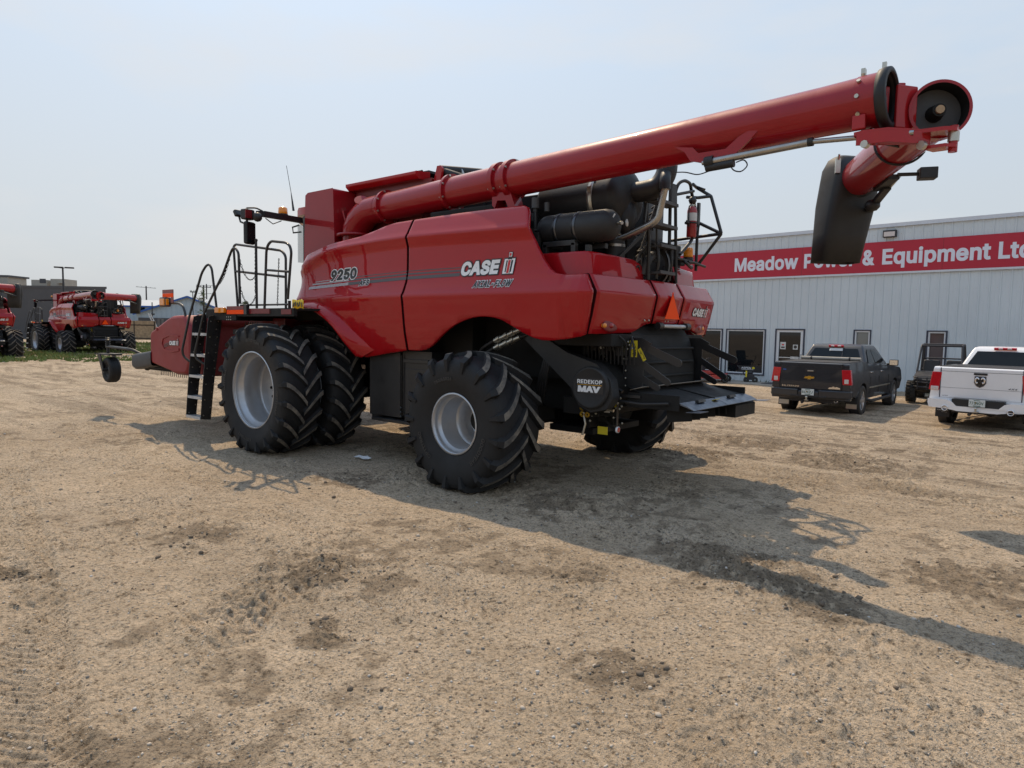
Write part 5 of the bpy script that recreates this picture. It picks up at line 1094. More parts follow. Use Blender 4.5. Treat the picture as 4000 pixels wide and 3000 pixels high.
        Q([(.68, .08), (.84, .08), (.84, .32), (.68, .32)], .009, 4); Q([(.70, .34), (.82, .34), (.82, .43), (.70, .43)], .009, 4); Q([(.36, .18), (.60, .18), (.60, .22), (.36, .22)], .009, 4); Q([(.14, .06), (.18, .06), (.18, .44), (.14, .44)], .009, 4)
        g.build('warning_sticker', MT, ch)
    sticker(.76, -1.505, 1.545, .098, .185); sticker(.76, -1.68, 1.50, .045, .15, -R_(58)+math.pi*0+R_(88))
    # tail board
    g = MB(); G = []
    for x, z in ((-1.58, 1.215), (-1.66, 1.185), (-1.74, 1.16), (-1.95, 1.12), (-2.12, 1.09), (-2.20, 1.075), (-2.21, 1.055), (-1.95, 1.095), (-1.6, 1.14)): G.append([(x, y, z) for y in np.linspace(-.90, .90, 9)])
    g.grid(G); g.bx(-2.2, -1.58, .90, .915, 1.0, 1.16); g.bx(-2.2, -1.58, -.915, -.90, 1.0, 1.16)
    g.box((-1.9, .02, 1.135), (.62, .012, .012), (0, -.17*1, 0))
    for k in range(9):
        y = .80-.20*k; g.box((-2.15, y, .96), (.26, .006, .17), (0, .1, .35 if k < 4 else -.35))
    g.prism([(-2.30, 1.0), (-2.33, .98), (-2.33, .84), (-2.05, .84), (-2.0, 1.05)], lambda a, b, t: (a, t, b), -.92, -.30); 
    tb = g.build('tail_board', BD, ch)
    g = MB(); g.box((-1.665, .0, 1.205), (.16, 1.76, .006), (0, .27, 0)); g.build('rubber_flap', M['concrete'], tb)
    g = MB()
    g.prism([(-2.19, 1.085), (-2.29, 1.055), (-2.36, 1.02), (-2.36, 1.015), (-2.28, 1.045), (-2.19, 1.07)], lambda a, b, t: (a, t, b), .025, .90); g.prism([(-2.19, 1.085), (-2.29, 1.055), (-2.36, 1.02), (-2.36, 1.015), (-2.28, 1.045), (-2.19, 1.07)], lambda a, b, t: (a, t, b), -.90, .015)
    for y in (.86, -.98): g.box((-2.40, y+.04, 1.01), (.16, .20, .005), (0, .05, 0))
    lip = M['steelblue'] = mat('bare_steel_lip', (.13, .15, .185), .34, .9, 0, .15, 12, .02, 40, .2)
    g.build('edge_lip', lip, tb)
    g = MB()
    for y in (.5, -.35): g.box((-2.25, y, 1.085), (.04, .18, .03), (0, .3, 0), 0)
    g.box((-2.26, .12, 1.078), (.05, .12, .004), (0, .3, 0), 1); g.build('lip_clip', [BLK, M['yellow']], tb)
    g = MB()
    for sd in (1, -1):
        y = .95*sd
        g.tube([(-1.40, y*.98, 1.13), (-1.40, y*1.02, 1.09), (-1.50, y*1.05, 1.065), (-1.80, y*1.05, 1.05), (-2.10, y, 1.075)], .016, 8, fillet=.04); g.beam((-1.42, y, 1.12), (-1.75, y*.98, 1.12), .012, .03)
        g.cyl((-1.52, y*.97, 1.16), (-1.44, y*.97, 1.2), .02, None, 8)
    g.build('side_hoop', BLK, tb)
    for sd in (1, -1):
        g = MB(); g.box((-1.48, .95*sd, .92), (.012, .03, .36)); g.lathe([(-1.50, .001), (-1.50, .036), (-1.48, .036), (-1.48, .001)], (0, .95*sd, .735), 'X', 20, 2); g.lathe([(-1.503, .001), (-1.503, .028)], (0, .95*sd, .735), 'X', 20, 1)
        g.build('rear_reflector', [BLK, M['taillens'], M['white']], root)
    # damper under the hood edge, hitch parts and small hardware
    g = MB(); g.cyl((-1.56, .18, 1.90), (-1.56, -.5, 1.90), .024, None, 12, 0); g.cyl((-1.56, .24, 1.90), (-1.56, .14, 1.90), .045, None, 14, 1); g.cyl((-1.56, -.48, 1.90), (-1.56, -.58, 1.90), .045, None, 14, 1)
    for y in (.55, .45, .05, -.02): g.sphere((-1.56, y, 1.96), .013, 6, 2)
    g.build('hood_damper', [M['alu'], BLK, M['zinc']], root)
    g = MB(); g.bx(-.95, -.3, -.5, .62, .58, .66); g.bx(-.98, -.90, .2, .75, .68, 1.05); g.box((-1.05, .52, .74), (.25, .05, .10), (0, .3, 0)); g.box((-1.12, .70, .92), (.10, .02, .30)); g.box((-1.28, .85, .95), (.30, .02, .18))
    g.beam((-1.12, .80, 1.0), (-1.45, .82, .96), .03, .03); g.beam((-1.10, .70, .85), (-1.30, .66, .66), .05, .03)
    g.build('drawbar', BD, root, bevel=.01)
    g = MB(); rng = random.Random(4)
    for k in range(6): g.lathe([(.905, .012), (.915, .030), (.905, .034), (.895, .03)], (-.98-.07*(k % 2), 0, .86+.075*(k//2)), 'Y', 14, 1)
    for k in range(26): g.sphere((-1.0-.55*rng.random(), .86+.12*rng.random(), .78+.35*rng.random()), .012+.006*rng.random(), 6, 0)
    for k in range(16): g.sphere((-1.15-.42*rng.random(), .82+.04*rng.random(), 1.50+.27*rng.random()), .013, 6, 0)
    g.cyl((-1.05, .93, .99), (-1.42, .93, .94), .018, None, 10, 0); g.box((-1.30, .88, .93), (.07, .01, .05), None, 2); g.box((-1.20, .80, .68), (.13, .01, .09), None, 3); g.box((-1.40, .86, 1.02), (.05, .01, .10), None, 3); g.box((-1.06, 1.02, 1.70), (.07, .02, .04), None, 1); g.box((-1.22, .9, 1.68), (.06, .02, .10), None, 2)
    g.tube([(-1.0, .9, .85), (-1.03, .91, .75), (-1.0, .92, .62)], .014, 8, 0)
    g.build('coupler', [M['zinc'], M['gold'], M['offwhite'], M['yellow']], root)
    # dark tangle between chopper and hood
    g = MB()
    for k in range(14):
        x = -.95-.05*k; g.tube([(x, .80+.1*(k % 3), 1.78), (x-.05, .92, 1.62+.03*(k % 4)), (x-.02, .86, 1.46)], .011, 6, 0, fillet=.06)
    for k in range(5): g.box((-1.0-.11*k, .85, 1.62+.05*(k % 2)), (.09, .09, .12))
    g.build('wiring', PL, root)

def build_combine_front(root):
    BLK = M['black']; PY = 2.15
    P = MB(); P.bx(3.05, 5.55, .95, 2.12, 2.045, 2.08); P.bx(3.0, 5.5, 2.10, 2.16, 1.96, 2.075); P.bx(5.46, 5.54, 1.0, 2.15, 1.93, 2.07); P.bx(3.2, 5.4, 1.3, 1.36, 1.92, 2.05); P.bx(4.55, 5.30, 1.5, 2.17, 1.90, 2.02)
    P.build('platform', M['black_dull'], root, bevel=.006)
    P = MB(); P.bx(3.60, 4.35, 2.161, 2.175, 2.0, 2.07); P.bx(3.05, 3.3, 2.161, 2.17, 1.99, 2.06); P.build('platform_trim', M['red_dull'], root)
    # boarding ladder
    lad = thing('boarding_ladder', None, None, (0, 0, 0)); lad.parent = root
    top = [(5.42, 1.98), (5.02, 1.98)]
    for x, nm in ((5.72, 0), (5.22, 1)):
        g = MB(); dx = -.0
        sec = [(2.06, 2.0), (2.26, 1.96), (2.28, 1.86), (2.345, .98), (2.385, .32), (2.22, .30), (2.16, .98), (2.05, 1.86)]
        g.prism([(y, z) for y, z in sec], lambda a, b, t: (x+t+.0*b+(1.98-b)*.05, a, b), -.006, .006); g.build('stringer', BLK, lad)
        g = MB()
        for k in range(13):
            z = .38+.125*k; y0, y1 = 2.15+.0*z, 2.36
            for y in ((2.10+(2-z)*.075, 2.22+(2-z)*.075) if k % 2 == 0 else (2.12+(2-z)*.075,)): g.cyl((x-.012+(1.98-z)*.05, y, z), (x+.012+(1.98-z)*.05, y, z), .012, None, 6)
        g.build('bolt', M['zinc'], lad)
    for z in (.34, .66, 1.0, 1.34, 1.68):
        xo = (1.98-z)*.05; yo = (2-z)*.07
        g = MB(); g.bx(5.23+xo, 5.71+xo, 2.10+yo, 2.26+yo, z-.012, z+.008); g.bx(5.23+xo, 5.71+xo, 2.255+yo, 2.272+yo, z-.03, z+.012); g.build('step', M['alu'], lad)
    g = MB(); rd = .019
    g.tube([(5.33, 2.30, 1.20), (5.42, 2.38, 1.28), (5.42, 2.40, 1.38), (5.22, 2.34, 2.0), (4.86, 2.20, 2.62), (4.72, 2.15, 2.93), (4.66, 2.15, 2.99), (4.58, 2.15, 3.0), (4.48, 2.15, 2.92), (4.46, 2.15, 2.15)], rd, 8, fillet=.07)
    g.tube([(5.82, 2.30, 1.22), (5.90, 2.36, 1.30), (5.90, 2.38, 1.40), (5.80, 2.30, 1.95), (5.55, 2.2, 2.66), (5.46, 2.17, 2.77), (5.40, 2.15, 2.79), (5.32, 2.15, 2.72), (5.23, 2.12, 2.03)], rd, 8, fillet=.07)
    g.build('handrail', BLK, lad)
    g = MB()
    g.tube([(4.80, 2.0, 2.08), (4.91, 2.0, 3.05), (4.84, 2.0, 3.085), (3.55, 2.0, 2.91), (3.44, 2.0, 2.83), (3.45, 2.0, 2.08)], rd, 8, fillet=.07); g.tube([(4.86, 2.0, 2.67), (3.45, 2.0, 2.53)], rd, 8)
    g.tube([(3.98, 2.15, 2.08), (3.98, 2.15, 3.05)], rd, 8); g.sphere((3.98, 2.15, 3.07), .027, 10)
    g.tube([(3.77, 2.15, 2.05), (3.70, 2.15, 2.90), (3.66, 2.15, 2.98), (3.57, 2.15, 3.03), (3.20, 2.15, 2.985), (3.10, 2.15, 2.94), (3.06, 2.15, 2.85), (3.16, 2.15, 2.2)], rd, 8, fillet=.06); g.tube([(3.73, 2.15, 2.63), (3.13, 2.15, 2.58)], rd*.9, 8)
    g.tube([(4.5, 2.12, 2.13), (3.2, 2.12, 2.13)], .014, 8); g.box((3.15, 2.13, 2.12), (.02, .04, .12))
    g.build('platform_railing', BLK, root)
    def chain(a, b, sag, n):
        g = MB(); a = Vector(a); b = Vector(b); prev = None
        for k in range(n+1):
            t = k/n; p = a.lerp(b, t)-Vector((0, 0, sag*4*t*(1-t)))
            if prev is not None:
                dv = (p-prev).normalized(); nn = dv.orthogonal() if k % 2 else dv.cross(dv.orthogonal()); nn.normalize(); c = (p+prev)/2; L = (p-prev).length*.62
                loop = [c+dv*L*math.cos(q)+nn*L*.5*math.sin(q) for q in np.linspace(0, 2*math.pi, 9)]
                g.tube(loop, .0042, 5, caps=False)
            prev = p
        g.build('safety_chain', M['black_dull'], root)
    chain((4.46, 2.15, 2.82), (3.98, 2.15, 2.58), .18, 22); chain((4.46, 2.15, 2.42), (3.98, 2.15, 2.30), .22, 22); chain((4.72, 2.15, 2.93), (5.26, 2.15, 2.45), .16, 26); chain((3.62, 2.0, 2.80), (3.64, 2.02, 2.12), .0, 26); chain((3.98, 2.16, 3.0), (3.98, 2.17, 2.30), 0, 26)
    g = MB(); g.box((4.99, 2.19, 2.055), (.30, .05, .085), None, 0); g.build('amber_light', M['amber'], root, bevel=.012)
    g = MB(); g.bx(4.30, 4.80, 2.17, 2.185, 2.06, 2.115, 0); g.bx(4.30, 4.80, 2.17, 2.185, 1.995, 2.058, 1); g.build('side_reflector', [M['reflred'], M['smv']], root)
    g = MB(); g.box((4.20, 2.19, 2.06), (.08, .05, .14)); 
    for k in range(6): g.sphere((4.70+.06*(k % 3), 2.172, 1.95-.04*(k//3)), .011, 6, 1)
    g.build('light_bracket', [BLK, M['zinc']], root)
    g = MB(); G = []
    for i in range(9): G.append([(3.03-.035*i+.0, 2.16+.012*math.sin(i*1.9), z+.01*math.sin(i*1.3)) for z in (2.07, 2.13, 2.185)])
    g.grid(G); o = g.build('caution_tag', M['yellowtag'], root); o.modifiers.new('s', 'SOLIDIFY').thickness = .004
    g = MB()
    for k in range(5): g.box((2.98-.05*k, 2.176+.006*math.sin(k*3), 2.12+.01*(k % 2)), (.022, .004, .06), (0, .3*(k % 3-1), 0))
    g.build('tag_print', M['decal_black'], root)
    # feeder house and plumbing in front of the axle
    g = MB(); g.prism([(3.9, 1.2), (3.9, 2.0), (4.6, 2.0), (6.35, 1.55), (6.35, .80), (5.6, .78)], lambda a, b, t: (a, t, b), -.72, .72); g.bx(4.2, 5.3, .8, 1.55, 1.15, 1.95)
    g.build('feeder_house', M['red_dull'], root, bevel=.02)
    g = MB()
    for k in range(6): g.tube([(5.1-.07*k, 1.7, 1.88), (5.12-.07*k, 1.75, 1.65-.04*k), (4.95-.05*k, 1.75, 1.5), (4.7, 1.7, 1.55+.03*k)], .009, 6, fillet=.05)
    g.build('brake_line', M['greyplastic'], root)
    g = MB(); g.tube([(5.15, 2.0, 1.50), (4.98, 2.05, 1.54), (4.85, 2.05, 1.58), (4.7, 1.9, 1.65)], .04, 10, 0, fillet=.05); g.tube([(4.92, 2.05, 1.555), (4.78, 2.03, 1.60)], .048, 10, 1); g.box((4.85, 1.98, 1.72), (.12, .1, .08)); g.build('hose_coupler', [M['plastic'], M['yellowtag']], root)
    # mesh guard under the machine
    g = MB()
    for k in range(12): g.tube([(2.3+.05*k, .3, .70), (2.3+.05*k, .3, 1.0)], .004, 4)
    for k in range(6): g.tube([(2.3, .3, .72+.05*k), (2.85, .3, .72+.05*k)], .004, 4)
    g.build('mesh_guard', M['zinc'], root)

def build_header():
    root = thing('pickup_header', 'red pickup header with end shield and gauge wheel, on the biggest combine', 'harvester header', (0, 0, 0))
    Y = 2.10
    out = [(6.91, 1.975), (6.50, 1.985), (6.40, 1.965), (6.25, 1.76), (6.22, 1.70), (6.22, 1.22), (6.26, 1.14), (6.36, .985), (6.44, .96), (6.90, .955), (7.02, .985), (7.80, 1.10), (7.86, 1.15), (7.84, 1.62), (7.80, 1.68), (7.05, 1.94)]
    c = Vector((sum(a for a, b in out)/len(out), sum(b for a, b in out)/len(out)))
    def ringat(k, y): return [((a-c.x)*k+c.x, y, (b-c.y)*k+c.y) for a, b in out]
    for sd in (1, -1):
        mb = MB(); R = [ringat(1.0, Y-.26), ringat(1.0, Y-.09), ringat(.985, Y-.045), ringat(.95, Y-.012), ringat(.90, Y)]
        vs = [p for rg in R for p in rg]; n = len(out); fs = [(i*n+k, i*n+(k+1) % n, (i+1)*n+(k+1) % n, (i+1)*n+k) for i in range(len(R)-1) for k in range(n)]
        mb.add(vs, fs, 0, True); mb.add(R[-1], [tuple(range(n))])
        # raised swoosh
        sw = [(7.42, 1.49), (7.30, 1.60), (7.0, 1.65), (6.62, 1.63), (6.62, 1.60), (7.0, 1.615), (7.24, 1.56), (7.28, 1.47), (7.18, 1.38), (6.9, 1.37), (6.62, 1.41), (6.62, 1.365), (6.9, 1.325), (7.22, 1.335)]
        mb.prism(sw, lambda a, b, t: (a, Y+t, b), -.01, .014)
        mb.cyl((7.49, Y-.01, 1.735), (7.49, Y+.012, 1.735), .03, None, 14)
        if sd < 0: mb = mb.mirror_y()
        mb.build('end_shield', M['red_plastic'], root)
    g = MB(); text(g, 'CASE', lambda a, b: (6.97-a, Y+.012, 1.455+b+a*.02), .24, .075, 0, .12, .12, 1.0, ref=.06); text(g, 'CASE', lambda a, b: (6.97-a, Y+.015, 1.455+b+a*.02), .24, .075, 1, .06, .12, 1.0, ref=.06)
    ih_logo(g, lambda a, b, l: (6.71-a*.07, Y+.012+l*.0015, 1.46+b*.075), (0, 1), 2); 
    for k in range(3): g.prism([(7.20, 1.41+.022*k), (6.98, 1.45+.024*k), (6.98, 1.458+.024*k), (7.20, 1.418+.022*k)], lambda a, b, t: (a, Y+.004+t, b), 0, .006, 3)
    g.build('maker_lettering', DEC, root)
    g = MB(); g.bx(6.22, 6.42, -1.9, 1.9, .95, 1.95); g.bx(6.2, 6.6, -1.95, 1.95, 1.86, 1.97); g.bx(6.3, 7.2, -1.9, 1.9, .92, 1.0); g.tube([(6.22, -1.9, 1.9), (6.22, 1.95, 1.9)], .10, 12); g.build('frame', M['red_dull'], root, bevel=.01)
    g = MB(); g.tube([(6.9, -1.85, 1.35), (6.9, 1.85, 1.35)], .28, 20); g.bx(7.1, 8.45, -1.85, 1.9, .97, 1.03); g.bx(7.4, 8.5, 1.86, 1.92, .95, 1.1); g.bx(7.6, 7.66, -1.8, 1.85, 1.2, 1.26); g.beam((7.9, 1.85, 1.05), (7.85, 1.85, 1.72), .08, .06); g.bx(7.82, 7.9, 1.80, 1.9, 1.05, 1.70)
    for k in range(4): g.sphere((8.52-.02*k, 1.88, .97), .05, 8)
    g.beam((8.3, 2.0, .98), (7.4, 2.05, 1.02), .02, .02)
    g.build('pickup_deck', M['black_dull'], root, bevel=.008)
    g = MB(); g.beam((7.78, 1.9, 1.70), (8.15, 1.9, 1.30), .05, .05); g.build('lift_arm', M['red'], root)
    g = MB()
    for k in range(22):
        x = 7.95-.08*k; g.tube([(x, 1.85, 1.0), (x-.005, 1.85, .86)], .006, 5)
    g.build('tine', M['black_dull'], root)
    g = MB(); secs = []
    for x, z0, z1, y0, y1 in ((8.68, 1.06, 1.20, 1.94, 2.06), (8.64, .98, 1.235, 1.88, 2.10), (8.5, .95, 1.255, 1.86, 2.12), (8.05, 1.0, 1.30, 1.86, 2.12), (7.75, 1.05, 1.34, 1.86, 2.12)):
        row = []
        for k in range(20):
            a = 2*math.pi*k/20; ca = math.copysign(abs(math.cos(a))**.45, math.cos(a)); sa = math.copysign(abs(math.sin(a))**.45, math.sin(a)); row.append((x, (y0+y1)/2+(y1-y0)/2*ca, (z0+z1)/2+(z1-z0)/2*sa))
        row.append(row[0]); secs.append(row)
    g.grid(secs); g.add(secs[0][:-1], [tuple(range(20))]); g.build('nose_pod', M['greyplastic'], root)
    # gauge wheel
    wx, wz = 9.62, .885
    g = MB(); g.tube([(8.5, 1.95, 1.22), (8.68, 2.05, 1.31), (8.8, 2.1, 1.33), (9.85, 2.1, 1.35)], .03, 8, fillet=.08); g.cyl((9.80, 2.1, 1.20), (9.80, 2.1, 1.50), .03, None, 10); 
    for k in range(5): g.lathe([(1.37+.035*k, .036), (1.38+.035*k, .052), (1.39+.035*k, .036)], (9.80, 2.1, 0), 'Z', 14)
    g.bx(9.40, 9.95, 1.98, 2.24, 1.18, 1.215); g.prism([(9.95, 1.2), (9.80, 1.2), (9.66, .88), (9.60, .83), (9.72, .83)], lambda a, b, t: (a, t, b), 2.23, 2.25); g.prism([(9.95, 1.2), (9.80, 1.2), (9.66, .88), (9.60, .83), (9.72, .83)], lambda a, b, t: (a, t, b), 1.97, 1.99); g.cyl((wx+.04, 1.96, wz), (wx+.04, 2.27, wz), .03, None, 10)
    g.build('gauge_arm', M['black'], root, bevel=.004)
    w = thing('gauge_wheel', None, None, (wx, 2.11, wz)); w.parent = root
    g = MB(); half = [(.075, .13), (.095, .15), (.105, .20), (.098, .235), (.07, .252), (.05, .255), (.045, .250), (.02, .256), (0, .256)]; g.lathe(half+[(-a, b) for a, b in half[-2::-1]], n=40); g.build('tyre', M['rubber'], w)
    g = MB(); g.lathe([(-.07, .14), (.075, .14), (.07, .125), (.03, .11), (.03, .07), (.06, .05), (.06, .001)], n=30)
    for k in range(5): a = k*1.257; g.cyl((.085*math.cos(a), .03, .085*math.sin(a)), (.085*math.cos(a), .05, .085*math.sin(a)), .014, None, 6)
    g.build('rim', M['greyplastic'], w)
    # marker lamp
    g = MB(); g.tube([(6.45, 2.05, 1.90), (6.50, 2.05, 2.05), (6.56, 2.05, 2.14), (6.72, 2.05, 2.19), (7.10, 2.05, 2.20)], .022, 8, fillet=.1); arm = g.build('lamp_arm', M['black'], root)
    g = MB(); g.box((7.18, 2.08, 2.215), (.26, .11, .17)); g.build('lamp_housing', M['greyplastic'], arm, bevel=.025)
    g = MB(); g.box((7.17, 2.135, 2.215), (.19, .03, .12)); g.box((7.10, 2.10, 2.215), (.13, .05, .11)); g.build('amber_lens', M['amber'], arm, bevel=.012)
    g = MB(); g.bx(6.82, 7.24, 2.09, 2.10, 2.365, 2.43, 0); g.bx(6.82, 7.24, 2.09, 2.10, 2.295, 2.363, 1); g.bx(6.84, 6.94, 2.08, 2.089, 2.2, 2.42, 0); g.build('marker_board', [M['reflred'], M['smv']], arm)
    return root

def build_extinguisher():
    root = thing('fire_extinguisher', 'red fire extinguisher clipped to the rear railing of the big combine', 'fire extinguisher', (-1.50, -.70, 3.04))
    g = MB(); g.lathe([(0, .001), (0, .058), (.01, .062), (.33, .062), (.37, .05), (.385, .028), (.385, .001)], axis='Z', n=24); g.build('cylinder', M['mowred'], root)
    g = MB(); g.lathe([(.20, .0632), (.30, .0632)], axis='Z', n=24); g.build('label', M['offwhite'], root)
    g = MB(); g.box((0, 0, .40), (.03, .04, .05)); g.beam((.0, .02, .44), (0, -.10, .47), .018, .012); g.beam((.0, .02, .42), (0, -.09, .41), .018, .010); g.build('valve', M['zinc'], root)
    g = MB(); g.tube([(0, .04, .40), (0, .09, .38), (0, .095, .25), (0, .075, .12)], .009, 8, fillet=.04); g.lathe([(.165, .064), (.165, .068), (.185, .068), (.185, .064)], axis='Z', n=20); g.box((0, .10, .18), (.02, .10, .03)); g.build('hose', M['plastic'], root)
COMBINE = build_combine()
build_header(); build_extinguisher()

# ------------------------------------------------------------------ dealership building
BO = Vector((4.77, -21.62, -0.2)); BU = Vector((-0.9974, 0.0725, 0)); BN = Vector((0.0725, 0.9974, 0))
def bp_(s, z, o=0.0):
    """point on the front wall: s metres along it, height z, o metres out"""
    p = BO+BU*s+BN*o; return (p.x, p.y, z)
def wbox(mb, s0, s1, z0, z1, o0, o1, mi=0):
    return mb.prism([(s0, z0), (s1, z0), (s1, z1), (s0, z1)], lambda a, b, t: bp_(a, b, t), o0, o1, mi)
def build_dealership():
    root = thing('dealership_building', 'white ribbed steel dealership building with a long red name board along its front', 'building', tuple(BO))
    def to(o): o.parent = root; o.matrix_parent_inverse = Matrix.Translation(-BO); return o
    S0, S1, ZT, ZB = -16.0, 13.0, 6.0, -.45
    holes = [(-3.9, -2.12, .15, 2.0), (-1.86, -.17, .12, 2.0), (.34, 1.45, -.4, 2.02), (3.41, 3.95, .62, 2.02), (5.90, 6.45, .62, 2.02)]
    # ribbed sheet: profile swept up, cut round the openings in horizontal bands
    prof = [(0, 0), (.012, .028), (.045, .028), (.057, 0), (.155, 0), (.162, .007), (.178, .007), (.185, 0)]
    def strip(mb, s0, s1, z0, z1):
        xs = []; k = math.floor(s0/.3048)
        while k*.3048 < s1:
            for a, b in prof:
                s = k*.3048+a
                if s0 <= s <= s1: xs.append((s, b))
            k += 1
        xs = [(s0, 0)]+[x for x in xs if s0+.002 < x[0] < s1-.002]+[(s1, 0)]
        mb.grid([[bp_(s, z0, o), bp_(s, z1, o)] for s, o in xs], 0, False)
    g = MB(); zs = sorted({ZB, ZT-.1, *[h[2] for h in holes], *[h[3] for h in holes]})
    for z0, z1 in zip(zs[:-1], zs[1:]):
        cuts = sorted((h[0], h[1]) for h in holes if h[2] < z1-1e-6 and h[3] > z0+1e-6); s = S0
        for a, b in cuts: strip(g, s, a, z0, z1); s = b
        strip(g, s, S1, z0, z1)
    to(g.build('front_wall', M['siding']))
    g = MB(); wbox(g, S0, S1, ZB, ZT-.02, -16, -.16); g.bx(0, .01, 0, .01, -1, -.99); to(g.build('wall', M['trimwhite']))
    g = MB(); wbox(g, S0-.1, S1+.1, ZT-.10, ZT+.02, -.10, .06); wbox(g, S0-.1, S1+.1, ZT-.115, ZT-.10, .045, .075); wbox(g, S0-.1, S1+.1, ZT-.03, ZT+.03, -16.2, -.10)
    rf = to(g.build('roof', M['trimwhite']))
    g = MB(); wbox(g, S0, S1, 4.225, 5.355, .03, .075); sb = to(g.build('sign_board', M['signred']))
    g = MB(); wbox(g, S0, S1, 4.15, 4.222, .03, .085); to(g.build('sign_trim', M['trimwhite']))
    g = MB()
    for a in (-8.6, -3.7, 1.26, 6.2, 11.1): wbox(g, a, a+.012, 4.23, 5.35, .0755, .077)
    j = to(g.build('joint', M['red_dull'])); 
    g = MB(); T = lambda s0, z0: (lambda a, b: bp_(s0+a, z0+b, .080))
    for w, s0, s1 in (('Meadow', -1.62, 1.115), ('Power', 1.35, 3.30), ('&', 3.55, 3.985), ('Equipment', 4.24, 7.63), ('Ltd.', 7.84, 8.95)): text(g, w, T(s0, 4.505), s1-s0, .575, 0, .038, 0, .97)
    to(g.build('lettering', M['signtext']))
    # purlin screws
    g = MB()
    for z in (2.15, 3.55, 5.62):
        k = -52
        while k*.3048 < S1:
            q = Vector(bp_(k*.3048-.06, z, .004)); g.box(q, (.016, .012, .016)); k += 1
    sc = to(g.build('screw_row', M['zinc'])); sc['kind'] = 'stuff'
    # windows and door
    M['blindgrey'] = mat('grey_blind_behind_glass', (.17, .185, .18), .05, 0, .6); M['blindtan'] = mat('tan_blind_behind_glass', (.13, .10, .095), .05, 0, .5)
    def window(h, kind):
        s0, s1, z0, z1 = h
        g = MB(); 
        for a, b, c, e in ((s0-.05, s1+.05, z1, z1+.045), (s0-.05, s0, z0-.05, z1), (s1, s1+.05, z0-.05, z1), (s0, s1, z0-.05, z0)): wbox(g, a, b, c, e, -.12, .045, 0)
        for a, b, c, e in ((s0, s1, z1-.05, z1), (s0, s0+.05, z0, z1-.05), (s1-.05, s1, z0, z1-.05), (s0+.05, s1-.05, z0, z0+.05)): wbox(g, a, b, c, e, -.08, .02, 1)
        w = to(g.build('window', [M['navy'], M['frame']]))
        g = MB(); wbox(g, s0+.05, s1-.05, z0+.05, z1-.05, -.06, -.05); gl = g.build('pane', M['winglass'] if s0 < 3 else (M['blindgrey'] if s0 < 5 else M['blindtan'])); gl.parent = w
        return w
    M['winglass'] = mat('window_glass', (.008, .010, .012), .03, 0, 0, spec=.45)
    ws = [window(h, 0) for k, h in enumerate(holes) if k != 2]
    g = MB(); wbox(g, -1.30, -.30, .17, .46, -.049, -.044); 
    ad = to(g.build('window_poster', M['decal_black'])); ad.parent = ws[1]; ad.matrix_parent_inverse = Matrix.Identity(4)
    g = MB(); text(g, 'ASPEN', lambda a, b: bp_(-1.17+a, .325+b, -.041), .44, .075, 0, .03); wbox(g, -1.17, -.62, .285, .30, -.042, -.041, 0)
    g.prism([(-.68, .325), (-.57, .325), (-.57, .375), (-.555, .375), (-.625, .43), (-.695, .375), (-.68, .375)], lambda a, b, t: bp_(a, b, t), -.042, -.041, 1)
    q = g.build('poster_lettering', [M['white'], M['yellow']]); q.parent = ws[1]
    for k, (a, b) in enumerate(((-.9, .3),)):
        pass
    s0, s1, z0, z1 = holes[2]
    g = MB()
    for a, b, c, e in ((s0-.05, s1+.05, z1, z1+.05), (s0-.05, s0, z0, z1), (s1, s1+.05, z0, z1)): wbox(g, a, b, c, e, -.12, .045, 0)
    for a, b, c, e in ((s0, s1, z1-.09, z1), (s0, s0+.11, z0, z1-.09), (s1-.11, s1, z0, z1-.09), (s0+.11, s1-.11, z0, z0+.22)): wbox(g, a, b, c, e, -.08, .01, 1)
    dr = to(g.build('door', [M['navy'], M['frame']]))
    g = MB(); wbox(g, s0+.11, s1-.11, z0+.22, z1-.09, -.06, -.05); q = g.build('pane', M['winglass']); q.parent = dr
    g = MB(); wbox(g, s0+.13, s1-.05, .86, .90, -.02, .03, 0); wbox(g, s0+.62, s1-.16, .83, .93, .0, .035, 0); wbox(g, s1-.09, s1-.05, .70, 1.05, .01, .05); q = g.build('handle', M['alu']); q.parent = dr
    g = MB(); wbox(g, s0+.15, s0+.38, 1.22, 1.52, -.049, -.046, 0); wbox(g, s0+.19, s0+.34, 1.27, 1.33, -.045, -.0445, 1); wbox(g, s0+.22, s0+.31, 1.38, 1.44, -.045, -.0445, 2); wbox(g, s0+.68, s0+.88, 1.22, 1.42, -.049, -.046, 0)
    g.prism([(s0+.78+.07*math.cos(t), 1.325+.07*math.sin(t)) for t in np.linspace(0, 6.0, 16)], lambda a, b, t: bp_(a, b, t), -.045, -.0445, 1)
    q = g.build('door_notice', [M['offwhite'], M['decal_black'], M['decal_red']]); q.parent = dr
    g = MB(); wbox(g, 4.23, 4.68, 5.50, 5.76, .03, .16, 0); wbox(g, 4.27, 4.64, 5.53, 5.70, .16, .175, 1); to(g.build('flood_light', [M['pole'], M['clearlens']], bevel=.01))
    g = MB(); wbox(g, -3.35, -3.10, .98, 1.24, -.049, -.045, 0); q = g.build('window_notice', M['offwhite']); q.parent = ws[0]
    return root
build_dealership()
def flat_slab(name, pts, z0, z1, m, label=None, cat=None, kind=None):
    g = MB(); g.prism(pts, lambda a, b, t: (a, b, t), z0, z1); o = g.build(name, m, bevel=.01); return tag(o, label, cat, None, kind)
pv = [bp_(-9, 0, .02), bp_(13, 0, .02), bp_(13, 0, 1.1), bp_(2.6, 0, 1.1), bp_(2.2, 0, 2.3), bp_(-1.2, 0, 2.3), bp_(-1.6, 0, 1.1), bp_(-9, 0, 1.1)]
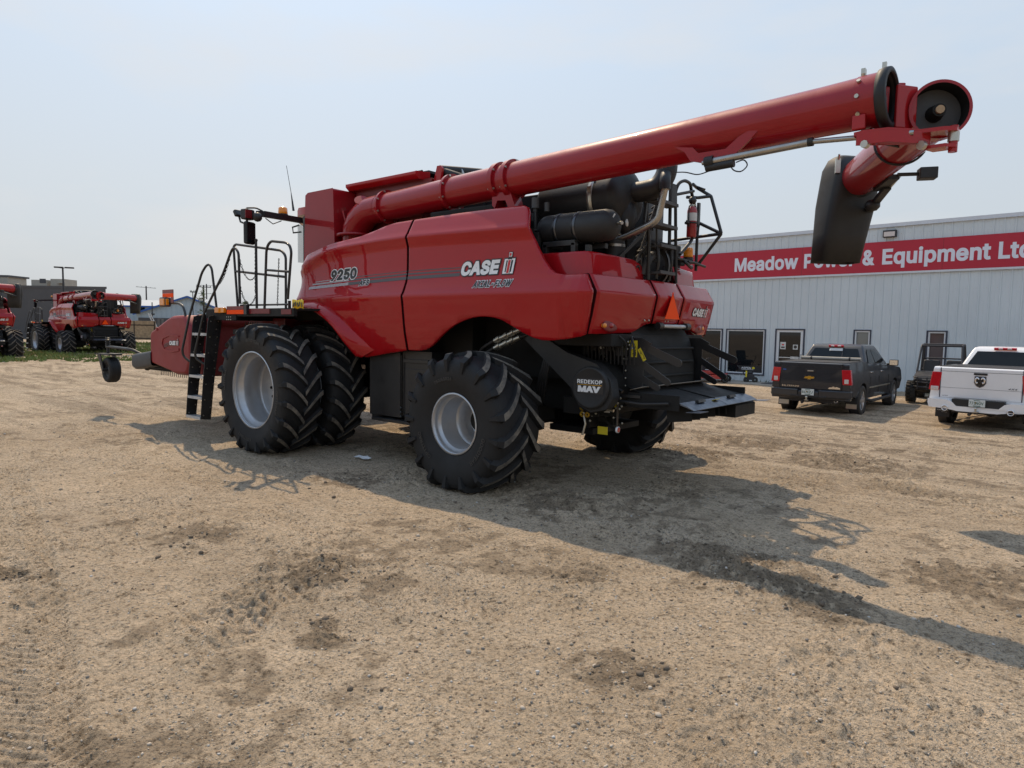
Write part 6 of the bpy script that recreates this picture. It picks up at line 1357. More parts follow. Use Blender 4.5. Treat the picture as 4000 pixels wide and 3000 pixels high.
flat_slab('pavement', [(a, b) for a, b, c in [bp_(-9, 0, 2.0), bp_(-9, 0, .4), bp_(2.7, 0, .4), bp_(2.7, 0, 2.1)]], -.5, -.165, M['concrete'], kind='structure')
flat_slab('door_mat', [(a, b) for a, b, c in [bp_(.4, 0, .5), bp_(2.2, 0, .5), bp_(2.2, 0, 1.5), bp_(.4, 0, 1.5)]], -.17, -.150, M['pole'], 'dark flat mat on the concrete in front of the shop door', 'mat')

# ------------------------------------------------------------------ pickup trucks
def build_truck(name, label, loc, rz, body, white):
    root = thing(name, label, 'pickup truck', loc, rz, 'pickup trucks parked at the dealership')
    HW = 1.0; WB = 3.645; AR = .47; wz = .40
    def arch(cx, r=AR): return [(cx+r*math.cos(t), wz+r*math.sin(t)) for t in np.linspace(math.pi-.05, .05, 12)]
    lowp = [(-1.13, .60), (-.56, .50)]+arch(0)+[(.56, .42), (WB-.58, .42)]+arch(WB)+[(WB+.55, .48), (4.52, .50), (4.58, .80), (4.50, 1.06), (4.35, 1.16), (3.05, 1.27), (.66, 1.30), (.60, 1.41), (-1.13, 1.40), (-1.165, 1.36), (-1.165, .64)]
    g = MB(); n = len(lowp)
    # rounded section: sides tuck in above and below the shoulder line
    ys = []
    def yof(z, k): return k
    layers = [(-HW+.055, .0), (-HW+.012, .02), (-HW, .05)]
    def ring(y, shr):
        cx, cz = 1.6, .9
        return [(a, y, b) for a, b in lowp]
    R_rows = []
    for y, e in ((-HW, 0), (HW, 0)): R_rows.append(ring(y, e))
    vs = [p for rw in R_rows for p in rw]; fs = [(k, (k+1) % n, n+(k+1) % n, n+k) for k in range(n)]
    g.add(vs, fs, 0); g.add(R_rows[0], [tuple(range(n))[::-1]]); g.add(R_rows[1], [tuple(range(n))])
    # tumblehome
    g.v = [(x, y*(1-.085*max(0, (z-.95)/.45)**1.3-.05*max(0, (.75-z)/.35)), z) for x, y, z in g.v]
    bd = g.build('body', body, root, bevel=.045, seg=3)
    # greenhouse
    def gh_(s): return [(.66, .90*1, 1.29), (1.10, .70, 1.85)]
    lo = [(.66, -.885), (3.12, -.885), (3.12, .885), (.66, .885)]; hi = [(1.08, -.665), (2.35, -.665), (2.35, .665), (1.08, .665)]
    g = MB(); zl, zh = 1.28, 1.845
    mid = [(1.02, -.70), (2.45, -.70), (2.45, .70), (1.02, .70)]
    rows = [[(a, b, zl) for a, b in lo], [(a, b, zh-.08) for a, b in mid], [(a, b, zh-.02) for a, b in hi], [((a-1.7)*.86+1.7, b*.86, zh+.015) for a, b in hi]]
    vs = [p for r_ in rows for p in r_]; fs = [(i*4+k, i*4+(k+1) % 4, (i+1)*4+(k+1) % 4, (i+1)*4+k) for i in range(3) for k in range(4)]+[(12, 13, 14, 15)]
    g.add(vs, fs); cab = g.build('cab', body, root, bevel=.05, seg=3)
    def gp(t, s, side):  # point on a greenhouse face, t along, s height 0..1
        z = zl+(zh-.08-zl)*s
        if side == 'R': a = Vector((lo[0][0], lo[0][1])).lerp(Vector(mid[0]), s); b = Vector((lo[3][0], lo[3][1])).lerp(Vector(mid[3]), s); p = a.lerp(b, t); return (p.x-.012, p.y, z)
        if side == 'F': a = Vector(lo[1]).lerp(Vector(mid[1]), s); b = Vector(lo[2]).lerp(Vector(mid[2]), s); p = a.lerp(b, t); return (p.x+.012, p.y, z)
        i, j = (0, 1) if side == 'S-' else (3, 2); a = Vector(lo[i]).lerp(Vector(mid[i]), s); b = Vector(lo[j]).lerp(Vector(mid[j]), s); p = a.lerp(b, t); return (p.x, p.y+(-.012 if side == 'S-' else .012), z)
    def pane(nm, side, poly):
        g = MB(); g.add([gp(a, b, side) for a, b in poly], [tuple(range(len(poly)))]); o = g.build(nm, M['glass'], cab); m_ = o.modifiers.new('s', 'SOLIDIFY'); m_.thickness = .008; m_.offset = 0; return o
    pane('rear_window', 'R', [(.07, .20), (.93, .20), (.90, .95), (.10, .95)]); pane('windshield', 'F', [(.05, .06), (.95, .06), (.92, .96), (.08, .96)])
    for sd in ('S-', 'S+'):
        pane('side_window', sd, [(.10, .17), (.40, .15), (.40, .93), (.20, .93), (.14, .8)]); pane('side_window', sd, [(.43, .15), (.80, .13), (.88, .30), (.70, .93), (.43, .93)])
    if not white:
        g = MB(); 
        for a in (.36, .62): g.add([gp(a, .2, 'R'), gp(a+.012, .2, 'R'), gp(a+.012, .95, 'R'), gp(a, .95, 'R')], [(0, 1, 2, 3)])
        o = g.build('window_divider', M['decal_black'], cab); o.modifiers.new('s', 'SOLIDIFY').thickness = .02
        g = MB(); g.add([gp(.37, .80, 'R'), gp(.61, .80, 'R'), gp(.61, .94, 'R'), gp(.37, .94, 'R')], [(0, 1, 2, 3)]); o = g.build('visor_strip', M['offwhite'], cab); o.modifiers.new('s', 'SOLIDIFY').thickness = .022
    g = MB(); g.box((1.0, 0, zh-.035), (.05, .40 if not white else .46, .06), (0, -.4, 0), 0); 
    for y in (-.09, .09): g.box((.975, y, zh-.032), (.03, .09, .04), (0, -.4, 0), 1)
    g.build('brake_light', [M['taillens'], M['clearlens']], cab, bevel=.01)
    # bed cover
    g = MB(); g.bx(-1.08, .62, -.83, .83, 1.36, 1.418); g.build('bed_cover', M['plastic'], root, bevel=.01)
    if not white:
        g = MB(); g.tube([(.50, -.78, 1.47), (.50, .78, 1.47)], .045, 12, 0); 
        for y in (-.5, .5): g.lathe([(y-.02, .05), (y+.02, .05)], (.50, 0, 1.47), 'Y', 14, 1)
        g.build('rolled_cover', [M['tanbox'], M['plastic']], root)
    # tailgate
    g = MB(); g.bx(-1.185, -1.14, -.77, .77, .70, 1.385); tg = g.build('tailgate', body, root, bevel=.02)
    g = MB(); g.bx(-1.188, -1.183, -.775, .775, 1.27 if not white else 1.30, 1.28 if not white else 1.307); g.bx(-1.188, -1.183, -.775, .775, .80 if not white else .93, .806 if not white else .935)
    if white: g.v = [(x, y, z) for x, y, z in g.v]
    for sd in (1, -1): g.bx(-1.187, -1.13, sd*.772, sd*.782, .70, 1.385)
    g.build('crease', M['decal_black'] if not white else M['navy'], tg)
    g = MB(); g.bx(-1.196, -1.18, -.13, .13, 1.155 if not white else 1.24, 1.235 if not white else 1.29); 
    if not white: g.bx(-1.203, -1.195, -.075, .075, 1.165, 1.195, 1)
    g.build('tailgate_handle', [M['plastic'], M['zinc']], tg, bevel=.008)
    def T(y0, z0, o=0): return lambda a, b: (-1.190-o, y0-a, z0+b)
    if not white:
        g = MB(); bw = [(-.12, -.033), (-.038, -.033), (-.038, -.055), (.038, -.055), (.038, -.033), (.12, -.033), (.148, .033), (.038, .033), (.038, .055), (-.038, .055), (-.038, .033), (-.12, .033), (-.148, -.0)]
        bw = [(-.145, -.032), (-.045, -.032), (-.045, -.055), (.035, -.055), (.035, -.032), (.12, -.032), (.145, .032), (.045, .032), (.045, .055), (-.035, .055), (-.035, .032), (-.12, .032)]
        g.prism(bw, lambda a, b, t: (-1.188-t, -a+.02, 1.005+b), 0, .012, 0); g.prism([(a*.86, b*.74) for a, b in bw], lambda a, b, t: (-1.188-t, -a+.02, 1.005+b), .012, .016, 1); g.build('emblem', [M['chrome'], M['gold']], tg)
        g = MB(); text(g, 'SILVERADO', T(.71, .745), .44, .042, 0, .02, 0, 1.15); g.build('model_lettering', M['chrome'], tg)
        g = MB(); g.prism([(-.46, .74), (-.74, .74), (-.74, .77), (-.70, .785), (-.66, .80), (-.62, .785), (-.58, .81), (-.54, .785), (-.47, .775)], lambda a, b, t: (-1.188-t, a, b), 0, .006); g.build('badge', M['chrome'], tg)
        g = MB(); g.bx(-1.189, -1.186, .62, .70, 1.175, 1.205); g.build('badge', M['bluetrim'], tg)
    else:
        g = MB(); sh = [(-.11, .13), (.11, .13), (.115, -.02), (.07, -.09), (0, -.125), (-.07, -.09), (-.115, -.02)]
        g.prism(sh, lambda a, b, t: (-1.186-t, -a, 1.09+b), 0, .008, 1); g.prism([(a*.84, b*.84) for a, b in sh], lambda a, b, t: (-1.186-t, -a, 1.09+b), .008, .010, 2)
        g.prism([(-.03, .06), (.03, .06), (.035, 0), (.018, -.085), (0, -.10), (-.018, -.085), (-.035, 0)], lambda a, b, t: (-1.186-t, -a, 1.09+b), .008, .024, 0)
        for sd in (1, -1): g.tube([(-1.205, sd*.02, 1.15), (-1.205, sd*.055, 1.19), (-1.205, sd*.088, 1.15), (-1.205, sd*.080, 1.08), (-1.205, sd*.055, 1.05), (-1.205, sd*.045, 1.09)], [.014, .020, .019, .016, .012, .007], 8, 0, fillet=.02)
        g.build('emblem', [M['chrome'], M['decal_grey'], M['decal_black']], tg)
        g = MB(); text(g, '4X4', T(-.52, .955), .17, .036, 0, .03, .45, 1.15); text(g, 'HEMI', T(.715, .735), .11, .018, 0, .01); g.build('model_lettering', M['decal_grey'], tg)
    # lamps
    for sd in (1, -1):
        g = MB(); z0, z1 = (.86, 1.24) if not white else (.86, 1.28)
        g.bx(-1.19, -1.08, sd*.785, sd*1.0, z0, z1, 0)
        g.v = [(x+.012*max(0, (abs(y)-.9)/.1), y*(1-.085*max(0, (z-.95)/.45)**1.3)*1.008, z) for x, y, z in g.v]
        if not white: g.bx(-1.197, -1.18, sd*.83, sd*.93, .89, 1.0, 1)
        else: g.bx(-1.197, -1.12, sd*.80, sd*.965, .865, .95, 1)
        g.build('tail_light', [M['taillens'], M['clearlens']], root, bevel=.015)
    # bumper, plate
    bm_ = body if white else body
    g = MB()
    if white:
        out = [(-1.0, .66), (-.62, .665), (-.50, .63), (-.40, .53), (.40, .53), (.50, .63), (.62, .665), (1.0, .66), (1.0, .56), (.96, .47), (.55, .45), (.38, .42), (-.38, .42), (-.55, .45), (-.96, .47), (-1.0, .56)]
        g.prism(out, lambda a, b, t: (-1.32-t+.10*max(0, (abs(a)-.75)/.25)**2, a, b), -.17, 0)
    else:
        g.bx(-1.33, -1.12, .26, 1.0, .50, .70); g.bx(-1.33, -1.12, -1.0, -.26, .50, .70); g.bx(-1.31, -1.12, -.26, .26, .48, .66); g.bx(-1.30, -1.1, -.98, .98, .44, .52)
        g.v = [(x+.14*max(0, (abs(y)-.8)/.2)**2, y, z) for x, y, z in g.v]
    bu = g.build('bumper', body, root, bevel=.03, seg=3)
    g = MB(); g.bx(-1.30, -1.15, -.5, .5, .52, .69) if white else g.bx(-1.325, -1.2, -.45, .45, .50, .55); g.build('bumper_step', M['plastic'], bu, bevel=.01)
    px = -1.322 if white else -1.34; pz = .545 if white else .555
    if white: px = -1.345
    g = MB(); g.bx(px, px+.006, -.155, .155, pz, pz+.16); pt = g.build('licence_plate', M['plate'], bu, bevel=.003)
    g = MB(); pl = lambda y0, z0: (lambda a, b: (px-.003, y0-a, z0+b))
    a_, b_ = ('773', 'NGV') if white else ('847', 'KZJ')
    text(g, a_, pl(.14, pz+.05), .115, .062, 0, .02); text(g, b_, pl(.02, pz+.05), .145, .062, 0, .02); g.bx(px-.003, px-.001, -.06, .06, pz+.135, pz+.148, 0); g.bx(px-.003, px-.001, .016, .030, pz+.08, pz+.105, 1)
    g.bx(px-.003, px-.001, -.07, .07, pz+.012, pz+.028, 0); g.build('plate_lettering', [M['plategreen'], M['gold']], pt)
    # hitch, exhaust, underside
    g = MB(); g.bx(-1.38, -1.15, -.04, .04, .38, .44, 0); g.cyl((-1.42, 0, .44), (-1.42, 0, .49), .02, None, 10, 1); g.sphere((-1.42, 0, .51), .032, 12, 1); g.bx(-1.45, -1.36, -.05, .05, .425, .44, 1); g.cyl((-1.22, .14, .38), (-1.32, .14, .36), .035, None, 10, 0); g.build('hitch', [M['pole'], M['zinc']], root)
    for sd in ((1, -1) if white else (-1,)):
        g = MB(); 
        if white: g.lathe([(-.10, .062), (0, .065), (.0, .052), (-.10, .05)], (-1.34, .62*sd, .47), 'X', 20, 0, rot=Matrix.Rotation(math.pi, 3, 'Z')); g.lathe([(0.05, .001), (.05, .055)], (-1.34, .62*sd, .47), 'X', 16, 1)
        else: g.lathe([(-.25, .042), (0, .045), (.0, .036), (-.25, .034)], (-1.05, .62*sd, .42), 'X', 16, 0, rot=Matrix.Rotation(math.pi, 3, 'Z') @ Matrix.Rotation(-.4*sd, 3, 'Z'))
        g.build('exhaust_tip', [M['chrome'], M['pole']], root)
    g = MB(); g.bx(-1.05, 4.3, -.55, .55, .36, .55); g.cyl((0, -.8, .40), (0, .8, .40), .06, None, 10); g.sphere((0, .0, .40), .17, 12); g.lathe([(-.6, .30), (-.75, .36), (-.75, .001)], (0, 0, .52), 'X', 20) if False else None; g.sphere((-.75, .0, .50), .36, 16, 0, (1, 1, .4)); g.beam((-.5, .6, .5), (-.1, .55, .36), .06, .03); g.beam((-.5, -.6, .5), (-.1, -.55, .36), .06, .03)
    g.build('underbody', M['pole'], root)
    for x in (0, WB):
        for sd in (1, -1):
            g = MB(); g.lathe([(.80, .47), (.98, .47)], (x, 0, wz), 'Y', 30); 
            if sd < 0: g = g.mirror_y()
            g.build('wheel_well', M['pole'], root)
            w = thing('wheel', None, None, (x, sd*.865, wz)); w.parent = root
            g = MB(); half = [(.10, .25), (.13, .27), (.137, .32), (.13, .37), (.115, .392), (.10, .398), (.06, .400), (.055, .392), (.045, .392), (.04, .400), (0, .402)]; g.lathe(half+[(-a, b) for a, b in half[-2::-1]], n=48); g.build('tyre', M['cartyre'], w)
            g = MB(); s_ = sd
            g.lathe([(.09*s_, .262), (.115*s_, .262), (.112*s_, .245), (.06*s_, .235), (-.09*s_, .23)], n=40); g.lathe([(.02*s_, .23), (.02*s_, .001)], n=30, mi=1)
            for k in range(6):
                a = k*math.pi/3; c_, q_ = math.cos(a), math.sin(a)
                for da in (-.13, .13):
                    g.beam((.05*math.cos(a), .095*s_, .05*math.sin(a)), (.245*math.cos(a+da), .105*s_, .245*math.sin(a+da)), .03, .04)
            g.cyl((0, .05*s_, 0), (0, .115*s_, 0), .06, .05, 16); g.build('rim', [M['alloy'], M['pole']], w)
    for sd in (1, -1):
        g = MB(); g.box((-.52, sd*.86, .36), (.015, .30, .36), (0, .08, 0)); mf = g.build('mud_flap', M['plastic'], root, bevel=.03)
        if white:
            g = MB(); text(g, 'MEADOW LAKE', lambda a, b: (-.532-.0, sd*.86+.115-a, .335+b), .23, .028, 0, .02); g.bx(-.534, -.53, sd*.86-.10, sd*.86+.02, .30, .304); g.build('flap_lettering', M['offwhite'], mf)
        else:
            g = MB(); g.box((-.532, sd*.86, .27), (.006, .26, .12), (0, .08, 0)); g.build('flap_plate', M['zinc'], mf)
        g = MB(); g.box((2.88, sd*1.10, 1.34), (.12, .24, .18), (0, 0, sd*-.15)); g.beam((2.92, sd*.9, 1.29), (2.9, sd*1.04, 1.30), .06, .05); mr = g.build('side_mirror', body, root, bevel=.04)
        g = MB(); g.box((2.815, sd*1.105, 1.34), (.006, .20, .14), (0, 0, sd*-.15)); g.build('mirror_glass', M['mirror'], mr)
        for x in (.95, 2.05):
            g = MB(); g.box((x, sd*.975, 1.12), (.20, .03, .035)); g.build('door_handle', M['chrome'] if not white else body, root, bevel=.01)
        g = MB()
        for x in (.72, 1.68, 2.82): g.bx(x, x+.008, sd*.99, sd*1.001, .55, 1.0); 
        g.build('door_gap', M['decal_black'], root)
        g = MB(); g.bx(.62, 2.95, sd*1.0, sd*1.012, .70, .735); g.build('side_moulding', M['zinc'] if not white else body, root)
        g = MB(); g.tube([(.55, sd*.92, .40), (.65, sd*1.05, .36), (2.9, sd*1.05, .36), (3.0, sd*.92, .40)], .045, 10, fillet=.05); g.build('running_board', M['plastic'], root)
    g = MB(); g.bx(4.5, 4.6, -.8, .8, .72, 1.0); g.build('grille', M['chrome'], root, bevel=.02)
    for sd in (1, -1): g = MB(); g.bx(4.42, 4.57, sd*.72, sd*.98, .80, 1.05); g.build('headlight', M['clearlens'], root, bevel=.02)
    return root
build_truck('pickup_truck', 'charcoal crew cab pickup with gold emblem, parked facing the wall left of the white pickup', (-.05, -12.26, -.28), R_(-90.8), M['blacktruck'], False)
build_truck('pickup_truck', 'white pickup with dual exhaust tips, parked at the right edge beside the charcoal pickup', (-3.868, -11.946, -.245), R_(-96.9), M['whitetruck'], True)

# ------------------------------------------------------------------ side-by-side utility vehicle, facing the yard
def build_utv():
    root = thing('utility_vehicle', 'black open utility vehicle with roll cage, parked against the wall between the two pickups', 'utility vehicle', (-1.98, -18.35, -.22), R_(92))
    g = MB(); g.prism([(-1.0, .45), (-1.0, .85), (-.2, .80), (.0, .55), (.75, .55), (.85, .95), (1.5, .86), (1.62, .70), (1.55, .40), (1.2, .32), (-.6, .32)], lambda a, b, t: (a, t, b), -.55, .55); g.bx(-1.05, -.25, -.62, .62, .78, 1.02); g.build('body', M['plastic'], root, bevel=.03)
    g = MB(); g.prism([(.72, .98), (1.48, .86), (1.62, .72), (1.60, .66), (.72, .86)], lambda a, b, t: (a, t, b), -.58, .58); g.box((1.2, .1, .935), (.25, .16, .02), (0, .16, 0), 1); g.build('hood', [M['black'], M['greyplastic']], root, bevel=.03)
    g = MB()
    for sd in (1, -1):
        y = .60*sd; g.tube([(.78, y, .92), (.38, y*.92, 1.78), (-.35, y*.92, 1.82), (-.62, y, 1.02)], .032, 8, fillet=.12); g.tube([(-.05, y*.92, 1.80), (-.15, y, .9)], .028, 8)
    g.tube([(.38, -.55, 1.77), (.38, .55, 1.77)], .03, 8); g.tube([(-.35, -.55, 1.81), (-.35, .55, 1.81)], .03, 8); g.tube([(-.5, -.58, 1.35), (-.5, .58, 1.35)], .025, 8); g.build('roll_cage', M['pole'], root)
    for y in (.32, -.32):
        g = MB(); g.bx(-.22, .28, y-.24, y+.24, .62, .76); g.box((-.25, y, 1.0), (.12, .48, .62), (0, -.2, 0)); g.build('seat', M['seat'], root, bevel=.06, seg=3)
    g = MB(); g.lathe([(0, .16), (.02, .18), (.04, .16), (.02, .15), (0, .16)], (.42, .32, 1.02), 'X', 20, rot=Matrix.Rotation(.5, 3, 'Y')); g.tube([(.42, .32, 1.02), (.6, .32, .9)], .02, 6); g.build('steering_wheel', M['pole'], root)
    g = MB(); 
    for z in (.52, .66, .80): g.tube([(1.45, -.60, z), (1.72, -.45, z), (1.75, 0, z-.02), (1.72, .45, z), (1.45, .60, z)], .02, 8, fillet=.1)
    for y in (-.45, -.2, .2, .45): g.tube([(1.72, y, .44), (1.73, y, .82)], .018, 6)
    g.build('bull_bar', M['pole'], root)
    for sd in (1, -1): g = MB(); g.sphere((1.6, .45*sd, .74), .08, 12, 0, (.6, 1.3, .7)); g.build('headlight', M['greyplastic'], root)
    for x in (-.75, 1.25):
        for sd in (1, -1):
            w = thing('wheel', None, None, (x, .66*sd, .34)); w.parent = root
            g = MB(); half = [(.09, .17), (.125, .21), (.13, .28), (.11, .315), (0, .322)]; g.lathe(half+[(-a, b) for a, b in half[-2::-1]], n=32)
            for k in range(18):
                for q in (-1, 1): a = 2*math.pi*(k+.5*(q > 0))/18; g.box((.318*math.cos(a), .065*q, .318*math.sin(a)), (.045, .12, .05), (0, -a, .35*q))
            g.build('tyre', M['cartyre'], w); g = MB(); g.lathe([(.11*sd, .17), (.06*sd, .15), (.05*sd, .001)], n=24); g.lathe([(-.11*sd, .17), (-.06*sd, .15), (-.05*sd, .001)], n=24); g.build('rim', M['pole'], w)
    g = MB(); g.bx(-.75, 1.25, -.35, .35, .30, .42); g.cyl((1.25, -.6, .34), (1.25, .6, .34), .04, None, 8); g.cyl((-.75, -.6, .34), (-.75, .6, .34), .04, None, 8); g.build('underbody', M['pole'], root)
build_utv()

# ------------------------------------------------------------------ mower and pressure pump by the shop window
def build_mower(loc, rz):
    root = thing('riding_mower', 'red zero turn riding mower with black seat, parked under the shop window', 'mower', loc, rz)
    g = MB(); g.bx(-.75, .45, -.32, .32, .32, .48); g.prism([(-.85, .40), (-.85, .62), (-.45, .74), (-.2, .70), (-.2, .40)], lambda a, b, t: (a, t, b), -.36, .36); g.bx(.4, .95, -.25, .25, .30, .38); g.build('body', M['mowred'], root, bevel=.03)
    g = MB(); g.prism([(.75, -.62), (.85, -.3), (.85, .3), (.75, .62), (.1, .70), (-.1, .5), (-.1, -.5), (.1, -.62)], lambda a, b, t: (a, b, t), .16, .30); g.build('deck', M['mowred'], root, bevel=.02)
    g = MB(); g.bx(-.40, .10, -.27, .27, .70, .84); g.box((-.42, 0, 1.02), (.12, .54, .50), (0, -.22, 0)); g.build('seat', M['seat'], root, bevel=.05, seg=3)
    g = MB(); g.bx(-.25, .0, -.22, .22, .48, .70); g.tube([(-.1, .38, .55), (.15, .38, .98), (.22, .20, 1.0)], .015, 8, fillet=.06); g.tube([(-.1, -.38, .55), (.15, -.38, .98), (.22, -.20, 1.0)], .015, 8, fillet=.06); g.bx(-1.0, -.75, -.3, .3, .34, .68); g.build('engine', M['pole'], root)
    g = MB(); g.box((.35, .45, .37), (.3, .16, .10), (0, .2, 0)); g.build('discharge_chute', M['offwhite'], root)
    for x, y, rr, w_, mm in ((-.62, .48, .28, .13, 'wheel'), (-.62, -.48, .28, .13, 'wheel'), (.92, .35, .15, .08, 'caster'), (.92, -.35, .15, .08, 'caster')):
        g = MB(); half = [(w_*.6, rr*.45), (w_, rr*.6), (w_, rr*.85), (w_*.7, rr), (0, rr)]; g.lathe(half+[(-a, b) for a, b in half[-2::-1]], (x, y, rr), n=28); g.build(mm, M['cartyre'], root)
def on_wall(s, o, z=-.2): p = BO+BU*s+BN*o; return (p.x, p.y, z)
build_mower(on_wall(-1.85, 2.0, -.20), math.atan2(BU.y, BU.x)+R_(18))
def build_pump(loc):
    root = thing('push_cultivator', 'small black push machine with yellow tag, on the gravel under the shop window', 'garden machine', loc, R_(200))
    g = MB(); g.bx(-.15, .2, -.14, .14, .12, .36); g.sphere((.02, 0, .40), .12, 12, 0, (1, 1, .7)); g.build('engine', M['pole'], root, bevel=.02)
    g = MB()
    for sd in (1, -1): g.tube([(-.1, .15*sd, .2), (-.35, .16*sd, .55), (-.5, .17*sd, .70)], .014, 6, fillet=.05)
    g.tube([(-.5, -.17, .70), (-.5, .17, .70)], .014, 6); g.build('handle', M['pole'], root)
    g = MB(); g.bx(-.16, -.10, -.20, -.08, .22, .50); g.build('tag', M['yellow'], root)
    for x, y in ((-.12, .18), (-.12, -.18), (.22, .16), (.22, -.16)): g = MB(); g.lathe([(-.03, .03), (-.035, .10), (-.03, .12), (.03, .12), (.035, .10), (.03, .03)], (x, y, .12), n=20); g.build('wheel', M['cartyre'], root)
build_pump(on_wall(-.35, .9, -.2))

# ------------------------------------------------------------------ the yard to the left: more combines, sheds, fence, poles
def far_combine(loc, rz, label):
    c = copy_tree(COMBINE); c.location = loc; c.rotation_euler = (0, 0, rz); c['label'] = label; c['group'] = 'red combines parked along the far grass'; return c
far_combine((42.9, -9.05, -.24), R_(-1.0), 'distant red combine parked whole in view on the far grass, left of the header')
far_combine((38.6, -1.75, -.18), R_(-1.5), 'distant red combine cut off by the left edge of the photo')
def build_warehouse():
    root = thing('dark_warehouse', 'dark grey flat roofed warehouse behind the far combines', 'building', (84, -16.4, 0))
    A = Vector((84.0, -16.4)); B = Vector((77.3, -21.9)); C_ = Vector((90.5, -9.5)); 
    far = Vector((14, 8))
    def P(p): return (p.x-84, p.y+16.4)
    g = MB(); g.prism([P(C_), P(A), P(B), P(B+far), P(A+far*1.5), P(C_+far)], lambda a, b, t: (a, b, t), -.6, 5.55); g.build('wall', M['darkwall'], root)
    g = MB(); g.prism([P(C_+Vector((-.08, -.05))), P(A+Vector((-.1, 0))), P(B+Vector((-.08, -.08))), P(B+far), P(A+far*1.5), P(C_+far)], lambda a, b, t: (a, b, t), 5.55, 5.80); g.build('parapet', M['darkwall'], root)
    U = (B-A).normalized(); Nn = Vector((-U.y, U.x)); Nn = Nn if Nn.dot(far) > 0 else -Nn
    g = MB(); q = C_.lerp(A, .0); g.prism([P(A+Nn*3+(C_-A).normalized()*4.0), P(A+Nn*3+(C_-A).normalized()*9), P(A+Nn*6+(C_-A).normalized()*9), P(A+Nn*6+(C_-A).normalized()*4.0)], lambda a, b, t: (a, b, t), 5.8, 6.85); g.build('penthouse', M['tanbox'], root); 
    g = MB(); g.prism([P(A+Nn*2.9+(C_-A).normalized()*3.8), P(A+Nn*2.9+(C_-A).normalized()*9.2), P(A+Nn*6.2+(C_-A).normalized()*9.2), P(A+Nn*6.2+(C_-A).normalized()*3.8)], lambda a, b, t: (a, b, t), 6.85, 7.05); g.build('penthouse_roof', M['darkwall'], root)
    for s0, s1, z1, nm in ((-1.66, .14, 6.62, 0), (.55, 2.2, 6.75, 1)):
        p = [A+U*s0+Nn*3, A+U*s1+Nn*3, A+U*s1+Nn*5.2, A+U*s0+Nn*5.2]
        t = thing('rooftop_unit', ('tan rooftop unit with plain side panels, left of the pair on the warehouse' if nm == 0 else 'tan rooftop unit with an open hood, right of the pair on the warehouse'), 'rooftop unit', (p[0].x, p[0].y, 5.8))
        L = lambda v: (v.x-p[0].x, v.y-p[0].y)
        g = MB(); g.prism([L(v) for v in p], lambda a, b, tt: (a, b, tt), 0.08, z1-5.8); g.build('housing', M['tanbox'], t, bevel=.03)
        g = MB(); g.prism([L(v) for v in p], lambda a, b, tt: (a*.96+.03, b*.96+.03, tt), 0, .08); g.build('base', M['darkwall'], t)
        g = MB(); d0 = A+U*(s0+.55*(s1-s0))+Nn*2.99; d1 = A+U*(s1-.1)+Nn*2.99; 
        g.prism([L(d0), L(d1), L(d1-Nn*(.5 if nm else .02)), L(d0-Nn*(.5 if nm else .02))], lambda a, b, tt: (a, b, tt), .45, .5 if nm else .95); g.build('hood', M['tanbox'] if nm else M['darkwall'], t)
    for s in (10.1-1.4, 10.1-.5):
        pass
build_warehouse()
def gable_shed(name, label, p0, p1, depth, zw, zr, trim=True, open_front=False, ridge_along=True):
    """p0->p1 is the eave wall in view; the roof rises behind it"""
    A = Vector(p0); B = Vector(p1); U = (B-A).normalized(); Nn = Vector((-U.y, U.x)); Nn = Nn if Nn.x > 0 else -Nn; L = (B-A).length
    root = thing(name, label, 'shed', (A.x, A.y, 0))
    F = lambda s, o, z: ((U*s+Nn*o).x, (U*s+Nn*o).y, z)
    g = MB(); n = max(4, int(L/.5)); 
    vs = [F(0, 0, -.5), F(L, 0, -.5), F(L, depth, -.5), F(0, depth, -.5), F(0, 0, zw), F(L, 0, zw), F(L, depth, zw), F(0, depth, zw), F(0, depth/2, zr), F(L, depth/2, zr)]
    g.add(vs, [(0, 1, 5, 4), (2, 3, 7, 6), (0, 4, 8, 7, 3), (1, 2, 6, 9, 5)])
    for k in range(n): g.box(F(L*(k+.5)/n, -.02, (zw-.5)/2), (.05, .05, zw+.5))
    g.build('wall', M['paleblue'], root)
    g = MB(); e = .35; k = (zr-zw)/(depth/2)
    g.add([F(-e, -e, zw-k*e+.05), F(L+e, -e, zw-k*e+.05), F(L+e, depth/2, zr+.05), F(-e, depth/2, zr+.05)], [(0, 1, 2, 3)]); g.add([F(-e, depth+e, zw-k*e+.05), F(L+e, depth+e, zw-k*e+.05), F(L+e, depth/2, zr+.05), F(-e, depth/2, zr+.05)], [(3, 2, 1, 0)])
    o = g.build('roof', M['paleroof'], root); m_ = o.modifiers.new('s', 'SOLIDIFY'); m_.thickness = .08
    g = MB(); 
    for s in (-e, L+e):
        g.beam(F(s, -e, zw-k*e+.02), F(s, depth/2, zr+.02), .05, .22); g.beam(F(s, depth+e, zw-k*e+.02), F(s, depth/2, zr+.02), .05, .22)
    g.beam(F(-e, -e-.03, zw-k*e), F(L+e, -e-.03, zw-k*e), .05, .2); g.build('roof_trim', M['bluetrim'], root)
    return root, F, L
r_, F_, L_ = gable_shed('long_shed', 'long pale shed with a low metal roof, behind the blue trimmed gable shed', (101, -30.6), (94, -39.2), 12, 4.35, 5.35)
g = MB(); g.box(F_(4.0, -.05, 3.9), (1.6, .1, .5), (0, 0, R_(-129))); g.build('window', M['glass'], r_)
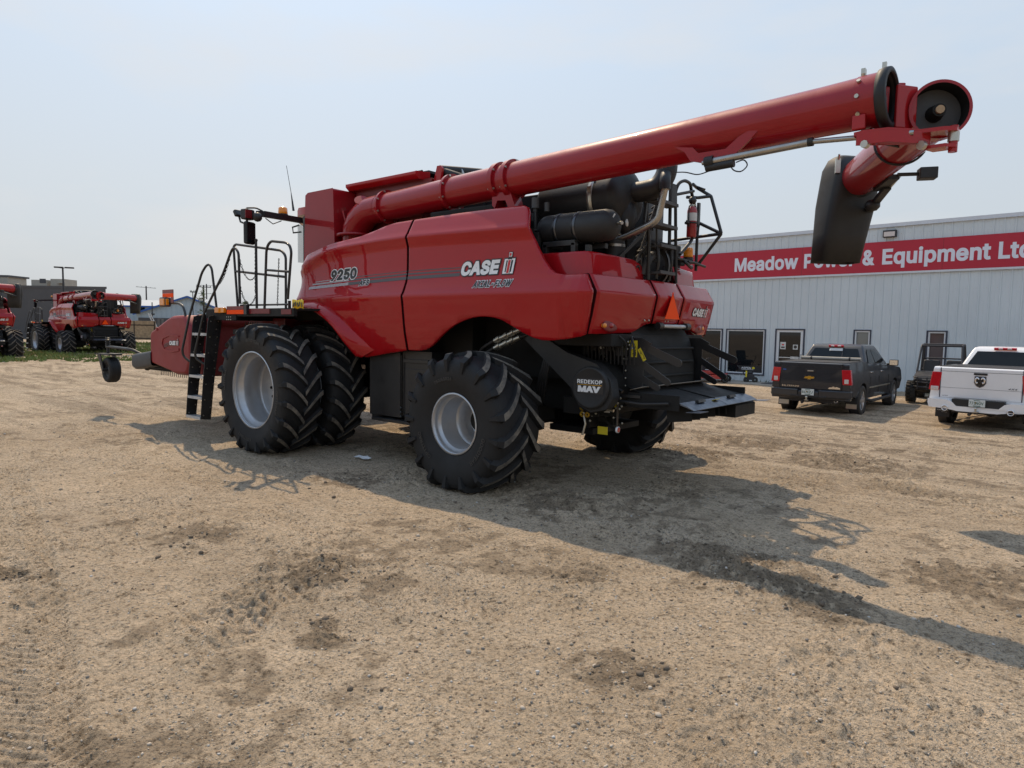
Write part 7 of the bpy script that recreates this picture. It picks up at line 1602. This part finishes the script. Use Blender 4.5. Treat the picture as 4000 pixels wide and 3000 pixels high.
def gable_front(name, label, A, B, depth, zw, zr, cat='shed', notch=0):
    """gable end A->B faces the yard"""
    A = Vector(A); B = Vector(B); U = (B-A).normalized(); L = (B-A).length; Nn = Vector((-U.y, U.x)); Nn = Nn if Nn.x > 0 else -Nn
    root = thing(name, label, cat, (A.x, A.y, 0)); F = lambda s, o, z: ((U*s+Nn*o).x, (U*s+Nn*o).y, z)
    apex = L*.52
    vs = [F(0, 0, -.5), F(L, 0, -.5), F(L, 0, zw), F(apex, 0, zr), F(0, 0, zw)]; vs2 = [F(0, depth, -.5), F(L, depth, -.5), F(L, depth, zw), F(apex, depth, zr), F(0, depth, zw)]
    g = MB(); g.add(vs+vs2, [(0, 1, 2, 3, 4), (9, 8, 7, 6, 5), (0, 4, 9, 5), (1, 6, 7, 2)])
    n = int(L/.6)
    for k in range(1, n):
        s = L*k/n; zt = zw+(zr-zw)*(s/apex if s < apex else (L-s)/(L-apex)); g.box(F(s, -.015, (zt-.5)/2), (.05, .05, zt+.4), (0, 0, math.atan2(U.y, U.x)))
    g.build('wall', M['paleblue'], root)
    e = .4
    for (s0, z0, s1, z1) in ((-e, zw-e*(zr-zw)/apex, apex, zr), (apex, zr, L+e, zw-e*(zr-zw)/(L-apex))):
        g = MB(); g.add([F(s0, -e, z0+.06), F(s1, -e, z1+.06), F(s1, depth, z1+.06), F(s0, depth, z0+.06)], [(0, 1, 2, 3)]); o = g.build('roof', M['paleroof'], root); m_ = o.modifiers.new('s', 'SOLIDIFY'); m_.thickness = .08
        g = MB(); g.beam(F(s0, -e-.03, z0), F(s1, -e-.03, z1), .06, .24); g.build('roof_trim', M['bluetrim'], root)
    return root, F, L
r_, F_, L_ = gable_front('gable_shed', 'pale blue shed with a blue trimmed gable facing the yard, behind the pickup header', (93.9, -31.6), (86.0, -41.4), 14, 3.25, 5.65)
g = MB(); g.box(F_(2.2, -.06, 1.2), (4.0, .1, 2.9), (0, 0, math.atan2(-9.8, -7.9))); g.build('shed_door', M['darkwall'], r_)
def build_fence():
    A = Vector((63.5, -16.0)); B = Vector((59.4, -19.6)); root = thing('wood_fence', 'brown board fence beside the far combine, in front of the pale sheds', 'fence', (A.x, A.y, 0)); U = (B-A).normalized(); L = (B-A).length
    n = 36; rng = random.Random(2)
    g = MB()
    for k in range(n): p = U*(L*(k+.5)/n); g.box((p.x, p.y, 1.22), (.02, L/n*.94, 1.70+.06*rng.random()), (0, 0, math.atan2(U.y, U.x)+math.pi/2))
    g.build('board', M['wood'], root)
    for k in range(4):
        p = U*(L*k/3); g = MB(); g.box((p.x+.09, p.y+.07, 1.0), (.1, .1, 2.1)); g.build('post', M['bark'], root)
    for z in (.5, 1.7): g = MB(); g.beam((.06, .06, z), ((U*L).x+.06, (U*L).y+.06, z), .05, .1); g.build('rail', M['bark'], root)
    t = thing('metal_panel', 'grey metal sheet standing at the right end of the board fence', 'panel', (59.1, -19.9, 0)); g = MB(); g.box((0, 0, 1.1), (.05, 1.1, 2.4), (0, 0, .7)); g.box((-.05, -.05, 1.1), (.04, .06, 2.4), (0, 0, .7)); g.build('sheet', M['darkwall'], t, bevel=.01)
build_fence()
def build_ladder():
    root = thing('extension_ladder', 'silver ladder leaning by the shed behind the board fence', 'ladder', (74, -26.2, 0)); g = MB()
    a0, a1 = Vector((0, 0, .2)), Vector((.7, 1.0, 3.0)); off = Vector((.25, -.35, 0))
    g.beam(a0, a1, .05, .09); g.build('rail', M['alu'], root); g = MB(); g.beam(a0+off, a1+off, .05, .09); g.build('rail', M['alu'], root)
    for k in range(12): g = MB(); t = (k+.5)/12; g.beam(a0.lerp(a1, t), a0.lerp(a1, t)+off, .04, .04); g.build('rung', M['alu'], root)
build_ladder()
def light_pole(name, label, p, h, rad, arms, cat='light pole', yaw_=0.0, base=-.5):
    root = thing(name, label, cat, (p[0], p[1], base)); h -= base
    g = MB(); g.tube([(0, 0, 0), (0, 0, h)], [rad, rad*.7], 8); g.build('pole', M['pole'], root)
    U = Vector((math.cos(yaw_), math.sin(yaw_), 0))
    for (z, w, kind) in arms:
        z -= base
        if kind == 'lamp':
            g = MB(); g.beam(U*-.1+Vector((0, 0, z)), U*w+Vector((0, 0, z+.05)), .06, .06); a = g.build('arm', M['pole'], root)
            g = MB(); g.box(U*(w+.2)+Vector((0, 0, z+.06)), (.7, .3, .12), (0, 0, yaw_)); g.build('lamp_head', M['pole'], root, bevel=.03)
        else:
            g = MB(); g.beam(U*-w+Vector((0, 0, z)), U*w+Vector((0, 0, z)), .10, .10); g.build('crossarm', M['pole'], root)
            for k in (-.9, -.45, .45, .9): g = MB(); g.cyl(U*w*k+Vector((0, 0, z+.05)), U*w*k+Vector((0, 0, z+.22)), .05, .03, 6); g.build('insulator', M['greyplastic'], root)
VP = R_(-22-90)
light_pole('light_pole', 'dark steel light pole rising in front of the warehouse, between the two roof units', (63.8, -13.7), 6.62, .10, [(6.57, .3, 'lamp'), (6.57, -.5, 'lamp')], yaw_=VP)
light_pole('utility_pole', 'utility pole with a long crossarm, beside the thin leafed young tree', (78.9, -33.6), 6.75, .12, [(6.5, .85, 'arm')], 'utility pole', VP)
light_pole('utility_pole', 'thin utility pole with a short crossarm, in front of the gable shed roof', (79.9, -32.7), 5.95, .07, [(5.85, .30, 'arm')], 'utility pole', VP)
light_pole('light_pole', 'slim grey post standing by the board fence, left of the gable shed', (83.7, -29.4), 4.5, .09, [(2.95, .25, 'arm')], 'post', VP)
light_pole('utility_pole', 'distant transmission pole with two crossarms, seen through the platform railing', (205, -96), 14.5, .25, [(14, 3.0, 'arm'), (11.5, 2.4, 'arm')], 'utility pole', R_(-115))
light_pole('utility_pole', 'distant transmission pole above the long shed roof, left of the marker board', (190, -72), 12.0, .25, [(11.6, 3.2, 'arm')], 'utility pole', R_(-70))
def small_tree(loc, h, w, n, label, seed):
    rng = random.Random(seed); root = thing('young_tree', label, 'tree', loc)
    g = MB(); g.tube([(0, 0, -.3), (.03, 0, h*.5), (0, .03, h*.97)], [.07, .045, .012], 8); tips = []
    for k in range(26):
        t = .22+.75*rng.random(); a = rng.random()*6.28; L = w*(1.05-t)*(.6+.6*rng.random()); z = h*t
        e = Vector((math.cos(a)*L, math.sin(a)*L, z+L*.55)); g.tube([(0, 0, z), tuple(e*.5+Vector((0, 0, z))*.5), tuple(e)], [.022, .014, .006], 5); tips.append((Vector((0, 0, z)), e))
    g.build('trunk', M['bark'], root)
    c = MB()
    for k in range(n):
        a, b = tips[rng.randrange(len(tips))]; p = a.lerp(b, .3+.75*rng.random())+Vector((rng.gauss(0, .10), rng.gauss(0, .10), rng.gauss(0, .10)))
        s = .05+.06*rng.random(); q = Matrix.Rotation(rng.random()*6, 3, 'Z') @ Matrix.Rotation(rng.random()*3, 3, 'X')
        c.add([p+q @ Vector(v) for v in ((-s, 0, 0), (0, -s*.5, 0), (s, 0, 0), (0, s*.5, 0))], [(0, 1, 2, 3)])
    c.build('crown', M['leaf'], root)
small_tree((76.2, -32.2, 0), 6.4, 1.5, 900, 'thin leafed young tree beside the crossarm pole, seen between the ladder handrails', 3)
small_tree((52, -24.2, 0), 4.0, .75, 520, 'slender young tree behind the right half of the platform railing', 5)
small_tree((54, -24.0, 0), 3.1, .55, 260, 'small sparse sapling left of the slender young tree', 8)
# another red header on a trailer and a black implement glimpsed behind the platform
def build_far_header():
    root = thing('draper_header', 'long red header with pale canvas, on its trailer behind the front tyres', 'harvester header', (30, -15.5, 0), R_(-58))
    g = MB(); g.bx(-5, 7, -.2, .2, 1.55, 1.9); g.bx(-5, 7, -.9, -.1, .9, 1.05); g.build('frame', M['red_dull'], root, bevel=.03)
    g = MB(); g.bx(-4.8, 6.8, -.85, -.15, 1.06, 1.5); g.build('canvas', M['offwhite'], root)
    g = MB(); g.tube([(-5, -1.2, 2.0), (7, -1.2, 2.0)], .1, 8); g.build('reel', M['red_dull'], root)
    for x in (-3.5, 4.5):
        for y in (-.7, .5): g = MB(); g.lathe([(-.1, .2), (-.11, .36), (.11, .36), (.1, .2)], (x, y, .30), n=20); g.build('wheel', M['cartyre'], root)
    g = MB(); g.bx(-4.5, 6.5, -.1, .1, .5, .65)
    for x in (-3.5, 4.5): g.bx(x-.08, x+.08, -.8, .6, .3, .45); g.bx(x-.08, x+.08, -.1, .1, .6, .95)
    g.build('trailer', M['pole'], root)
build_far_header()
def build_grass():
    """ragged strip of grass under the far combines"""
    n = 26000; rg = np.random.default_rng(5)
    x = rg.uniform(31, 66, n); y = rg.uniform(-22, 6, n)
    dens = fbm(x*.35, y*.35, 12, 3)+.22*sstep(32.5, 37, x)-.05
    k = dens > rg.uniform(-.12, .30, n); x, y = x[k], y[k]; n = len(x); z = ground_h(x, y, False)-.01
    h = rg.uniform(.06, .20, n); a = rg.uniform(0, 2*math.pi, n); w = rg.uniform(.05, .10, n); lean = rg.uniform(-.08, .08, (n, 2))
    V = np.zeros((n, 6, 3)); dx, dy = np.cos(a)*w, np.sin(a)*w
    for j, (sx, t) in enumerate(((-1, 0), (1, 0), (-.3, 1), (-.2, 0), (1.6, 0), (1.0, .8))):
        V[:, j, 0] = x+dx*sx+lean[:, 0]*t*(1 if j < 3 else -1.4); V[:, j, 1] = y+dy*sx+lean[:, 1]*t*(1 if j < 3 else -1.2); V[:, j, 2] = z+h*t
    F = (np.array([[0, 1, 2], [3, 4, 5]])[None]+(np.arange(n)*6)[:, None, None]).reshape(-1, 3)
    me = bpy.data.meshes.new('grass'); me.from_pydata(V.reshape(-1, 3).tolist(), [], F.tolist())
    me.materials.append(mat('grass_blade', (.13, .175, .04), .7, var=.35, vscale=.8)); me.materials.append(mat('dry_grass_blade', (.24, .22, .07), .8)); me.polygons.foreach_set('material_index', np.repeat((rg.random(n) < .12).astype(np.int32), 2))
    o = bpy.data.objects.new('grass', me); COL.objects.link(o); tag(o, 'ragged green grass under the far combines', 'grass', None, 'stuff')
build_grass()
def weeds():
    n = 900; rg = np.random.default_rng(9); s = rg.uniform(-3, 9, n); o_ = np.abs(rg.normal(0, .25, n))+.05
    k = (fbm(s*.9, o_, 4, 2) > -.02); s, o_ = s[k], o_[k]; g = MB()
    for a, b in zip(s, o_):
        p = Vector(bp_(a, -.2, b+.05)); q = rg.uniform(0, 6.28); h = rg.uniform(.05, .16); dv = Vector((math.cos(q)*.03, math.sin(q)*.03, 0))
        g.add([p-dv, p+dv, p+Vector((rg.normal(0, .04), rg.normal(0, .04), h))], [(0, 1, 2)])
    tag(g.build('weeds', M['leaf']), 'low weeds growing along the foot of the dealership wall', 'weeds', None, 'stuff')
weeds()
def litter():
    g = MB(); rg = random.Random(3); G = [[(2.05+.05*i+.02*rg.random(), 1.55+.045*j+.02*rg.random(), gh(2.1, 1.6)+.014+.035*rg.random()) for j in range(4)] for i in range(5)]
    g.grid(G, smooth=False); o = g.build('paper_scrap', M['paper']); o.modifiers.new('s', 'SOLIDIFY').thickness = .002
    tag(o, 'crumpled white paper scrap on the ground beside the inner front tyre', 'litter')
litter()

def build_reflection_trees():  # unseen trees, added only to give the paint a dark reflection
    """trees added out of view behind the viewpoint: they only show as reflections in paint and glass"""
    rg = np.random.default_rng(21); n = 5200
    a = rg.uniform(R_(70), R_(205), n); rad = rg.uniform(58, 74, n); x = CAMPOS.x+rad*np.cos(a); y = CAMPOS.y+rad*np.sin(a)
    top = 4.5+7.0*np.abs(fbm(a*14, a*3, 8, 3))*2
    z = rg.uniform(.2, 1, n)**.8*top; s = rg.uniform(.7, 1.6, n); al = rg.uniform(0, 6.28, n); be = rg.uniform(-1, 1, n)
    V = np.zeros((n, 4, 3)); 
    for j, (p, q) in enumerate(((-1, 0), (0, -.7), (1, 0), (0, .7))):
        V[:, j, 0] = x+s*(p*np.cos(al)-q*np.sin(al)*be); V[:, j, 1] = y+s*(p*np.sin(al)+q*np.cos(al)*be); V[:, j, 2] = z+s*q*np.sqrt(1-be*be*.7)
    me = bpy.data.meshes.new('reflection_trees'); me.from_pydata(V.reshape(-1, 3).tolist(), [], [(4*i, 4*i+1, 4*i+2, 4*i+3) for i in range(n)]); me.materials.append(M['leaf'])
    o = bpy.data.objects.new('reflection_trees', me); COL.objects.link(o); tag(o, 'unseen belt of trees added behind the viewpoint for reflections in the paint', 'trees', None, 'stuff')
build_reflection_trees()
